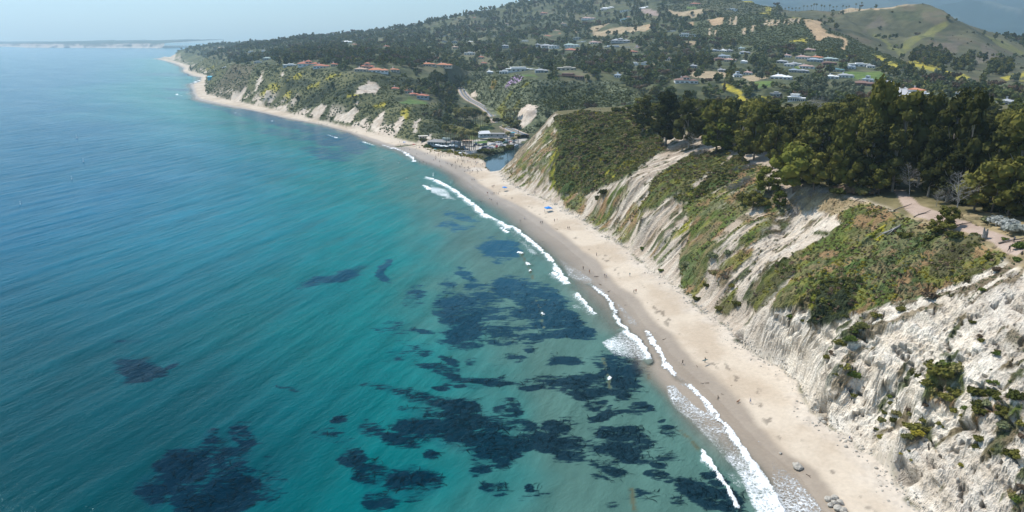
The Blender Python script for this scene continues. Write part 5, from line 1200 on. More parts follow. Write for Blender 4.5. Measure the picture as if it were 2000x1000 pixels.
for px, py, s, txt in ((1462, 330, 1.3, "grey dead brush tumbled below the dirt clearing"), (1450, 362, 1.5, "pile of grey dead branches on the slope under the clearing"), (1470, 385, 1.1, "grey brush pile beside the dark shrubs half way down"), (1330, 290, 1.5, "grey brush at the edge of the wood over the white gully"), (1562, 402, 1.2, "grey dead thicket on the brow of the white rock"), (1548, 420, 1.1, "lower grey dead thicket on the white rock's brow"),
                       (1372, 300, 1.2, "grey dead branches under the round cypress"), (1590, 372, .8, "silver fallen branches at the bare knoll"), (1610, 378, .7, "small heap of cut branches on the knoll"), (1300, 262, 1.5, "grey dead brush above the green slope"), (1436, 285, 1.2, "grey brush at the foot of the leafless tree"), (1545, 545, .7, "grey twiggy brush in the narrow green strip"), (1378, 538, .5, "grey brush in the white gully's shadow")):
    o = lay("dead_brush", BR[int(px) % 3], px, py, s, dz=-.1); reg(o, txt, "brush", px, "dead brush on the bluff")
# fallen tree, stump, logs by the path
def log_mesh(pts, rad, limbs=(), mat=None):
    mb = MB(); mb.tube(pts, rad, 7)
    for a, r in limbs: mb.tube(a, r, 5)
    return mb.mesh("log", [mat or M_DEAD], smooth=True)
me = log_mesh([(0, 0, .4), (2.6, .3, .55), (5.2, -.2, .5), (7.4, .2, .35)], [.34, .26, .16, .06], [([(1.6, .2, .5), (3.2, 1.6, .8), (5.0, 2.0, .6)], [.16, .10, .03]), ([(3.6, 0, .55), (5.0, -1.0, .7), (6.4, -1.3, .5)], [.12, .08, .03]), ([(0, 0, .4), (-.5, .5, .9)], [.2, .06]), ([(0, 0, .4), (-.6, -.4, .8)], [.2, .05]), ([(2.4, .3, .5), (2.9, .9, 1.5)], [.08, .02])])
reg(lay("fallen_tree", me, 1757, 446, 1.15, rz=.1), "bleached fallen tree with forked branches on the green slope", "fallen tree", 1757)
me = MB(); me.tube([(0, 0, -.5), (0, 0, .8), (.1, 0, 2.2)], [.95, .7, .62], 9); me.tube([(-.35, 0, 1.9), (-.5, .1, 3.4)], [.34, .12], 6); me.tube([(.4, 0, 1.9), (.5, 0, 3.0)], [.3, .16], 6)
x, y, z = hit(1922, 468); reg(obj("tree_stump", me.mesh("stump", [mat_plain("old_stump", (.22, .20, .18), .95, .3, 2)]), None, (x, y, z)), "tall broken grey stump beside the dirt path", "stump", 1922)
lg = [log_mesh([(0, 0, .2), (2, .25, .3), (4.2, -.1, .25), (6.5, .3, .2)], [.22, .2, .15, .07], [([(2, .2, .3), (2.6, .9, .7)], [.09, .02]), ([(4, 0, .25), (4.6, -.7, .6)], [.07, .02])], mat_plain("dark_log", (.14, .12, .10), .95, .3, 2))]
for px, py, rz, s, txt in ((1745, 415, 0, 1, "dark fallen log across the grass below the path"), (1785, 424, .2, 1.0, "dark log lying at the lower edge of the dirt path"), (1950, 478, -.3, 1.1, "grey log lying beside the path near a walker"), (1870, 442, .1, .8, "short dark branch lying on the dirt path"), (1668, 396, 0, .7, "thin dark branch on the dry grass of the knoll"), (1848, 488, .9, .5, "small dead limb standing on the brown shrub slope")):
    reg(lay("log", lg[0], px, py, s, down=False, rz=rz), txt, "log", px, "logs along the bluff top")
# leaning windswept cypresses by the path
for px, ft, tp, hw, v, txt in ((1845, 450, 402, 22, 0, "small windswept cypress leaning over the bluff at the path"), (1822, 462, 428, 16, 0, "dark low cypress on the slope under the path"), (1838, 470, 440, 14, 2, "flat dark cypress hugging the slope")):
    p = hit(px, ft); x, y, z = p; (tm, cm), H0, W0 = CYP[v]; d = y * cp + (CAM_H - z) * sp
    r = bpy.data.objects.new("cypress_tree", None); col.objects.link(r); r.location = (x, y, ground(x, y) - .2); r.scale = (hw * d / FPX / W0, hw * d / FPX / W0, (ft - tp) * d / FPX / cp / H0); r.rotation_euler = (.15, .3, 1.0)
    obj("trunk", tm, r); obj("crown", cm, r); reg(r, txt, "tree", px)
SHR = {k: [shrub_mesh("shrub_" + k, 50 + i, 1.0, ML[k], 6, 34, .15) for i in range(2)] for k in ('scrub', 'scrubm', 'sage', 'olive', 'green', 'white', 'yellow', 'brown', 'dark')}
def shrub(px, py, rp, kind, txt, group=None, flat=.8, p=None):
    p = p or hit(px, py)
    if p is None: return
    x, y, z = p; d = y * cp + (CAM_H - z) * sp; s = 1.35 * rp * d / FPX
    gz = ground(x, y); o = obj("shrub", SHR[kind][int(px * 7 + py) % 2], None, (x, y, gz + .10 * s), rng.random() * 6.28, (s, s, s * flat * 1.1)); reg(o, txt, "shrub", px, group); return o
# shrubs rooted in the pale cliff, each where the photograph has it: pixel, half width in pixels
for px, py, r, k in ((1915, 578, 6, 'green'), (1897, 635, 6, 'olive'), (1912, 663, 6, 'brown'), (1913, 676, 6, 'olive'), (1945, 700, 7, 'green'), (1946, 692, 5, 'olive'), (1937, 735, 5, 'olive'), (1932, 757, 7, 'green'), (1950, 758, 9, 'green'), (1972, 757, 5, 'green'), (1916, 766, 5, 'olive'), (1738, 778, 5, 'green'), (1666, 742, 13, 'green'), (1650, 727, 12, 'olive'),
                     (1634, 737, 9, 'olive'), (1632, 750, 7, 'olive'), (1668, 783, 7, 'olive'), (1680, 647, 13, 'scrubm'), (1670, 652, 9, 'green'), (1661, 672, 11, 'green'), (1637, 680, 10, 'olive'), (1628, 696, 9, 'brown'), (1616, 704, 8, 'olive'), (1818, 727, 14, 'olive'), (1852, 742, 22, 'olive'), (1832, 748, 19, 'olive'), (1866, 730, 16, 'scrubm'), (1846, 728, 12, 'green'),
                     (1788, 746, 11, 'olive'), (1805, 768, 11, 'olive'), (1848, 790, 14, 'olive'), (1820, 775, 9, 'scrubm'), (1862, 776, 13, 'olive'), (1738, 797, 6, 'olive'), (1727, 812, 7, 'olive'), (1723, 832, 9, 'scrubm'), (1712, 846, 5, 'olive'), (1720, 862, 7, 'yellow'), (1752, 818, 10, 'scrubm'), (1748, 832, 10, 'olive'), (1778, 822, 9, 'scrubm'), (1776, 806, 7, 'brown'), (1803, 826, 9, 'olive'),
                     (1810, 798, 7, 'brown'), (1835, 836, 7, 'olive'), (1844, 844, 5, 'olive'), (1778, 848, 13, 'olive'), (1790, 862, 11, 'yellow'), (1812, 852, 9, 'olive'), (1770, 864, 10, 'scrubm'), (1862, 806, 10, 'olive'), (1878, 817, 5, 'olive'), (1886, 803, 8, 'green'), (1908, 812, 12, 'olive'), (1912, 796, 12, 'scrub'), (1940, 782, 15, 'scrub'), (1926, 792, 10, 'sage'), (1958, 800, 11, 'olive'), (1952, 812, 8, 'olive'),
                     (1966, 822, 6, 'scrubm'), (1962, 840, 12, 'sage'), (1994, 836, 9, 'olive'), (1978, 786, 16, 'scrub'), (1905, 780, 15, 'olive'), (1914, 870, 11, 'olive'), (1906, 887, 9, 'olive'), (1936, 896, 8, 'olive'), (1941, 889, 7, 'olive'), (1966, 897, 11, 'olive'), (1984, 899, 13, 'olive'), (1996, 863, 8, 'brown'), (1878, 913, 6, 'yellow'), (1904, 850, 3, 'green'), (1758, 893, 3, 'yellow'),
                     (1775, 890, 4, 'olive'), (1778, 905, 3, 'yellow'), (1974, 976, 10, 'scrubm'), (1985, 982, 11, 'green'), (1996, 958, 9, 'brown'), (1666, 650, 8, 'brown'), (1815, 590, 12, 'brown'), (1760, 612, 9, 'olive'), (1708, 628, 9, 'olive'), (1985, 513, 8, 'green'), (1962, 470, 6, 'green'), (1988, 486, 12, 'green'), (1930, 512, 8, 'olive'), (1948, 532, 9, 'brown'), (1695, 785, 5, 'brown'), (1690, 770, 6, 'brown'),
                     (1610, 596, 9, 'yellow'), (1598, 580, 9, 'scrub'), (1545, 625, 7, 'green'), (1567, 632, 5, 'olive'), (1420, 500, 8, 'sage'), (1340, 520, 8, 'sage'), (1360, 588, 7, 'olive'), (1403, 610, 7, 'olive'), (1254, 490, 5, 'green'), (1290, 530, 5, 'green'), (1380, 560, 6, 'olive'), (1430, 560, 6, 'olive'), (1418, 542, 5, 'brown')):
    z = {'green': "deep green", 'olive': "olive-green", 'brown': "brown dry", 'scrub': "dark green", 'scrubm': "mottled green-brown", 'sage': "grey-green", 'yellow': "yellowish"}[k]
    sz = "small" if r < 7 else ("medium-sized" if r < 12 else "large")
    where = "on the white cliff face" if px > 1600 and py > 600 else ("beside the path on the bluff top" if py < 540 and px > 1900 else "on the vegetated bluff slope")
    if px > 1600 and py > 830: where = "low on the white cliff above the sand"
    if 1600 < px < 1700 and py < 800 and py > 640: where = "on the rib beside the dark cleft"
    shrub(px, py, r, k, f"{sz} {z} shrub {where}", "shrubs on the near bluff")
# rounded trees and bushes standing out on the slopes and along the wood's foot
for px, py, r, k, txt in ((1150, 214, 0, 0, 0),):
    pass
for px, py, r, k, txt in ((1205, 222, 10, 'scrub', "round dark green bush at the end of the bare viewpoint"), (1150, 209, 9, 'dark', "dark bush on the viewpoint rim"), (1652, 378, 18, 'brown', "wide brown-green thicket at the wood's edge"), (1680, 382, 16, 'scrubm', "mottled bush below the tall dark wood"), (1640, 385, 14, 'scrub', "low dark bush beside the cut branches"), (1700, 380, 12, 'brown', "brown bush left of the dirt path"),
                          (1945, 440, 16, 'white', "pale silvery shrub beside the path, nearest the wood"), (1965, 448, 17, 'white', "pale silvery shrub in the middle of the pale row"), (1985, 456, 16, 'white', "pale silvery shrub by the photo's right edge"), (1925, 434, 10, 'sage', "grey-green shrub at the left end of the pale row"), (1990, 425, 18, 'scrub', "dark green shrub behind the pale silvery ones"),
                          (1815, 470, 9, 'scrub', "dark windswept shrub right of the bleached fallen tree"), (1768, 462, 12, 'scrub', "dark shrub by the fallen tree's root end"), (1860, 470, 13, 'scrub', "dark flat shrub with grey branches under the path"), (1490, 405, 14, 'olive', "bright olive bush on the bluff face under the wood"), (1455, 400, 16, 'dark', "dark tall bush on the bluff face"),
                          (1400, 540, 13, 'scrubm', "dense bush over the white gully near the beach"), (1392, 508, 11, 'sage', "grey-green bush above the white gully"), (1440, 600, 9, 'scrub', "dark bush at the top of the rock wall"), (1178, 385, 9, 'dark', "dark bush at the lower edge of the green slope"), (1168, 392, 8, 'dark', "dark bush hanging over the bare gully")):
    shrub(px, py, r, k, txt, "bushes standing out on the bluff")
# scrub that nobody could count, over the green parts of the near slopes
iv = np.where((vegk > .45) & (Y < 640) & (PX < 2100) & (PX > 900))[0]
wgt = Y[iv] ** 1.6; 
pick = g.choice(iv, size=11000, replace=False, p=wgt / wgt.sum())
sx_, sy_ = X[pick] + g.normal(size=len(pick)) * .3, Y[pick] + g.normal(size=len(pick)) * .3
gz = grid_val(SURF, sx_, sy_); hgt_ = vegh[pick]; lum = C[pick].sum(1)
size = (.22 + .34 * hgt_) * (.6 + .7 * g.random(len(pick))) * (1 + Y[pick] / 900)
pts = np.stack([sx_, sy_, gz - .25 * size], 1); yel = (C[pick, 0] > .15) & (C[pick, 2] < .065)
kindv = np.where(yel, 3, np.where(lum < .19, 0, np.where(lum < .36, 1, 2)))
rs_ = g.random(len(pick)); pn_ = fbm(sx_ / 7, sy_ / 7, oct=2, seed=505); kindv = np.where((rs_ < .35) & (pn_ > .55), 4, np.where((rs_ > .75) & (pn_ < .42), 2, kindv))
for k, (mk, lab) in enumerate((('scrub', "dense dark green chaparral covering the bluff slope"), ('scrubm', "mixed green and brown scrub over the bluff slope"), ('sage', "grey-green sage scrub thinly covering the slope"), ('yellow', "yellow flowering scrub in patches on the slope"), ('brown', "dry brown scrub between the green on the slope"))):
    m = kindv == k
    if m.sum() > 3: gn_scatter("scrub", pts[m], size[m], g.random(m.sum()) * 6.28, shrub_mesh("scrub_clump_" + mk, 90 + k, 1.0, ML[mk], 3, 13, .26, .55), lab)
# ------------------------------------------------------------------ house plots (pixel x, pixel y of the foot, width in pixels, walls, roof, form, place)
W_, C_, P_, G_, B_, N_w = 'white', 'cream', 'pink', 'grey', 'blue-grey', 'brown'
HOUSES = [
 (490, 103, 10, W_, 'white', 'flat', 'amid trees above the western bluff'), (514, 101, 5, W_, 'grey', 'hip', 'amid trees above the western bluff'), (430, 95, 10, C_, 'tan', 'hip', 'far out on the headland'), (522, 117, 16, G_, 'green', 'hip', 'at the brow of the western bluff'), (502, 124, 12, W_, 'grey', 'flat', 'at the brow of the western bluff'), (438, 136, 6, W_, 'white', 'flat', 'low on the western bluff'),
 (565, 131, 22, W_, 'white', 'flat', 'on the edge of the western bluff'), (600, 129, 36, W_, 'red', 'hipbig', 'on the edge of the western bluff'), (627, 133, 27, W_, 'red', 'hip', 'on the edge of the western bluff'), (652, 130, 10, C_, 'red', 'hip', 'on the edge of the western bluff'),
 (705, 140, 22, C_, 'tan', 'hip', 'on the bluff left of the bare scar'), (717, 134, 22, P_, 'red', 'tower', 'on the bluff left of the bare scar'), (737, 142, 34, W_, 'orange', 'hip', 'on the bluff above the bare scar'), (770, 141, 14, C_, 'orange', 'hip', 'on the bluff above the bare scar'), (678, 84, 17, W_, 'white', 'hip', 'in the trees high on the western slope'), (692, 89, 9, C_, 'red', 'hip', 'in the trees high on the western slope'),
 (743, 79, 7, P_, 'red', 'hip', 'in the trees high on the western slope'), (755, 93, 10, P_, 'red', 'hip', 'in the trees high on the western slope'), (772, 178, 10, C_, 'red', 'hip', 'among palms on the lower terrace'), (798, 182, 12, C_, 'red', 'tower', 'among palms on the lower terrace'), (808, 189, 14, P_, 'red', 'hip', 'among palms on the lower terrace'), (826, 192, 20, B_, 'red', 'hip', 'among palms on the lower terrace'),
 (837, 130, 22, C_, 'orange', 'hip', 'above the dark trees of the ravine'), (867, 132, 27, C_, 'orange', 'hip', 'above the dark trees of the ravine'), (852, 117, 9, C_, 'red', 'hip', 'above the dark trees of the ravine'), (940, 115, 9, C_, 'red', 'hip', 'left of the white bluff house'), (945, 127, 10, C_, 'red', 'hip', 'left of the white bluff house'), (1022, 139, 58, W_, 'white', 'modern', 'on the bluff over the coast road'),
 (984, 144, 14, W_, 'white', 'flat', 'on the bluff over the coast road'), (957, 144, 9, W_, 'white', 'hip', 'on the bluff over the coast road'), (1058, 142, 22, B_, 'grey', 'hip', 'on the bluff over the coast road'), (883, 49, 16, W_, 'white', 'hip', 'near the skyline left of the hilltop'), (849, 51, 8, W_, 'grey', 'hip', 'near the skyline left of the hilltop'), (928, 37, 8, C_, 'orange', 'hip', 'near the skyline left of the hilltop'), (985, 20, 6, W_, 'white', 'flat', 'just under the wooded skyline'), (973, 20, 5, W_, 'white', 'flat', 'just under the wooded skyline'),
 (1063, 28, 14, P_, 'red', 'hip', 'high on the wooded hill'), (1074, 17, 10, W_, 'white', 'flat', 'high on the wooded hill'), (1030, 84, 24, W_, 'white', 'modern', 'on the middle of the wooded hill'), (1072, 74, 24, W_, 'red', 'hip', 'on the middle of the wooded hill'), (1095, 68, 8, C_, 'orange', 'hip', 'on the middle of the wooded hill'), (917, 107, 18, W_, 'white', 'flat', 'in the trees of the middle slope'), (890, 95, 12, C_, 'tan', 'hip', 'in the trees of the middle slope'), (868, 84, 9, B_, 'blue', 'flat', 'in the trees of the middle slope'),
 (888, 84, 10, B_, 'blue', 'flat', 'in the trees of the middle slope'), (919, 84, 8, W_, 'white', 'hip', 'in the trees of the middle slope'), (940, 78, 12, W_, 'white', 'flat', 'in the trees of the middle slope'), (868, 73, 16, G_, 'grey', 'flat', 'in the trees of the middle slope'), (966, 73, 16, G_, 'grey', 'flat', 'in the trees of the middle slope'), (1052, 90, 10, G_, 'grey', 'hip', 'on the middle of the wooded hill'), (1070, 92, 24, G_, 'grey', 'hip', 'on the middle of the wooded hill'), (987, 92, 12, G_, 'grey', 'hip', 'in the trees of the middle slope'),
 (990, 49, 6, C_, 'tan', 'hip', 'high on the wooded hill'), (770, 57, 14, W_, 'grey', 'flat', 'on the far left skyline'), (742, 56, 8, W_, 'white', 'flat', 'on the far left skyline'), (1194, 19, 36, W_, 'white', 'hipbig', 'in a wide clearing high on the hill'), (1176, 22, 18, C_, 'tan', 'flat', 'in a wide clearing high on the hill'), (1222, 23, 18, W_, 'grey', 'flat', 'in a wide clearing high on the hill'), (1265, 18, 26, W_, 'white', 'tower', 'above the terraced brown slope'), (1279, 8, 15, P_, 'pink', 'hip', 'above the terraced brown slope'),
 (1167, 9, 10, P_, 'red', 'flat', 'close under the top of the photo'), (1150, 38, 24, W_, 'pink', 'hip', 'on the hill left of the clearing'), (1225, 41, 22, B_, 'teal', 'hip', 'in front of the hill clearing'), (1228, 36, 7, C_, 'orange', 'hip', 'in front of the hill clearing'), (1265, 46, 5, W_, 'white', 'flat', 'right of the hill clearing'), (1314, 64, 18, G_, 'white', 'flat', 'under the bare orange slopes'), (1345, 70, 28, W_, 'white', 'modern', 'under the bare orange slopes'), (1213, 82, 32, G_, 'grey', 'hipbig', 'over the eucalyptus belt'),
 (1206, 95, 42, B_, 'white', 'modern', 'over the eucalyptus belt'), (1163, 86, 20, W_, 'pink', 'hip', 'over the eucalyptus belt'), (1139, 85, 20, W_, 'white', 'flat', 'over the eucalyptus belt'), (1117, 91, 26, W_, 'green', 'hip', 'left of the eucalyptus belt'), (1118, 101, 24, P_, 'red', 'hip', 'left of the eucalyptus belt'), (1082, 93, 18, W_, 'white', 'flat', 'left of the eucalyptus belt'), (1127, 77, 14, G_, 'white', 'flat', 'over the eucalyptus belt'), (1101, 48, 9, C_, 'tan', 'hip', 'on the hill left of the clearing'), (1088, 62, 10, C_, 'tan', 'hip', 'on the middle of the wooded hill'),
 (1238, 104, 15, P_, 'red', 'hip', 'right of the eucalyptus belt'), (1245, 96, 5, W_, 'pink', 'tower', 'right of the eucalyptus belt'), (1306, 118, 10, W_, 'pink', 'flat', 'right of the eucalyptus belt'), (1240, 128, 8, W_, 'white', 'flat', 'behind the brown bluff house'), (1260, 127, 7, W_, 'grey', 'flat', 'behind the brown bluff house'), (1107, 137, 30, C_, 'cream', 'flat', 'on the edge above the green ravine'), (1117, 155, 42, N_w, 'brown', 'modern', 'on the edge above the green ravine'), (1209, 152, 11, W_, 'blue', 'hip', 'on the edge above the green ravine'), (1342, 163, 38, W_, 'brown', 'hipbig', 'beside the open field'),
 (1360, 10, 18, P_, 'red', 'hip', 'close under the top of the photo'), (1431, 20, 17, W_, 'white', 'flat', 'on the hill under the yellow ridge'), (1308, 11, 8, W_, 'blue', 'flat', 'close under the top of the photo'), (1398, 102, 14, B_, 'blue', 'hip', 'in the suburb left of the tall tree'), (1415, 102, 12, W_, 'white', 'hip', 'in the suburb left of the tall tree'), (1427, 102, 10, G_, 'grey', 'hip', 'in the suburb left of the tall tree'), (1450, 98, 11, W_, 'green', 'hip', 'in the suburb below the bare cuts'), (1456, 106, 16, B_, 'grey', 'hip', 'in the suburb below the bare cuts'), (1416, 113, 20, W_, 'blue', 'hip', 'in the suburb left of the tall tree'), (1408, 119, 19, N_w, 'brown', 'hip', 'in the suburb left of the tall tree'),
 (1428, 121, 20, C_, 'pink', 'hip', 'in the suburb left of the tall tree'), (1455, 124, 7, W_, 'white', 'hip', 'in the suburb below the bare cuts'), (1356, 133, 10, G_, 'grey', 'hip', 'at the edge of the open field'), (1411, 141, 12, G_, 'grey', 'hip', 'at the edge of the open field'), (1442, 151, 12, W_, 'blue', 'tower', 'at the edge of the open field'), (1463, 146, 14, W_, 'pink', 'hip', 'at the edge of the open field'), (1530, 155, 34, W_, 'white', 'hip', 'by the curving driveway'), (1540, 112, 12, W_, 'pink', 'hip', 'in the suburb under the foothill'),
 (1530, 124, 18, G_, 'grey', 'hip', 'in the suburb under the foothill'), (1543, 130, 16, W_, 'grey', 'hip', 'in the suburb under the foothill'), (1556, 129, 20, W_, 'grey', 'hip', 'in the suburb under the foothill'), (1572, 115, 24, W_, 'pink', 'hip', 'in the suburb under the foothill'), (1598, 116, 20, C_, 'orange', 'hip', 'in the suburb under the foothill'), (1584, 101, 18, P_, 'pink', 'hip', 'in the suburb under the foothill'), (1595, 121, 26, B_, 'blue', 'hip', 'in the suburb under the foothill'), (1625, 119, 24, G_, 'green', 'hip', 'in the suburb under the foothill'),
 (1622, 127, 22, N_w, 'brown', 'hip', 'in the suburb under the foothill'), (1578, 134, 24, W_, 'pink', 'hip', 'in the middle rows of the suburb'), (1555, 142, 20, G_, 'blue', 'hip', 'in the middle rows of the suburb'), (1572, 143, 16, G_, 'grey', 'hip', 'in the middle rows of the suburb'), (1638, 141, 22, G_, 'teal', 'hip', 'in the middle rows of the suburb'), (1665, 135, 14, W_, 'blue', 'hip', 'in the middle rows of the suburb'), (1680, 130, 30, W_, 'white', 'flat', 'in the middle rows of the suburb'), (1703, 133, 12, W_, 'grey', 'hip', 'in the middle rows of the suburb'),
 (1628, 154, 19, W_, 'white', 'hip', 'in the front rows of the suburb'), (1655, 152, 24, W_, 'grey', 'hip', 'in the front rows of the suburb'), (1698, 160, 18, W_, 'blue', 'tower', 'in the front rows of the suburb'), (1692, 168, 36, N_w, 'brown', 'hip', 'in the front rows of the suburb'), (1731, 164, 24, G_, 'grey', 'hip', 'in the front rows of the suburb'), (1728, 178, 30, W_, 'blue', 'hip', 'beside the pale street'), (1795, 182, 26, W_, 'orange', 'hip', 'beside the pale street'), (1806, 190, 15, W_, 'white', 'flat', 'beside the pale street'),
 (1885, 188, 20, W_, 'grey', 'hip', 'behind the right end of the wood'), (1896, 202, 30, W_, 'blue', 'hip', 'behind the right end of the wood'), (1900, 210, 17, N_w, 'brown', 'hip', 'behind the right end of the wood'), (1935, 208, 14, W_, 'grey', 'flat', 'behind the right end of the wood'), (1560, 198, 28, W_, 'white', 'modern', 'just behind the wood'), (1517, 190, 14, G_, 'grey', 'flat', 'just behind the wood'), (1975, 205, 16, G_, 'grey', 'hip', 'behind the right end of the wood'),
 (1709, 8, 14, W_, 'white', 'flat', 'on the crest of the grassy hill'), (1728, 8, 22, W_, 'red', 'tower', 'on the crest of the grassy hill'), (1745, 7, 12, W_, 'red', 'hip', 'on the crest of the grassy hill'), (1762, 8, 9, P_, 'red', 'hip', 'on the crest of the grassy hill'),
]
WALLC = {'white': (.80, .78, .74), 'cream': (.60, .52, .42), 'pink': (.58, .42, .36), 'grey': (.40, .40, .39), 'blue-grey': (.34, .40, .44), 'brown': (.24, .13, .10)}
ROOFC = {'white': (.76, .75, .73), 'cream': (.58, .53, .44), 'red': (.42, .155, .095), 'orange': (.52, .21, .11), 'tan': (.50, .34, .24), 'pink': (.46, .30, .25), 'grey': (.38, .38, .38), 'blue': (.29, .34, .38), 'green': (.34, .41, .37), 'teal': (.10, .20, .22), 'brown': (.22, .13, .10)}
M_WALL = {k: mat_plain("wall_" + k.replace('-', '_'), v, .85, .06, .5) for k, v in WALLC.items()}
M_ROOF = {k: mat_plain("roof_" + k, v, .85, .18, 1.2) for k, v in ROOFC.items()}
M_GLASS = mat_plain("window_glass", (.045, .06, .075), .15, .05, 1, .6)
def hip(mb, x0, x1, y0, y1, z, h, ov=.5, m=0, top=.0):
    x0 -= ov; x1 += ov; y0 -= ov; y1 += ov; w, d = x1 - x0, y1 - y0
    if w >= d: r = [(x0 + d / 2 * (1 - top), (y0 + y1) / 2), (x1 - d / 2 * (1 - top), (y0 + y1) / 2)]
    else: r = [((x0 + x1) / 2, y0 + w / 2 * (1 - top)), ((x0 + x1) / 2, y1 - w / 2 * (1 - top))]
    v = [(x0, y0, z), (x1, y0, z), (x1, y1, z), (x0, y1, z), (x0, y0, z - .25), (x1, y0, z - .25), (x1, y1, z - .25), (x0, y1, z - .25), (r[0][0], r[0][1], z + h), (r[1][0], r[1][1], z + h)]
    if w >= d: f = [(0, 1, 9, 8), (1, 2, 9), (2, 3, 8, 9), (3, 0, 8)]
    else: f = [(0, 1, 8), (1, 2, 9, 8), (2, 3, 9), (3, 0, 8, 9)]
    mb.add(v, f + [(7, 6, 5, 4), (0, 4, 5, 1), (1, 5, 6, 2), (2, 6, 7, 3), (3, 7, 4, 0)], m)
def make_house(px, py, wpx, wall, roof, form, place):
    p = hit(px, py)
    if p is None: print("no ground", px, py); return None
    x, y, z = p; d = y * cp + (CAM_H - z) * sp; w = 1.15 * wpx * d / FPX
    w = max(w, 10); dp = min(max(w * .55, 9), 18); h = 3.9
    root = bpy.data.objects.new("house", None); col.objects.link(root); root.empty_display_size = .1
    a0 = math.atan2(-x, y) * -1
    root.location = (x, y + dp * .5, z - .6); root.rotation_euler = (0, 0, -a0 + (random.random() - .5) * .5)
    s = 1.0; wl_, rf = MB(), MB(); wins = []
    def windows(x0, x1, yy, zb, n, hh=1.3):
        for k in range(n):
            c = x0 + (x1 - x0) * (k + .5) / n; hw = min(1.6, (x1 - x0) / n * .32); wins.append((c, yy, zb, hw, hh))
    hw = w / 2
    if form in ('hip', 'hipbig', 'tower'):
        wl_.box(-hw, hw * .55, -dp / 2, dp / 2, -2, h); hip(rf, -hw, hw * .55, -dp / 2, dp / 2, h, dp * .17)
        wl_.box(hw * .25, hw, -dp * .62, dp * .2, -2, h - .45); hip(rf, hw * .25, hw, -dp * .62, dp * .2, h - .4, dp * .13, .5)
        windows(-hw, hw * .25, -dp / 2, 1.0, 2 if w < 16 else 3); windows(hw * .28, hw, -dp * .62, .9, 1 if w < 20 else 2)
        if form == 'hipbig':
            wl_.box(-hw * .3, hw * .3, -dp * .35, dp * .4, h, h + 2.9); hip(rf, -hw * .3, hw * .3, -dp * .35, dp * .4, h + 2.9, dp * .14)
            windows(-hw * .28, hw * .28, -dp * .35, h + 1.0, 2, 1.2)
        if form == 'tower':
            tw = min(w * .22, 5); wl_.box(-tw, tw * .8, -dp * .3, -dp * .3 + tw * 1.6, h - .5, h + 3.4); hip(rf, -tw, tw * .8, -dp * .3, -dp * .3 + tw * 1.6, h + 3.4, tw * .35, .4)
            windows(-tw, tw * .8, -dp * .3, h + 1.6, 1, 1.1)
    elif form == 'flat':
        wl_.box(-hw, hw, -dp / 2, dp / 2, -2, h - .3); rf.box(-hw - .5, hw + .5, -dp / 2 - .6, dp / 2 + .5, h - .3, h + .12)
        wl_.box(-hw * .3, hw * .5, -dp * .25, dp * .3, h + .12, h + 1.3); rf.box(-hw * .3 - .3, hw * .5 + .3, -dp * .25 - .3, dp * .3 + .3, h + 1.3, h + 1.55)
        windows(-hw, hw, -dp / 2, .8, 3 if w < 20 else 4, 1.6)
    else:
        wl_.box(-hw, hw * .35, -dp * .3, dp / 2, -2, h); wl_.box(hw * .35, hw, -dp / 2, dp * .4, -2, h - .6); wl_.box(-hw * .75, hw * .15, -dp * .2, dp * .4, h + .25, h + 2.4)
        rf.box(-hw - .8, hw * .35 + .3, -dp * .3 - 1.6, dp / 2 + .5, h, h + .25); rf.box(hw * .35 + .3, hw + .7, -dp / 2 - 1.2, dp * .4 + .4, h - .6, h - .35); rf.box(-hw * .75 - .5, hw * .15 + .5, -dp * .2 - .6, dp * .4 + .4, h + 2.4, h + 2.65)
        windows(-hw, hw * .35, -dp * .3, .7, 5, 1.9); windows(hw * .38, hw, -dp / 2, .6, 3, 1.6)
    obj("wall", wl_.mesh("wall", [M_WALL[wall]]), root)
    ro = obj("roof", rf.mesh("roof", [M_ROOF[roof]]), root)
    if form in ('hip', 'hipbig', 'tower') and wpx > 8:
        cb = MB(); cb.box(-hw * .45, -hw * .45 + 1.3, dp * .1, dp * .1 + 1.0, h, h + dp * .17 + 1.5); cb.box(-hw * .45 - .12, -hw * .45 + 1.42, dp * .1 - .12, dp * .1 + 1.12, h + dp * .17 + 1.5, h + dp * .17 + 1.75)
        obj("chimney", cb.mesh("chimney", [M_WALL['white' if wall in ('white', 'cream', 'pink') else 'grey']]), ro)
    if wpx >= 9:
        for c, yy, zb, hw_, hh in wins:
            mb = MB(); mb.box(c - hw_, c + hw_, yy - .06, yy + .1, zb, zb + hh, 0); obj("window", mb.mesh("window", [M_GLASS]), root)
    fn = {'hip': "hip-roofed", 'hipbig': "two-storey", 'tower': "towered", 'flat': "flat-roofed", 'modern': "long modern flat-roofed"}[form]
    sz = "small " if wpx < 10 else ("large " if wpx > 25 else "")
    wc_ = wall if wall != roof or form in ('flat', 'modern') else wall
    if wall == roof: txt = f"{sz}all-{wall} {fn} house {place}"
    else: txt = f"{sz}{wall} {fn} house with {roof} roof {place}"
    reg(root, txt, "house", px, "houses on the hills")
    plots.append((x, y + dp * .5, max(hw, dp / 2) + 2.0, y)); PLACED.append((px, py, wpx)); return root
plots = []; PLACED = []
for hspec in HOUSES: make_house(*hspec)

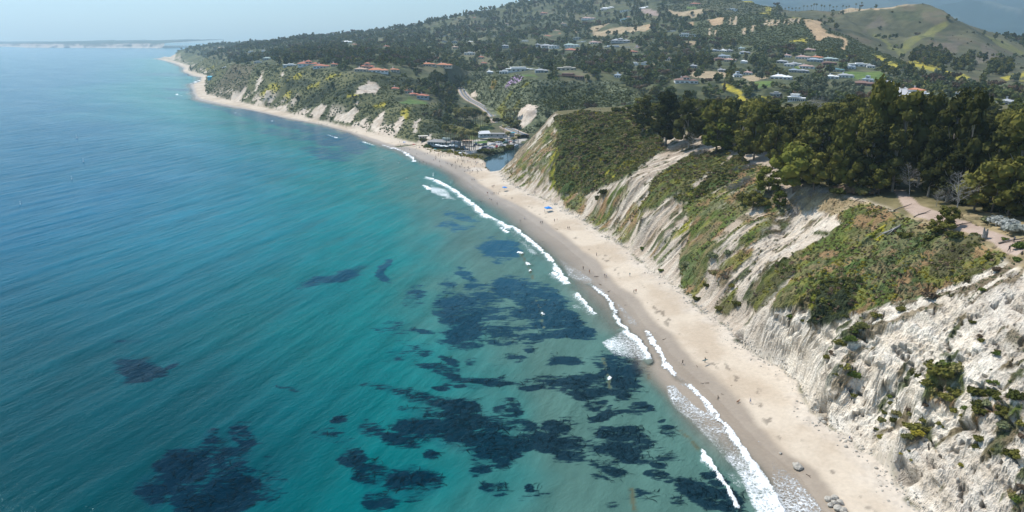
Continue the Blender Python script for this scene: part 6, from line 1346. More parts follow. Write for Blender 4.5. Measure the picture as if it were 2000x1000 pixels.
# ------------------------------------------------------------------ trees of the hills
MID = []
def M(name, s, H, W, n, per, leaf, lm, base=.12, shape='round', bark=None): MID.append((tree_single(name, s, H, W, n, per, leaf, ML[lm], bark or M_BARK, base, shape), H, W, lm, shape))
M("oak_tree", 61, 8, 5.2, 5, 7, 1.0, 'mix'); M("oak_tree", 62, 9, 5.0, 6, 7, 1.0, 'mid'); M("oak_tree", 63, 8, 5.6, 6, 7, 1.0, 'mix'); M("garden_tree", 64, 7, 4.0, 4, 8, .9, 'green'); M("garden_tree", 65, 9, 6.2, 7, 6, 1.1, 'brown', .2, 'flat')
M("eucalyptus_tree", 66, 12, 5.0, 8, 8, 1.0, 'mid', .15, 'tall'); M("eucalyptus_tree", 67, 12, 5.6, 8, 8, 1.0, 'olive', .15, 'tall'); M("willow_tree", 68, 8, 5.6, 6, 8, .9, 'grey'); M("pine_tree", 69, 13, 3.4, 7, 9, .9, 'mid', .08, 'cone')
g = np.random.default_rng(99)
FCLSf = FCLS
def cls_at(x, y):
    fi = np.interp(y, rows, np.arange(NR)); fj = np.interp(x / y, cols_, np.arange(NC))
    return FCLSf[np.clip(np.round(fi).astype(int), 0, NR - 1), np.clip(np.round(fj).astype(int), 0, NC - 1)]
cx_, cy_ = [], []
yv = 560.0
while yv < 3650:
    st = 6.2 + .0036 * yv
    xs = np.arange(-.62 * yv, .92 * yv, st * 1.1); xs = xs + g.normal(size=len(xs)) * st * .33
    cx_.append(xs); cy_.append(yv + g.normal(size=len(xs)) * st * .33); yv += st * 1.15
tx = np.concatenate(cx_); ty = np.concatenate(cy_)
m = (tx > x_water(ty) + 20) & (ty > 560); tx, ty = tx[m], ty[m]
tzv = base_h(tx, ty); tcl = cls_at(tx, ty); tpx, tpy = project(tx, ty, tzv)
clump = fbm(tx / 60, ty / 60, oct=3, seed=401)
ok = (tzv > 4.5) & (tpx > -20) & (tpx < 2150) & (((tcl == 0) & (g.random(len(tx)) < .62 + .9 * (clump - .35))) | ((tcl == 1) & (g.random(len(tx)) < .02)) | ((tcl == 2) & (g.random(len(tx)) < .07)))
GROVES = ([(1775, 118), (1790, 100), (1850, 100), (1856, 124), (1830, 138), (1790, 134)], [(1884, 110), (1900, 110), (1900, 140), (1884, 138)], [(1860, 128), (1880, 128), (1885, 142), (1862, 140)], [(1925, 130), (1975, 120), (1975, 150), (1930, 150)])
for gp in GROVES: ok |= in_poly(tpx, tpy, gp) & (tzv > 20)
ok &= ~((ty < 640) & (tpx < 1235))
LOTC = np.array(PZ(950, 278, 4)); ok &= np.hypot(tx - LOTC[0], (ty - LOTC[1]) * .6) > 75
RC = np.array([PZ(985, 247, 8), PZ(975, 232, 10), PZ(955, 214, 13), PZ(930, 203, 16), PZ(912, 192, 19), PZ(905, 182, 22), PZ(903, 176, 24)])
ok &= seg_dist(tx, ty, RC)[0] > 13
ok &= ~in_poly(tpx, tpy, [(890, 260), (935, 262), (985, 245), (915, 182), (893, 185)])
for (hx, hy, hr, yf) in plots:
    dd = np.hypot(tx - hx, ty - hy); ok &= dd > hr + 3.5
    ok &= ~((np.abs(tx - hx * ty / hy) < hr * .95) & (ty < hy) & (ty > hy - 40 - .02 * hy))
HT = np.array([8, 9, 8, 7, 9, 12, 12, 8, 13]).mean()
tpx2, ttop = project(tx, ty, tzv + 10)
for (hx, hy, hr, yf), spec in zip(plots, PLACED):
    m_ = (np.abs(tpx - spec[0]) < spec[2] * .62 + 3) & (ty < hy) & (ttop < spec[1] - .8) & (tpy > spec[1] - 1)
    ok &= ~(m_ & (g.random(len(tx)) < .985))
for poly in CLEARED:
    p_ = np.asarray(poly, float)
    if p_[:, 1].max() > 215: continue
    m_ = (tpx > p_[:, 0].min()) & (tpx < p_[:, 0].max()) & (ttop < p_[:, 1].max()) & (tpy > p_[:, 1].min()) & (tpy < p_[:, 1].max() + 30)
    i_ = np.where(m_)[0]
    if len(i_): ins = in_poly(tpx[i_], ttop[i_] + 1.0, p_) & ~in_poly(tpx[i_], tpy[i_], p_); ok[i_[ins & (g.random(len(i_)) < .75)]] = False
ST = np.array([PZ(1762, 180, 45), PZ(1782, 205, 45)]); ok &= seg_dist(tx, ty, ST)[0] > 14
# no trees where the mown field, terraces and street are
tx, ty, tzv, tcl, tpx, tpy = (a[ok] for a in (tx, ty, tzv, tcl, tpx, tpy))
n_ = len(tx); print("hill trees", n_)
belt = fbm(tx / 140, ty / 140, oct=2, seed=402)
kr_ = g.random(n_)
kindt = np.where(kr_ < .26, 0, np.where(kr_ < .42, 1, np.where(kr_ < .64, 2, np.where(kr_ < .75, 3, np.where(kr_ < .82, 4, np.where(kr_ < .845, 5, np.where(kr_ < .89, 6, np.where(kr_ < .975, 7, 8))))))))
tallz = ((belt > .60) & (ty > 900)) | in_poly(tpx, tpy, [(1120, 95), (1230, 100), (1240, 125), (1150, 128), (1110, 115)]) | in_poly(tpx, tpy, [(1775, 120), (1850, 128), (1990, 150), (1985, 165), (1860, 158), (1790, 138)])
for gp in GROVES: tallz = tallz | in_poly(tpx, tpy, gp)
kindt = np.where(tallz & (kr_ < .8), np.where(kr_ < .4, 5, 6), kindt)
kindt = np.where(in_poly(tpx, tpy, [(1555, 165), (1640, 160), (1700, 178), (1680, 200), (1560, 200)]), 7, kindt)
kindt = np.where(in_poly(tpx, tpy, [(840, 150), (885, 152), (905, 180), (900, 205), (860, 200), (830, 175)]), np.where(kr_ < .6, 1, 5), kindt)
scv = (.62 + .62 * g.random(n_)) * np.where(tcl == 2, .55, 1) * np.where(kindt >= 5, .95, 1.0) * (1 + np.clip(ty - 1500, 0, 2000) / 6000)
tz3 = grid_val(SURF, tx, ty) - .4
appar = scv * np.array([k[2] for k in MID])[kindt] / ty * (np.array([k[1] for k in MID])[kindt] / 8)
infr = (tpx > 0) & (tpx < 2000) & (tpy > 5)
behind_wood = (tpx > 1230) & (tpy > 196)
order = np.argsort(-(appar * infr * ~behind_wood)); top = order[:300]; rest = np.setdiff1d(np.arange(n_), top)
nmk = {'mix': "blue-green rounded", 'mid': "dark green", 'green': "fresh green", 'brown': "brownish broad", 'olive': "olive-green", 'grey': "silvery grey-green"}
shk = {'round': "tree", 'flat': "umbrella-shaped tree", 'tall': "tall eucalyptus", 'cone': "pointed conifer"}
def place_of(px, py, z):
    best = None
    if px < 560: a = "on the western bluff's far end"
    elif px < 850 and py > 175: a = "on the lower terrace by the beach"
    elif px < 850: a = "near the red-roofed bluff houses"
    elif px < 930 and py > 145: a = "in the ravine left of the road"
    elif px < 930: a = "above the dark ravine"
    elif px < 1060 and py > 140: a = "on the slope right of the road"
    elif px < 1060: a = "behind the long white bluff house"
    elif px < 1250 and py > 150: a = "in the ravine below the bluff houses"
    elif px < 1250: a = "behind the brown bluff house"
    elif px < 1420: a = "near the brown-roofed white house"
    elif px < 1550: a = "around the open field and driveway"
    elif px < 1720: a = "among the suburb's front rows"
    elif px < 1850: a = "along the pale street"
    else: a = "at the foot of the grassy hill"
    return a
for i in top:
    me, H0, W0, lm, sh = MID[kindt[i]]
    s = scv[i]; o = obj(me.name.split('.')[0], me, None, (tx[i], ty[i], tz3[i]), g.random() * 6.28, (s * (.85 + .3 * g.random()), s * (.85 + .3 * g.random()), s * (.85 + .35 * g.random())))
    reg(o, f"{nmk[lm]} {shk[sh]} {place_of(tpx[i], tpy[i], tzv[i])}", "tree", tpx[i], "trees on the near hills")
for k in range(len(MID)):
    r_ = rest[kindt[rest] == k]
    if len(r_) == 0: continue
    s = scv[r_]; sv = np.stack([s * (.85 + .3 * g.random(len(r_))), s * (.85 + .3 * g.random(len(r_))), s * (.8 + .45 * g.random(len(r_)))], 1)
    gn_scatter("woodland", np.stack([tx[r_], ty[r_], tz3[r_]], 1), sv, g.random(len(r_)) * 6.28, MID[k][0], f"{nmk[MID[k][3]]} {shk[MID[k][4]]} mass of the wooded hillsides")
# scrub on the farther slopes
iv = np.where((cls == 2) & (Y > 600) & (Y < 2300) & (PX < 2050) & (Z > 4))[0]
wt_ = np.where(PX[iv] < 860, .35, 1.0); pick = g.choice(iv, size=min(17000, len(iv)), replace=False, p=wt_ / wt_.sum())
ok2 = seg_dist(X[pick], Y[pick], RC)[0] > 8; pick = pick[ok2]
sx_, sy_ = X[pick] + g.normal(size=len(pick)), Y[pick] + g.normal(size=len(pick)); gz = grid_val(SURF, sx_, sy_)
size = (.8 + 1.0 * g.random(len(pick))) * (.6 + Y[pick] / 1500); kindv = np.where(C[pick].sum(1) < .13, 0, np.where(C[pick].sum(1) < .24, 1, 2))
yel = (C[pick, 0] > .15) & (C[pick, 2] < .07); kindv = np.where(yel, 3, kindv)
for k, (mk, lab) in enumerate((('mix', "dark chaparral over the farther slopes"), ('scrub', "green scrub over the creek and bluff slopes"), ('sage', "grey-green sage on the farther slopes"), ('yellow', "yellow flowering brush on the farther slopes"))):
    mm = kindv == k
    if mm.sum() > 3: gn_scatter("scrub", np.stack([sx_, sy_, gz - .3 * size], 1)[mm], size[mm], g.random(mm.sum()) * 6.28, shrub_mesh("far_scrub_" + mk, 190 + k, 1.0, ML[mk], 3, 9, .34, .6), lab)
iv = np.where((cls == 1) & (Y > 1000) & (Y < 2300) & (PX < 2050) & (PX > 1350))[0]
pick = g.choice(iv, size=520, replace=False); sc_n = vnoise(X[pick] / 60, Y[pick] / 60, seed=5); pick = pick[sc_n > .62]
gz = grid_val(SURF, X[pick], Y[pick])
gn_scatter("scrub", np.stack([X[pick], Y[pick], gz - .5], 1), 1.5 + 3 * g.random(len(pick)) ** 2, g.random(len(pick)) * 6.28, shrub_mesh("hill_bush", 199, 1.0, ML['dark'], 3, 9, .34, .6), "dark bushes dotted over the grassy hill")
# ------------------------------------------------------------------ the coast road
tg = np.gradient(RD[:, :2], axis=0); tg /= np.linalg.norm(tg, axis=1)[:, None]; nr_ = np.stack([-tg[:, 1], tg[:, 0]], 1)
def ribbon(offs_, zoff, name, mat, rng_=(0, 90)):
    V = []; i0, i1 = rng_
    for o_, z_ in offs_: V.append(np.column_stack([RD[i0:i1, :2] + nr_[i0:i1] * o_, RD[i0:i1, 2] + z_ + zoff]))
    V = np.stack(V, 1); n, k = V.shape[:2]; f = [(i * k + j, i * k + j + 1, (i + 1) * k + j + 1, (i + 1) * k + j) for i in range(n - 1) for j in range(k - 1)]
    return new_mesh(name, V.reshape(-1, 3), f, [mat], smooth=False)
m_road = mat_plain("asphalt", (.16, .16, .165), .9, .12, .4); m_shl = mat_plain("road_shoulder", (.42, .32, .24), .95, .2, .3)
m_yel = mat_plain("yellow_paint", (.55, .38, .10), .7, .1, 1); m_wht = mat_plain("white_paint", (.72, .72, .70), .7, .1, 1)
rd = obj("road", ribbon([(-7, -3.5), (-6.6, .0), (-4.6, .02), (4.6, .02), (6.6, 0), (7, -3.5)], .35, "road", m_shl)); tag(rd, "winding two-lane coast road down to the beach car park", kind='structure')
obj("pavement", ribbon([(-4.4, .0), (4.4, .0)], .40, "pavement", m_road), rd)
for o_, m_, in ((.0, m_yel),): obj("centre_line", ribbon([(-.28, 0), (.28, 0)], .42, "centre_line", m_), rd)
for o_ in (-3.9, 3.9): obj("edge_line", ribbon([(o_ - .16, 0), (o_ + .16, 0)], .42, "edge_line", m_wht), rd)
# pale suburban street behind the wood
s0 = np.array(PZ(1758, 178, 45)); s1 = np.array(PZ(1790, 207, 45)); dv = (s1 - s0) / np.linalg.norm(s1 - s0); nv_ = np.array((-dv[1], dv[0]))
V = []
for t in np.linspace(-.2, 1.2, 14):
    c = s0 + (s1 - s0) * t
    for o_ in (-7, 7): q = c + nv_ * o_; V.append((q[0], q[1], float(base_h(*c)) + .9))
o = obj("street", new_mesh("street", V, [(2 * i, 2 * i + 1, 2 * i + 3, 2 * i + 2) for i in range(13)], [mat_plain("pale_concrete", (.42, .41, .40), .9, .1, .3)], smooth=False)); tag(o, "pale concrete street between the houses behind the wood", kind='structure')

# ------------------------------------------------------------------ beach cafe, car park buildings
def flat_at(px, py, z=4.0): x, y = PZ(px, py, z); return float(x), float(y)
M_ROOFG = mat_plain("grey_shingle", (.30, .285, .27), .9, .15, .8); M_GRN = mat_plain("grey_green_roof", (.36, .42, .38), .85, .1, .8)
x0, y0 = flat_at(862, 285); root = bpy.data.objects.new("cafe", None); col.objects.link(root); root.location = (x0, y0, 4.0); root.rotation_euler = (0, 0, -.32)
mb = MB(); mb.box(-14, 3, 0, 9, -1, 3.4); mb.box(3, 15, 3, 12, -1, 3.0); obj("wall", mb.mesh("wall", [M_WALL['blue-grey']]), root)
mb = MB(); hip(mb, -14, 3, 0, 9, 3.4, 2.0, .8); hip(mb, 2.5, 15, 3, 12, 3.0, 1.6, .8); ro = obj("roof", mb.mesh("roof", [M_ROOFG]), root)
mb = MB(); mb.box(-2, 5, 6, 10, 3.2, 6.4); obj("roof_room", mb.mesh("roof_room", [M_GRN]), ro)
for k in range(6): mb = MB(); mb.box(-13 + k * 2.7, -11.2 + k * 2.7, -.07, .1, .9, 2.6); obj("window", mb.mesh("window", [M_GLASS]), root)
reg(root, "grey-roofed beach cafe with white parasols on its terrace", "cafe", 862)
m_par = mat_plain("white_canvas", (.78, .80, .80), .8, .04, 1)
pm = MB(); n_ = 8; v = [(0, 0, 2.9)] + [(1.7 * math.cos(2 * math.pi * k / n_), 1.7 * math.sin(2 * math.pi * k / n_), 2.35) for k in range(n_)] + [(0, 0, 2.8)] + [(1.6 * math.cos(2 * math.pi * k / n_), 1.6 * math.sin(2 * math.pi * k / n_), 2.2) for k in range(n_)]
pm.add(v, [(0, 1 + k, 1 + (k + 1) % n_) for k in range(n_)] + [(1 + k, 10 + k, 10 + (k + 1) % n_, 1 + (k + 1) % n_) for k in range(n_)] + [(9, 10 + (k + 1) % n_, 10 + k) for k in range(n_)])
par_top = pm.mesh("canopy", [m_par]); pp_ = MB(); pp_.tube([(0, 0, 0), (0, 0, 2.85)], .04, 5); par_pole = pp_.mesh("pole", [M_DEAD])
def parasol(px, py, top, txt, s=1.0, z=None, grp=None):
    x, y = flat_at(px, py) if z is None else PZ(px, py, z); x, y = float(x), float(y)
    r = bpy.data.objects.new("parasol", None); col.objects.link(r); r.location = (x, y, max(ground(x, y), 3.9 if z is None else -9)); r.scale = (s,) * 3; r.rotation_euler = (.08, .05, x)
    obj("canopy", top, r); obj("pole", par_pole, r); reg(r, txt, "parasol", px, grp); return r
for px, py in ((853, 288), (858, 289), (863, 290), (868, 290), (873, 291), (880, 289), (886, 289), (891, 290)): parasol(px, py, par_top, "white parasol on the cafe terrace", 1.1, grp="cafe parasols")
def shed(px, py, w, d, h, wall, roofm, rz, txt, cat="building", pent=0.0, z=4.2):
    x, y = flat_at(px, py, z); r = bpy.data.objects.new("beach_building", None); col.objects.link(r); r.location = (x, y, z - .2); r.rotation_euler = (0, 0, rz)
    mb = MB(); mb.box(-w / 2, w / 2, 0, d, -1, h); obj("wall", mb.mesh("wall", [M_WALL[wall]]), r)
    mb = MB(); mb.add([(-w / 2 - .6, -.8, h), (w / 2 + .6, -.8, h), (w / 2 + .6, d + .6, h + pent), (-w / 2 - .6, d + .6, h + pent), (-w / 2 - .6, -.8, h + .25), (w / 2 + .6, -.8, h + .25), (w / 2 + .6, d + .6, h + .25 + pent), (-w / 2 - .6, d + .6, h + .25 + pent)], [(0, 3, 2, 1), (4, 5, 6, 7), (0, 1, 5, 4), (1, 2, 6, 5), (2, 3, 7, 6), (3, 0, 4, 7)])
    obj("roof", mb.mesh("roof", [roofm]), r)
    for k in range(3): mb = MB(); c = -w / 2 + w * (k + .5) / 3; mb.box(c - .7, c + .7, -.06, .1, 1.0, 2.2); obj("window", mb.mesh("window", [M_GLASS]), r)
    reg(r, txt, cat, px)
shed(947, 267, 11, 7, 3.0, 'blue-grey', mat_plain("pale_metal_roof", (.62, .60, .58), .5, .05, 1), .25, "low building with pale sloping roof above the car park", pent=2.0)
shed(972, 267, 18, 7, 3.0, 'grey', M_ROOFG, -.1, "long building with grey-green roof behind the parked cars")
shed(1000, 268, 5, 4, 4.4, 'grey', mat_plain("teal_panels", (.05, .25, .30), .7, .1, 1), 0, "tall teal shed at the back of the car park")
shed(827, 271, 8, 5, 2.6, 'cream', M_ROOF['cream'], .2, "small flat-roofed hut against the green bluff", z=5.5)
shed(913, 280, 9, 4, 2.6, 'cream', M_ROOF['tan'], 0, "low tan kiosk between the palms")
x, y, z = hit(413, 156); r = MB(); r.box(-7, 7, -3, 4, -2, 6); r.add([(-8, -4, 5.8), (8, -4, 5.8), (8, 5, 7.8), (-8, 5, 7.8), (-8, -4, 6.2), (8, -4, 6.2), (8, 5, 8.2), (-8, 5, 8.2)], [(0, 3, 2, 1), (4, 5, 6, 7), (0, 1, 5, 4), (1, 2, 6, 5), (2, 3, 7, 6), (3, 0, 4, 7)])
reg(obj("beach_shelter", r.mesh("shelter", [mat_plain("turquoise_sheet", (.03, .36, .48), .6, .1, .3)]), None, (x, y, z)), "bright turquoise shelter at the foot of the far bluff", "shelter", 413)

# ------------------------------------------------------------------ palms
def palm_meshes(seed, H, skirt=True, r=3.3, nf=38):
    g = np.random.default_rng(seed); t = MB(); ln = g.normal(size=2) * .35
    t.tube([(0, 0, -.8), (ln[0] * .3, ln[1] * .3, H * .5), (ln[0], ln[1], H)], [.26, .18, .15], 6)
    c = MB()
    for k in range(nf):
        a = k * 2.4; up = .95 - 1.35 * (k / nf); L = r * (.85 + .3 * g.random())
        d = np.array((math.cos(a), math.sin(a))); pts = []
        for q in np.linspace(0, 1, 5):
            pts.append((ln[0] + d[0] * L * q * math.cos(up * .8), ln[1] + d[1] * L * q * math.cos(up * .8), H + L * (math.sin(up) * q - .55 * q * q)))
        pts = np.array(pts); s = np.array((-d[1], d[0], 0)); w = np.array([.08, .42, .55, .40, .05]) * r / 2.3
        v = np.concatenate([pts - s * w[:, None] + (0, 0, -.08), pts, pts + s * w[:, None] + (0, 0, -.08)]); n = 5
        c.add(v, [(j, j + 1, n + j + 1, n + j) for j in range(4)] + [(n + j, n + j + 1, 2 * n + j + 1, 2 * n + j) for j in range(4)])
    sk = MB(); sk.tube([(ln[0] * .9, ln[1] * .9, H - 3.6), (ln[0], ln[1], H - 1.6), (ln[0], ln[1], H)], [.5, 1.2, .7], 8)
    return t.mesh("palm_trunk", [M_PALMT], smooth=True), c.mesh("palm_fronds", [ML['palm']]), sk.mesh("dry_skirt", [M_SKIRT])
PALM = [palm_meshes(300 + k, 15) for k in range(3)]
PALMF = []
for k in range(2):
    mb = MB()
    for me, mi in zip(palm_meshes(310 + k, 15, r=3.4, nf=18), (0, 1, 2)):
        v = np.empty(len(me.vertices) * 3, np.float32); me.vertices.foreach_get("co", v); mb.add(v.reshape(-1, 3), [tuple(p.vertices) for p in me.polygons], mi)
    PALMF.append(mb.mesh("palm_tree", [M_BARK, ML['palm'], M_SKIRT]))
def palm(px, foot, top, txt, grp, z=4.0):
    if z is None: x, y, z = hit(px, foot)
    else: x, y = flat_at(px, foot, z)
    d = y * cp + (CAM_H - z) * sp; H = (foot - top) * d / FPX / cp; s = H / 16.5
    r = bpy.data.objects.new("palm_tree", None); col.objects.link(r); r.location = (x, y, max(z, ground(x, y)) - .2); r.scale = (max(s, 1.12),) * 2 + (s,); r.rotation_euler = (0, 0, px * 1.7)
    t, c, k = PALM[int(px) % 3]; obj("trunk", t, r); obj("fronds", c, r); obj("dry_skirt", k, r); reg(r, txt, "palm tree", px, grp)
for px, ft, tp in ((872, 290, 244), (880, 289, 250), (888, 292, 252), (895, 289, 251), (900, 295, 254), (905, 288, 250), (909, 289, 254), (914, 293, 254), (917, 294, 256), (921, 292, 254), (925, 290, 257), (885, 284, 246), (892, 283, 247), (876, 284, 247), (898, 285, 249), (911, 285, 252), (928, 291, 258), (904, 293, 259), (934, 284, 249), (991, 282, 257), (1004, 285, 268), (977, 284, 272), (965, 284, 273), (1012, 278, 262)):
    palm(px, ft, tp, "tall palm between the cafe and the car park" if px < 940 else "palm standing among the parked cars", "palms by the beach car park")
for px, ft, tp in ((894, 250, 214), (899, 252, 217), (903, 254, 215), (907, 251, 219), (911, 250, 212), (915, 253, 216), (920, 250, 211), (925, 252, 214), (929, 248, 212), (934, 251, 215), (938, 250, 217), (943, 249, 220), (947, 251, 222), (897, 247, 219), (917, 246, 217)):
    palm(px, ft, tp, "palm in the grove left of the road's bend", "palms in the grove by the road", 6.0)
for px, ft, tp in ((990, 234, 214), (997, 235, 215), (1005, 236, 214), (1011, 236, 213), (1013, 262, 235), (984, 262, 246)): palm(px, ft, tp, "slender palm right of the coast road", "palms right of the road", None)
for px, ft, tp in ((800, 182, 170), (806, 180, 168), (793, 184, 173), (781, 183, 174), (818, 186, 175), (830, 188, 178), (836, 190, 180)): palm(px, ft, tp, "palm among the lower red-roofed villas", "palms of the lower terrace", None)
for px, tp, ft in ((1489, 8, 17), (1494, 9, 18), (1498, 9, 19), (1502, 10, 20), (1506, 9, 20), (1511, 10, 21), (1525, 11, 21), (1533, 11, 20), (1540, 11, 20), (1547, 10, 20), (1554, 9, 19), (1561, 8, 18), (1569, 6.5, 17), (1576, 6, 16.5), (1584, 5, 16), (1589, 2.5, 15.5), (1594, 3, 15.5), (1604, 1, 14), (1610, 2, 14), (1620, 0, 13), (1627, 3, 13), (1634, 2, 12), (1646, 0, 12), (1653, 3, 12), (1658, 1, 12), (1671, -1, 11), (1682, -2, 10)):
    p = None; yy_ = None
    for q in range(0, 8):
        p = hit(px, ft + 1 + q, 1500)
        if p: break
    if not p: continue
    x, y, z = p; d = y * cp + (CAM_H - z) * sp; H = max(12, (ft - tp) * d / FPX)
    o = obj("palm_tree", PALMF[int(px) % 2], None, (x, y, ground(x, y) - .4), px, (H / 15 * 1.0,) * 3); reg(o, "palm in the skyline row on the ridge", "palm tree", px, "palms on the skyline ridge")

g = np.random.default_rng(71); done_ = 0
for _ in range(400):
    if done_ >= 34: break
    px = 868 + 84 * g.random(); py = 212 + 54 * g.random()
    if not in_poly(np.array([px]), np.array([py]), [(868, 262), (872, 240), (890, 212), (915, 208), (948, 232), (962, 246), (940, 256), (905, 262)])[0]: continue
    p = hit(px, py)
    if p is None or seg_dist(np.array([p[0]]), np.array([p[1]]), RD[:, :2])[0][0] < 12: continue
    k = int(g.choice([0, 1, 2, 3, 3, 6])); me, H0, W0, lm, sh = MID[k]; s = .55 + .35 * g.random()
    o = obj(me.name.split('.')[0], me, None, (p[0], p[1], ground(p[0], p[1]) - .3), g.random() * 6.28, (s, s, s * .9)); reg(o, f"{nmk[lm]} {shk[sh]} around the palm grove", "tree", px, "trees round the palm grove"); done_ += 1
# ------------------------------------------------------------------ cars
def car_parts(L=4.4, Wd=1.8, H=1.45, van=False):
    b = MB(); hw = Wd / 2; hl = L / 2
    prof = [(-hl, .35), (-hl, .72), (-hl * .62, .86), (-hl * .34, H), (hl * .52, H), (hl * .84, .92), (hl, .85), (hl, .35)] if not van else [(-hl, .35), (-hl, .95), (-hl * .80, 1.1), (-hl * .55, H), (hl * .96, H), (hl, H - .2), (hl, .6), (hl, .35)]
    v = [(x, -hw * (1 if z < 1 else .84), z) for x, z in prof] + [(x, hw * (1 if z < 1 else .84), z) for x, z in prof]; n = len(prof)
    b.add(v, [tuple(range(n))[::-1], tuple(range(n, 2 * n))] + [(k, (k + 1) % n, n + (k + 1) % n, n + k) for k in range(n)])
    g_ = MB(); zt = H - .12; zb = (.90 if not van else 1.12)
    xa, xb = (-hl * .34 + .05, hl * .50) if not van else (-hl * .5, hl * .2)
    for s in (-1, 1): g_.add([(xa - .25, s * hw * .935, zb), (xb + .25, s * hw * .935, zb), (xb, s * hw * .865, zt), (xa, s * hw * .865, zt)], [(0, 1, 2, 3)])
    g_.add([(prof[2][0] + .04, -hw * .78, prof[2][1] + .05), (prof[2][0] + .04, hw * .78, prof[2][1] + .05), (prof[3][0] - .05, hw * .72, zt), (prof[3][0] - .05, -hw * .72, zt)], [(0, 1, 2, 3)])
    g_.add([(prof[5][0] - .02, -hw * .78, prof[5][1] + .04), (prof[5][0] - .02, hw * .78, prof[5][1] + .04), (prof[4][0] + .05, hw * .72, zt), (prof[4][0] + .05, -hw * .72, zt)], [(0, 1, 2, 3)])
    w = MB(); w.tube([(0, -.11, 0), (0, .11, 0)], .33, 10)
    return b, g_.mesh("car_glass", [M_GLASS]), w.mesh("wheel", [mat_plain("tyre", (.02, .02, .02), .9, .05, 1)] if "tyre" not in bpy.data.materials else [bpy.data.materials["tyre"]]), (hl * .62, hw * .93)
CARC = {'white': (.72, .72, .72), 'silver': (.42, .44, .46), 'black': (.02, .022, .025), 'dark blue': (.03, .05, .10), 'red': (.38, .03, .03), 'grey': (.17, .18, .19), 'green': (.04, .16, .11), 'light blue': (.22, .34, .44), 'tan': (.36, .30, .22)}
CARM = {}
for nme, c in CARC.items():
    m = mat_plain("paint_" + nme.replace(' ', '_'), c, .3, .03, 1, .5)
    for van in (0, 1):
        b, gl, wh, wo = car_parts(4.4, 1.8, 1.45) if not van else car_parts(5.2, 2.0, 2.1, True)
        CARM[nme, van] = (b.mesh("car_body", [m]), gl, wh, wo)
def car(px, py, colr, van, rz, txt, z=None):
    x, y = flat_at(px, py, 4.0); gz = ground(x, y) if z is None else z
    r = bpy.data.objects.new("parked_car", None); col.objects.link(r); r.location = (x, y, gz + .02); r.rotation_euler = (0, 0, rz)
    b, gl, wh, (wx_, wy_) = CARM[colr, van]; obj("body", b, r); obj("glass", gl, r)
    for sx in (-1, 1):
        for sy in (-1, 1): obj("wheel", wh, r, (sx * wx_, sy * wy_, .33))
    reg(r, txt, "car", px, "cars in the beach car park"); return r
cl_ = [(903, 284, 'light blue', 1, .3), (909, 286, 'silver', 0, .3), (898, 287, 'tan', 0, .4), (924, 290, 'grey', 0, 1.4), (933, 291, 'white', 0, .1), (926, 279, 'black', 0, 1.5), (930, 278, 'dark blue', 1, 1.5), (935, 279, 'black', 0, 1.5), (941, 279, 'dark blue', 0, .1), (946, 278, 'black', 1, .1), (944, 283, 'white', 0, .1), (945, 287, 'dark blue', 1, .1), (948, 290, 'white', 0, .1), (954, 288, 'red', 0, .1), (958, 286, 'white', 1, .1),
       (957, 277, 'white', 0, 1.4), (962, 276, 'silver', 0, 1.4), (955, 281, 'black', 0, 1.4), (966, 277, 'grey', 0, 1.4), (970, 281, 'red', 1, 1.4), (963, 282, 'white', 0, 1.4), (974, 277, 'silver', 0, 1.4), (978, 278, 'white', 1, 1.3), (982, 279, 'grey', 0, 1.3), (987, 275, 'green', 1, .2), (987, 279, 'white', 0, .2), (986, 271, 'white', 1, .2), (992, 271, 'white', 0, .2), (993, 276, 'black', 0, 1.3), (997, 278, 'silver', 0, 1.3), (992, 281, 'dark blue', 0, .2), (1001, 278, 'white', 0, 1.2),
       (1005, 279, 'white', 1, 1.2), (998, 272, 'red', 0, .3), (1003, 273, 'grey', 0, .3), (976, 273, 'silver', 0, .1), (970, 273, 'white', 0, .1), (981, 283, 'light blue', 0, .1), (950, 281, 'silver', 0, .2), (938, 284, 'white', 0, 1.0), (1000, 283, 'black', 0, .3), (1009, 276, 'white', 0, .3)]
for px, py, c, v, rz in cl_: car(px, py, c, v, rz + .1 * math.sin(px), f"{c} {'van' if v else 'car'} in the beach car park")
for t, c, s in ((12, 'silver', 1), (9, 'tan', -1)):
    p = RD[t]; a = math.atan2(tg[t][1], tg[t][0]); q = p[:2] + nr_[t] * 2.2 * s
    r = car(900, 180, c, 1 if s > 0 else 0, a, f"{c} {'van' if s > 0 else 'car'} driving on the coast road"); r.location = (q[0], q[1], p[2] + .42); r['group'] = "cars on the coast road"
q = s0 + (s1 - s0) * .35 + nv_ * 3; r = car(1772, 187, 'white', 0, math.atan2(dv[1], dv[0]), "white car parked on the pale suburban street"); r.location = (q[0], q[1], float(base_h(*q)) + .95); r['group'] = "cars in the suburb"
# lamp and utility poles
def pole(px, py, h, txt, z=None):
    if z is None: x, y, z = hit(px, py)
    else: x, y = flat_at(px, py, z)
    mb = MB(); mb.tube([(0, 0, -.5), (0, 0, h)], [.16, .10], 6); mb.box(-1.1, 1.1, -.06, .06, h - .9, h - .75)
    r = obj("utility_pole", mb.mesh("utility_pole", [M_BARK]), None, (x, y, z)); reg(r, txt, "pole", px)
for px, py, h, t in ((953, 236, 13, "utility pole at the inside of the road's bend"), (915, 206, 12, "utility pole on the road's upper stretch"), (947, 215, 12, "utility pole at the middle of the road"), (983, 241, 12, "utility pole right of the road above the car park"), (933, 124, 14, "pole rising from the trees above the ravine"), (1033, 130, 12, "thin pole behind the white bluff house"), (1053, 130, 12, "thin pole right of the white bluff house")): pole(px, py, h, t)
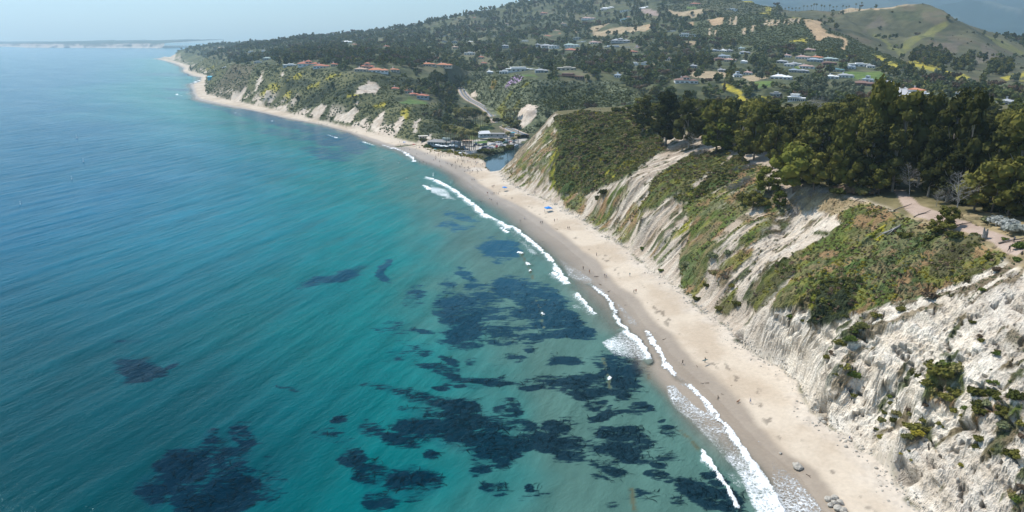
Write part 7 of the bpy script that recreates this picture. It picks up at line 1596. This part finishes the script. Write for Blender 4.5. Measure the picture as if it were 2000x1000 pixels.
# bushes at the creek's edge
for px, py, r, k, t in ((945, 302, 10, 'scrub', "dark bush at the sand's end by the lagoon"), (952, 302, 9, 'dark', "second dark bush beside the lagoon mouth"), (962, 298, 11, 'sage', "grey-green willow bush on the lagoon bank"), (972, 296, 11, 'sage', "middle willow bush on the lagoon bank"), (980, 293, 11, 'scrub', "green bush where the lagoon narrows"), (988, 291, 10, 'scrub', "dark bush on the lagoon's far bank"), (996, 288, 9, 'dark', "dark bush at the lagoon's inner end"),
                        (960, 270, 8, 'green', "bright bush in front of the pale-roofed building"), (966, 271, 9, 'scrub', "dark round bush before the long building"), (980, 271, 9, 'scrub', "dark bush right of the round bush"), (990, 250, 13, 'dark', "dark tree mass above the car park"), (975, 246, 12, 'dark', "dark tree mass beside the lower road"), (1003, 255, 11, 'dark', "dark bush below the bare sandstone face"), (897, 289, 8, 'scrub', "bush between the cafe and the palms"), (905, 268, 9, 'dark', "dark hedge behind the kiosk"), (893, 272, 9, 'dark', "dark bushes behind the cafe"),
                        (868, 294, 6, 'sage', "low bush on the sand edge before the cafe"), (895, 298, 6, 'yellow', "yellowish dune plant by the palms"), (938, 300, 6, 'yellow', "yellowish dune plant by the lagoon path"), (835, 284, 8, 'green', "green bush beside the cafe's left end"), (828, 278, 8, 'dark', "dark bush under the small hut")):
    z_ = .9 if 'lagoon' in t else 4.0; x, y = flat_at(px, py, z_)
    d = y * cp + 97 * sp; s = 1.25 * r * d / FPX; o = obj("shrub", SHR[k][px % 2], None, (x, y, max(ground(x, y), .4) - .2), px, (s, s, s * .8)); reg(o, t, "shrub", px, "bushes round the car park")
dune = [(830, 284), (850, 290), (870, 295), (890, 299), (905, 302), (925, 304), (938, 304)]
dp_ = np.array([PZ(a, b, 3.4) for a, b in dune]); tt = np.random.default_rng(5).random(260) * (len(dune) - 1); i_ = tt.astype(int); f_ = (tt - i_)[:, None]
q = dp_[i_] * (1 - f_) + dp_[np.minimum(i_ + 1, len(dune) - 1)] * f_ + np.random.default_rng(6).normal(size=(260, 2)) * (2.4, 3.5)
gn_scatter("dune_plants", np.column_stack([q, grid_val(SURF, q[:, 0], q[:, 1])]), .5 + .8 * np.random.default_rng(7).random(260), tt, shrub_mesh("dune_plant", 401, 1.0, ML['yellow'], 3, 9, .3, .5), "yellowish dune plants along the back of the sand")
# ------------------------------------------------------------------ people
def person_mesh(name, pose, skin, shirt, legs, hair, legc=None, seed=0):
    J = {'pelvis': (0, 0, .92), 'belly': (0, .01, 1.08), 'chest': (0, .0, 1.30), 'neck': (0, .0, 1.47), 'head': (0, -.02, 1.60), 'crown': (0, -.01, 1.74)}
    def limb(s, sh, el, wr, hn): J['sh' + s] = sh; J['el' + s] = el; J['wr' + s] = wr; J['hn' + s] = hn
    def leg(s, hp, kn, an, to): J['hp' + s] = hp; J['kn' + s] = kn; J['an' + s] = an; J['to' + s] = to
    if pose == 'stand':
        limb('L', (.19, 0, 1.40), (.25, .02, 1.12), (.26, -.05, .88), (.26, -.07, .78)); limb('R', (-.19, 0, 1.40), (-.25, .02, 1.12), (-.26, -.05, .88), (-.26, -.07, .78))
        leg('L', (.10, 0, .88), (.11, -.01, .48), (.12, .02, .09), (.13, -.14, .03)); leg('R', (-.10, 0, .88), (-.11, -.01, .48), (-.12, .02, .09), (-.13, -.14, .03))
    elif pose == 'walk':
        limb('L', (.19, 0, 1.40), (.24, .14, 1.15), (.24, .06, .92), (.24, .02, .83)); limb('R', (-.19, 0, 1.40), (-.24, -.12, 1.15), (-.22, -.28, .97), (-.21, -.35, .90))
        leg('L', (.10, 0, .88), (.10, -.20, .50), (.10, -.24, .10), (.10, -.40, .05)); leg('R', (-.10, 0, .88), (-.10, .10, .48), (-.10, .38, .16), (-.10, .30, .03))
    elif pose == 'sit':
        J.update({'pelvis': (0, .10, .14), 'belly': (0, .12, .30), 'chest': (0, .10, .52), 'neck': (0, .06, .68), 'head': (0, .03, .82), 'crown': (0, .04, .95)})
        limb('L', (.18, .10, .61), (.26, -.04, .42), (.20, -.25, .40), (.17, -.33, .42)); limb('R', (-.18, .10, .61), (-.26, -.04, .42), (-.20, -.25, .40), (-.17, -.33, .42))
        leg('L', (.10, .06, .14), (.14, -.34, .44), (.14, -.56, .10), (.14, -.70, .04)); leg('R', (-.10, .06, .14), (-.14, -.34, .44), (-.14, -.56, .10), (-.14, -.70, .04))
    else:     # arms out, holding something overhead or to the side
        limb('L', (.19, 0, 1.40), (.42, -.02, 1.36), (.58, -.10, 1.50), (.64, -.12, 1.56)); limb('R', (-.19, 0, 1.40), (-.42, -.02, 1.36), (-.58, -.10, 1.50), (-.64, -.12, 1.56))
        leg('L', (.10, 0, .88), (.12, -.06, .48), (.14, -.02, .09), (.15, -.18, .03)); leg('R', (-.10, 0, .88), (-.11, .06, .48), (-.12, .16, .10), (-.12, .02, .03))
    names = list(J); idx = {n: i for i, n in enumerate(names)}
    E = [('pelvis', 'belly'), ('belly', 'chest'), ('chest', 'neck'), ('neck', 'head'), ('head', 'crown')]
    for s in 'LR': E += [('chest', 'sh' + s), ('sh' + s, 'el' + s), ('el' + s, 'wr' + s), ('wr' + s, 'hn' + s), ('pelvis', 'hp' + s), ('hp' + s, 'kn' + s), ('kn' + s, 'an' + s), ('an' + s, 'to' + s)]
    rad = {'pelvis': (.15, .11), 'belly': (.135, .10), 'chest': (.16, .11), 'neck': (.055, .055), 'head': (.085, .10), 'crown': (.06, .07)}
    for s in 'LR': rad.update({'sh' + s: (.06, .06), 'el' + s: (.043, .043), 'wr' + s: (.03, .03), 'hn' + s: (.038, .025), 'hp' + s: (.095, .095), 'kn' + s: (.062, .062), 'an' + s: (.042, .042), 'to' + s: (.04, .03)})
    me = bpy.data.meshes.new(name + "_skeleton"); me.from_pydata([J[n] for n in names], [(idx[a], idx[b]) for a, b in E], [])
    o = bpy.data.objects.new(name, me); col.objects.link(o)
    md = o.modifiers.new("skin", 'SKIN'); sv = me.skin_vertices[0].data
    for n in names: sv[idx[n]].radius = rad[n]
    sv[idx['pelvis']].use_root = True
    sb_ = o.modifiers.new("sub", 'SUBSURF'); sb_.levels = 1; sb_.render_levels = 1
    dg = bpy.context.evaluated_depsgraph_get(); out = bpy.data.meshes.new_from_object(o.evaluated_get(dg)); out.name = name
    bpy.data.objects.remove(o)
    out.materials.clear()
    for m in (skin, shirt, legs, hair): out.materials.append(m)
    hz = J['head'][2]; cz = J['neck'][2]; pz = J['pelvis'][2]; kz = J['knL'][2]
    for p in out.polygons:
        x, y, z = p.center; r = math.hypot(x, y - J['pelvis'][1])
        if z > hz + .04 or (z > hz - .05 and y > J['head'][1] + .03): k = 3
        elif z > cz - .03: k = 0
        elif pose == 'sit': k = 1 if (z > .24 and y > -.05 and abs(x) < .22) else (2 if y > -.25 else 0)
        elif z > pz + .04: k = 1 if (abs(x) < .235 or z > 1.28 and abs(x) < .30) else 0
        elif abs(x) > .20 and z > .7: k = 0
        elif z > (kz + .02 if legc != 'long' else .1): k = 2
        else: k = 0
        p.material_index = k; p.use_smooth = True
    return out
SK = [mat_plain("skin_light", (.52, .33, .24), .6, .05, 4), mat_plain("skin_tan", (.36, .21, .14), .6, .05, 4), mat_plain("skin_dark", (.14, .08, .055), .6, .05, 4)]
CL = {k: mat_plain("cloth_" + k, v, .9, .08, 6) for k, v in {'black': (.015, .015, .018), 'white': (.72, .71, .69), 'red': (.42, .04, .03), 'blue': (.04, .12, .32), 'navy': (.02, .03, .07), 'grey': (.20, .20, .21), 'pink': (.55, .22, .26), 'khaki': (.28, .23, .16), 'teal': (.03, .20, .20), 'orange': (.50, .18, .04)}.items()}
HR = mat_plain("dark_hair", (.03, .02, .015), .7, .1, 6); HB = mat_plain("fair_hair", (.30, .20, .10), .7, .1, 6)
OUT = [('stand', 0, 'black', 'navy', 'short'), ('walk', 1, 'white', 'blue', 'short'), ('stand', 0, 'red', 'black', 'short'), ('walk', 0, 'navy', 'khaki', 'short'), ('sit', 1, 'blue', 'black', 'short'), ('stand', 1, 'grey', 'black', 'long'), ('walk', 2, 'black', 'black', 'long'), ('sit', 0, 'pink', 'teal', 'short'), ('walk', 0, 'teal', 'white', 'short'), ('stand', 0, 'white', 'navy', 'long'), ('sit', 2, 'white', 'khaki', 'short'), ('stand', 1, 'orange', 'navy', 'short'), ('arms', 1, 'black', 'black', 'long')]
PM = [person_mesh("person", p, SK[s], CL[a], CL[b], HR if k % 3 else HB, lg_) for k, (p, s, a, b, lg_) in enumerate(OUT)]
def pdesc(k):
    p, s, a, b, l = OUT[k]
    return f"{a}-topped person {dict(stand='standing', walk='walking', sit='sitting', arms='with arms raised')[p]}"
def person(px, py, k, where, z=None, rz=None, full=None, s=1.0):
    if z is None:
        p = hit(px, py); x, y = p[0], p[1]; z = ground(x, y)
        x2, y2 = PZ(px, py, z); x, y, z = float(x2), float(y2), ground(float(x2), float(y2))
    else: x, y = map(float, PZ(px, py, z))
    o = obj("person", PM[k], None, (x, y, z), (px * 2.3 + py) % 6.28 if rz is None else rz, (s,) * 3); reg(o, full or f"{pdesc(k)} {where}", "person", px, "people on and around the beach"); return o
for px, py, k in ((1465, 788, 1), (1238, 573, 6), (1242, 572, 2), (1165, 500, 5), (1181, 542, 3), (1184, 541, 9), (1230, 540, 8), (1151, 534, 11), (1139, 527, 12), (1109, 448, 0), (1112, 448, 3), (1083, 433, 5), (1088, 432, 2), (1056, 437, 0), (1059, 437, 6), (1025, 429, 1), (1016, 434, 3), (971, 400, 5), (952, 379, 2), (1045, 373, 4), (1064, 415, 0), (1333, 712, 6)):
    person(px, py, k, "on the near beach", s=1.05)
for px, py, k in ((959, 380, 0), (962, 380, 1), (965, 380, 6), (969, 379, 3), (973, 380, 9), (960, 391, 4), (956, 389, 10), (961, 366, 3), (963, 366, 5), (965, 365, 2), (922, 353, 0), (926, 353, 6), (932, 339, 5), (923, 336, 3), (918, 340, 1), (939, 395, 4), (941, 394, 7)):
    person(px, py, k, "by the creek mouth")
person(1377, 708, 12, "", full="person in black carrying a dark board across the sand", rz=2.0, s=1.1)
person(1980, 473, 5, "", full="person in grey top walking the dirt path", s=1.15); person(1970, 493, 6, "", full="person in black standing by the log at the path's edge", s=1.25)
person(1660, 855, 4, "", full="person in blue top sitting at the white cliff's foot", s=1.1)
for k, (px, py) in enumerate(((1155, 214), (1158, 215), (1161, 213), (1171, 218), (1172, 216), (1103, 211), (1107, 211), (1112, 212), (1118, 211), (1122, 211), (1129, 212))): person(px, py, (0, 5, 6, 9, 2, 3)[k % 6], "on the bare viewpoint", z=46.2)
g = np.random.default_rng(12); n_ = 0
CR = [(770, 276), (822, 286), (880, 299), (935, 310), (948, 330), (930, 340), (905, 335), (860, 318), (800, 298), (768, 284)]
tries = 0
while n_ < 95 and tries < 4000:
    tries += 1; px = 765 + 190 * g.random(); py = 272 + 70 * g.random()
    if not in_poly(np.array([px]), np.array([py]), CR)[0]: continue
    k = int(g.choice([0, 1, 2, 3, 4, 4, 5, 6, 7, 7, 8, 9, 10, 10, 11])); person(px, py, k, "in the crowd near the cafe"); n_ += 1
for px, py, k in ((740, 263, 0), (716, 259, 6), (676, 247, 3), (670, 247, 5), (628, 241, 0), (622, 240, 6), (596, 232, 3), (805, 312, 1), (819, 318, 6), (827, 318, 0), (833, 322, 5), (842, 322, 3), (861, 326, 11), (851, 312, 0), (790, 302, 3), (812, 306, 7), (884, 324, 6), (899, 327, 5), (902, 322, 0)):
    person(px, py, k, "at the far beach's waterline" if px > 745 else "on the western beach")

# surfers, boards, canopy, buoys, drift
bm_ = MB(); nb_ = 10
pr = [(t, .27 * math.sin(math.pi * min(.97, .06 + t)) ** .6) for t in np.linspace(0, 1, nb_)]
v = [(1.2 * (2 * t - 1), w, .04) for t, w in pr] + [(1.2 * (2 * t - 1), -w, .04) for t, w in pr] + [(1.2 * (2 * t - 1), w, -.03) for t, w in pr] + [(1.2 * (2 * t - 1), -w, -.03) for t, w in pr]
f = []
for i in range(nb_ - 1): f += [(i, nb_ + i, nb_ + i + 1, i + 1), (2 * nb_ + i, 2 * nb_ + i + 1, 3 * nb_ + i + 1, 3 * nb_ + i), (i, i + 1, 2 * nb_ + i + 1, 2 * nb_ + i), (nb_ + i, 3 * nb_ + i, 3 * nb_ + i + 1, nb_ + i + 1)]
bm_.add(v, f); BOARD = bm_.mesh("surfboard", [mat_plain("board_white", (.75, .74, .70), .35, .03, 1)]); BOARD2 = bm_.mesh("surfboard", [mat_plain("board_dark", (.02, .08, .08), .35, .03, 1)])
for px, py, t in ((795, 348, "wetsuited person sitting on a surfboard off the creek mouth"), (748, 312, "person sitting on a surfboard off the crowded beach"), (780, 318, "person sitting on a board just beyond the far breaker")):
    x, y = map(float, PZ(px, py, 0.1)); o = obj("surfboard", BOARD, None, (x, y, .15), .4); reg(o, "white surfboard under the rider " + t.split("board ")[1], "surfboard", px)
    q = obj("person", PM[4], None, (x, y, .10), 1.2); reg(q, t, "person", px)
x, y = map(float, PZ(1377, 708, 1.6)); o = obj("surfboard", BOARD2, None, (x, y, ground(x, y) + 1.62), .5, (1, 1, 1)); reg(o, "dark board carried overhead by the person on the sand", "surfboard", 1377)
m_bl = mat_plain("blue_canvas", (.02, .22, .62), .8, .05, 1)
def canopy(px, py, txt):
    p = hit(px, py); x, y, z = p; r = bpy.data.objects.new("beach_canopy", None); col.objects.link(r); r.location = (x, y, z); r.rotation_euler = (0, 0, .4)
    mb = MB(); h = 2.3; v = [(-1.9, -1.9, h), (1.9, -1.9, h), (1.9, 1.9, h), (-1.9, 1.9, h), (0, 0, h + .9), (-1.9, -1.9, h - .3), (1.9, -1.9, h - .3), (1.9, 1.9, h - .3), (-1.9, 1.9, h - .3)]
    mb.add(v, [(0, 1, 4), (1, 2, 4), (2, 3, 4), (3, 0, 4), (0, 5, 6, 1), (1, 6, 7, 2), (2, 7, 8, 3), (3, 8, 5, 0), (5, 8, 7, 6)]); obj("cover", mb.mesh("cover", [m_bl]), r)
    for sx in (-1.8, 1.8):
        for sy in (-1.8, 1.8): mb = MB(); mb.tube([(sx, sy, -.1), (sx, sy, h)], .04, 5); obj("leg", mb.mesh("leg", [m_wht]), r)
    reg(r, txt, "canopy", px)
canopy(1071, 414, "bright blue square canopy on the near beach")
par_blue = pm.mesh("canopy", [m_bl]); par_multi = [par_blue, pm.mesh("canopy", [CL['red']]), pm.mesh("canopy", [CL['teal']]), par_top]
x, y, z = hit(985, 373); r = parasol(985, 373, par_blue, "blue parasol on the sand by the creek mouth", 1.1, z=z)
for px, py, k, t in ((869, 292, 2, "teal parasol at the back of the crowded sand"), (808, 283, 1, "red parasol on the crowded sand"), (850, 294, 2, "teal parasol in the crowd below the cafe"), (790, 279, 0, "blue parasol at the crowded beach's left end"), (899, 303, 3, "white parasol below the palms")):
    parasol(px, py, par_multi[k], t, .9, z=3.0)
bu = MB(); bu.tube([(0, 0, -.5), (0, 0, .5), (0, 0, .8)], [.55, .55, .2], 10); bu.tube([(0, 0, .8), (0, 0, 2.6)], [.10, .08], 6); bu.box(-.25, .25, -.25, .25, 2.3, 2.8); BU = bu.mesh("buoy", [mat_plain("buoy_white", (.78, .78, .76), .5, .03, 1)])
for px, py in ((40, 399), (140, 350), (163, 316), (150, 270)): x, y = map(float, PZ(px, py, 0)); reg(obj("buoy", BU, None, (x, y, 0), 0, y / 620), "small white marker buoy out on the open sea", "buoy", px, "marker buoys")
# boulders
def rock_mesh(seed, sq=.7):
    g = np.random.default_rng(seed); v = IV2.copy(); n = vnoise(v[:, 0] * 1.6 + seed, v[:, 1] * 1.6, v[:, 2] * 1.6, seed=seed); v = v * (.7 + .6 * n)[:, None] * (1, .8 + .3 * g.random(), sq)
    return MB().add(v, IF2).mesh("boulder", [M_ROCK])
M_ROCK = mat_plain("boulder_rock", (.40, .36, .30), .95, .35, 2.5); RK = [rock_mesh(k) for k in range(5)]
def boulder(px, py, rp, k, txt, grp=None, dz=.25, p=None):
    p = p or hit(px, py); x, y, z = p; d = y * cp + (CAM_H - z) * sp; s = rp * d / FPX
    gz = ground(x, y); o = obj("boulder", RK[k % 5], None, (x, y, max(gz, -.3) + s * dz), px + k, (s,) * 3); reg(o, txt, "rock", px, grp)
boulder(1558, 915, 10, 0, "big pale rounded boulder at the water's edge"); boulder(1551, 908, 5, 2, "smaller rock touching the big pale boulder"); boulder(1524, 887, 3.5, 1, "small pale rock in the wet sand above the boulder")
for k, (px, py, r) in enumerate(((1618, 978, 8), (1630, 976, 9), (1640, 985, 8), (1622, 990, 7), (1636, 996, 9), (1646, 1000, 8), (1630, 986, 7), (1652, 1008, 8))): boulder(px, py, r, k, "grey boulder in the pile at the photo's bottom edge", "boulder pile at the bottom edge", .35)
for k, (px, py, r, t) in enumerate(((1540, 648, 4, "rock on the ledge above the tall wall"), (1610, 825, 6, "dark block in the mouth of the small sea cave"), (1604, 816, 7, "bluish block inside the small sea cave"), (1870, 941, 5, "pinkish block lying on the white cliff"), (1660, 862, 4, "rock beside the person at the cliff foot"), (1742, 945, 3, "lone stone on the sand under the white cliff"), (1652, 872, 4, "white fallen block at the back of the sand"), (1711, 915, 4, "white block at the cliff's foot by the crevice"))): boulder(px, py, r, k, t)
# rubble strewn along the cliff's foot
g = np.random.default_rng(8); bb = dens(bline, mn=1.0); q = bb[g.integers(0, len(bb), 1500)]; q = q + np.stack([-np.abs(g.normal(size=1500)) * 2.2 + 1.4, g.normal(size=1500) * 1.2], 1)
q = q[(q[:, 1] > 105) & (q[:, 1] < 520)]; sz_ = .08 + .24 * g.random(len(q)) ** 3
gn_scatter("rubble", np.column_stack([q, grid_val(SURF, q[:, 0], q[:, 1]) + .02]), sz_ * (1 + q[:, 1] / 500), g.random(len(q)) * 6.28, RK[1], "pale rubble strewn along the foot of the cliff")
# driftwood on the sand, each piece a thing
DW = [log_mesh([(0, 0, .08), (.9, .12, .12), (2.0, -.05, .08)], [.09, .10, .04], [([(.8, .1, .1), (1.3, .5, .25)], [.05, .02])], mat_plain("wet_driftwood", (.10, .075, .05), .9, .3, 3)), log_mesh([(0, 0, .06), (.6, -.15, .1), (1.3, .1, .06)], [.06, .07, .03], [([(.5, -.1, .1), (.3, .4, .2)], [.04, .02]), ([(.9, 0, .1), (1.4, -.3, .2)], [.04, .02])], bpy.data.materials["wet_driftwood"])]
for k, (px, py, s, t) in enumerate(((1160, 541, 1.3, "long stick lying on the sand near walkers"), (1187, 571, 1.5, "driftwood branch at the edge of the wet sand"), (1175, 557, 1, "short stick near the swash"), (1385, 748, 1.1, "dark straight stick above the lace of foam"), (1402, 773, 1.2, "forked driftwood on the wet sand"), (1408, 769, .8, "thin stick above the forked driftwood"), (1294, 664, 1.2, "dark bent driftwood below the foam's edge"), (1060, 473, 1, "weedy stick in the wet sand"), (1090, 448, 1, "weed-wrapped stick on the middle beach"), (1223, 596, .7, "small dark lump of wood on mid beach"), (1360, 714, .7, "small stick near the seaweed line"), (1378, 688, .7, "small wood scrap left of the walker"), (1284, 625, .6, "small dark drift scrap on open sand"), (1265, 592, .6, "tiny dark drift scrap on open sand"), (1375, 749, .6, "short twig by the straight stick"), (1430, 752, .6, "small dark scrap right of the straight stick"), (1574, 926, .9, "dark stick beside the big pale boulder"))):
    p = hit(px, py); x, y = map(float, PZ(px, py, ground(p[0], p[1]))); o = obj("driftwood", DW[k % 2], None, (x, y, ground(x, y) + .01), k * 1.1, (s,) * 3); reg(o, t, "driftwood", px, "driftwood on the beach")
dg_ = MB(); dg_.tube([(-.35, 0, .42), (0, 0, .44), (.35, 0, .46)], [.12, .15, .13], 7); dg_.tube([(.38, 0, .5), (.55, 0, .66), (.72, 0, .62)], [.08, .10, .05], 6); dg_.tube([(-.4, 0, .46), (-.7, 0, .62)], [.03, .015], 4)
for sx, sy in ((-.28, -.09), (-.28, .09), (.28, -.09), (.28, .09)): dg_.tube([(sx, sy, .40), (sx - .04, sy, .22), (sx, sy, .0)], [.06, .035, .03], 5)
DOG = dg_.mesh("dog", [mat_plain("brown_coat", (.26, .11, .05), .9, .2, 5)])
x, y, z = hit(1441, 788); reg(obj("dog", DOG, None, (x, y, ground(x, y)), .6, (1.2,) * 3), "reddish-brown dog near the person walking on the sand", "dog", 1441)
# kelp: tangled blades floating over the beds, stuff nobody could count
kx, ky, kk_ = x_k, y_k, kelp_k
g = np.random.default_rng(31); pick = g.choice(len(kx), 2600, replace=True, p=(kk_ ** 2 / ky ** 1.0) / (kk_ ** 2 / ky ** 1.0).sum())
V = []; F = []; nv2 = 0
for i in pick:
    x0_, y0_ = kx[i] + g.normal() * .5, ky[i] + g.normal() * .5; L_ = .9 + 2.6 * g.random() ** 1.5; a = .55 + g.normal() * .7; w = .06 + .07 * g.random(); bend = g.normal() * .5
    pts = []
    for q in range(6):
        pts.append((x0_, y0_)); x0_ += math.cos(a) * L_ / 5; y0_ += math.sin(a) * L_ / 5; a += bend * .5 + g.normal() * .25
    for q, (a_, b_) in enumerate(pts):
        ww = w * math.sin(math.pi * (.12 + .8 * q / 5)); nx_, ny_ = -math.sin(a), math.cos(a); zz_ = .10 + .05 * math.sin(q * 1.3 + i) + .12
        V += [(a_ - nx_ * ww, b_ - ny_ * ww, zz_), (a_ + nx_ * ww, b_ + ny_ * ww, zz_ + .02)]
    F += [(nv2 + 2 * q, nv2 + 2 * q + 1, nv2 + 2 * q + 3, nv2 + 2 * q + 2) for q in range(5)]; nv2 += 12
mk_ = mat_plain("kelp_blades", (.001, .012, .018), .9, .3, 2, .05)
o = obj("kelp", new_mesh("kelp", V, np.array(F), [mk_], smooth=True)); tag(o, "dark tangled kelp blades floating at the surface of the beds", kind='stuff')
import re as _re
for r in REG:
    r[1] = r[1].replace('flat-roofed house', 'house').replace('hip-roofed ', '') if len(r[1].split()) > 10 else r[1]
finish_labels()
_long = [o['label'] for o, *_ in REG if len(_re.findall(r"[A-Za-z0-9][A-Za-z0-9'\u2019-]*", o['label'])) > 16]
print("long labels", len(_long), _long[:12])
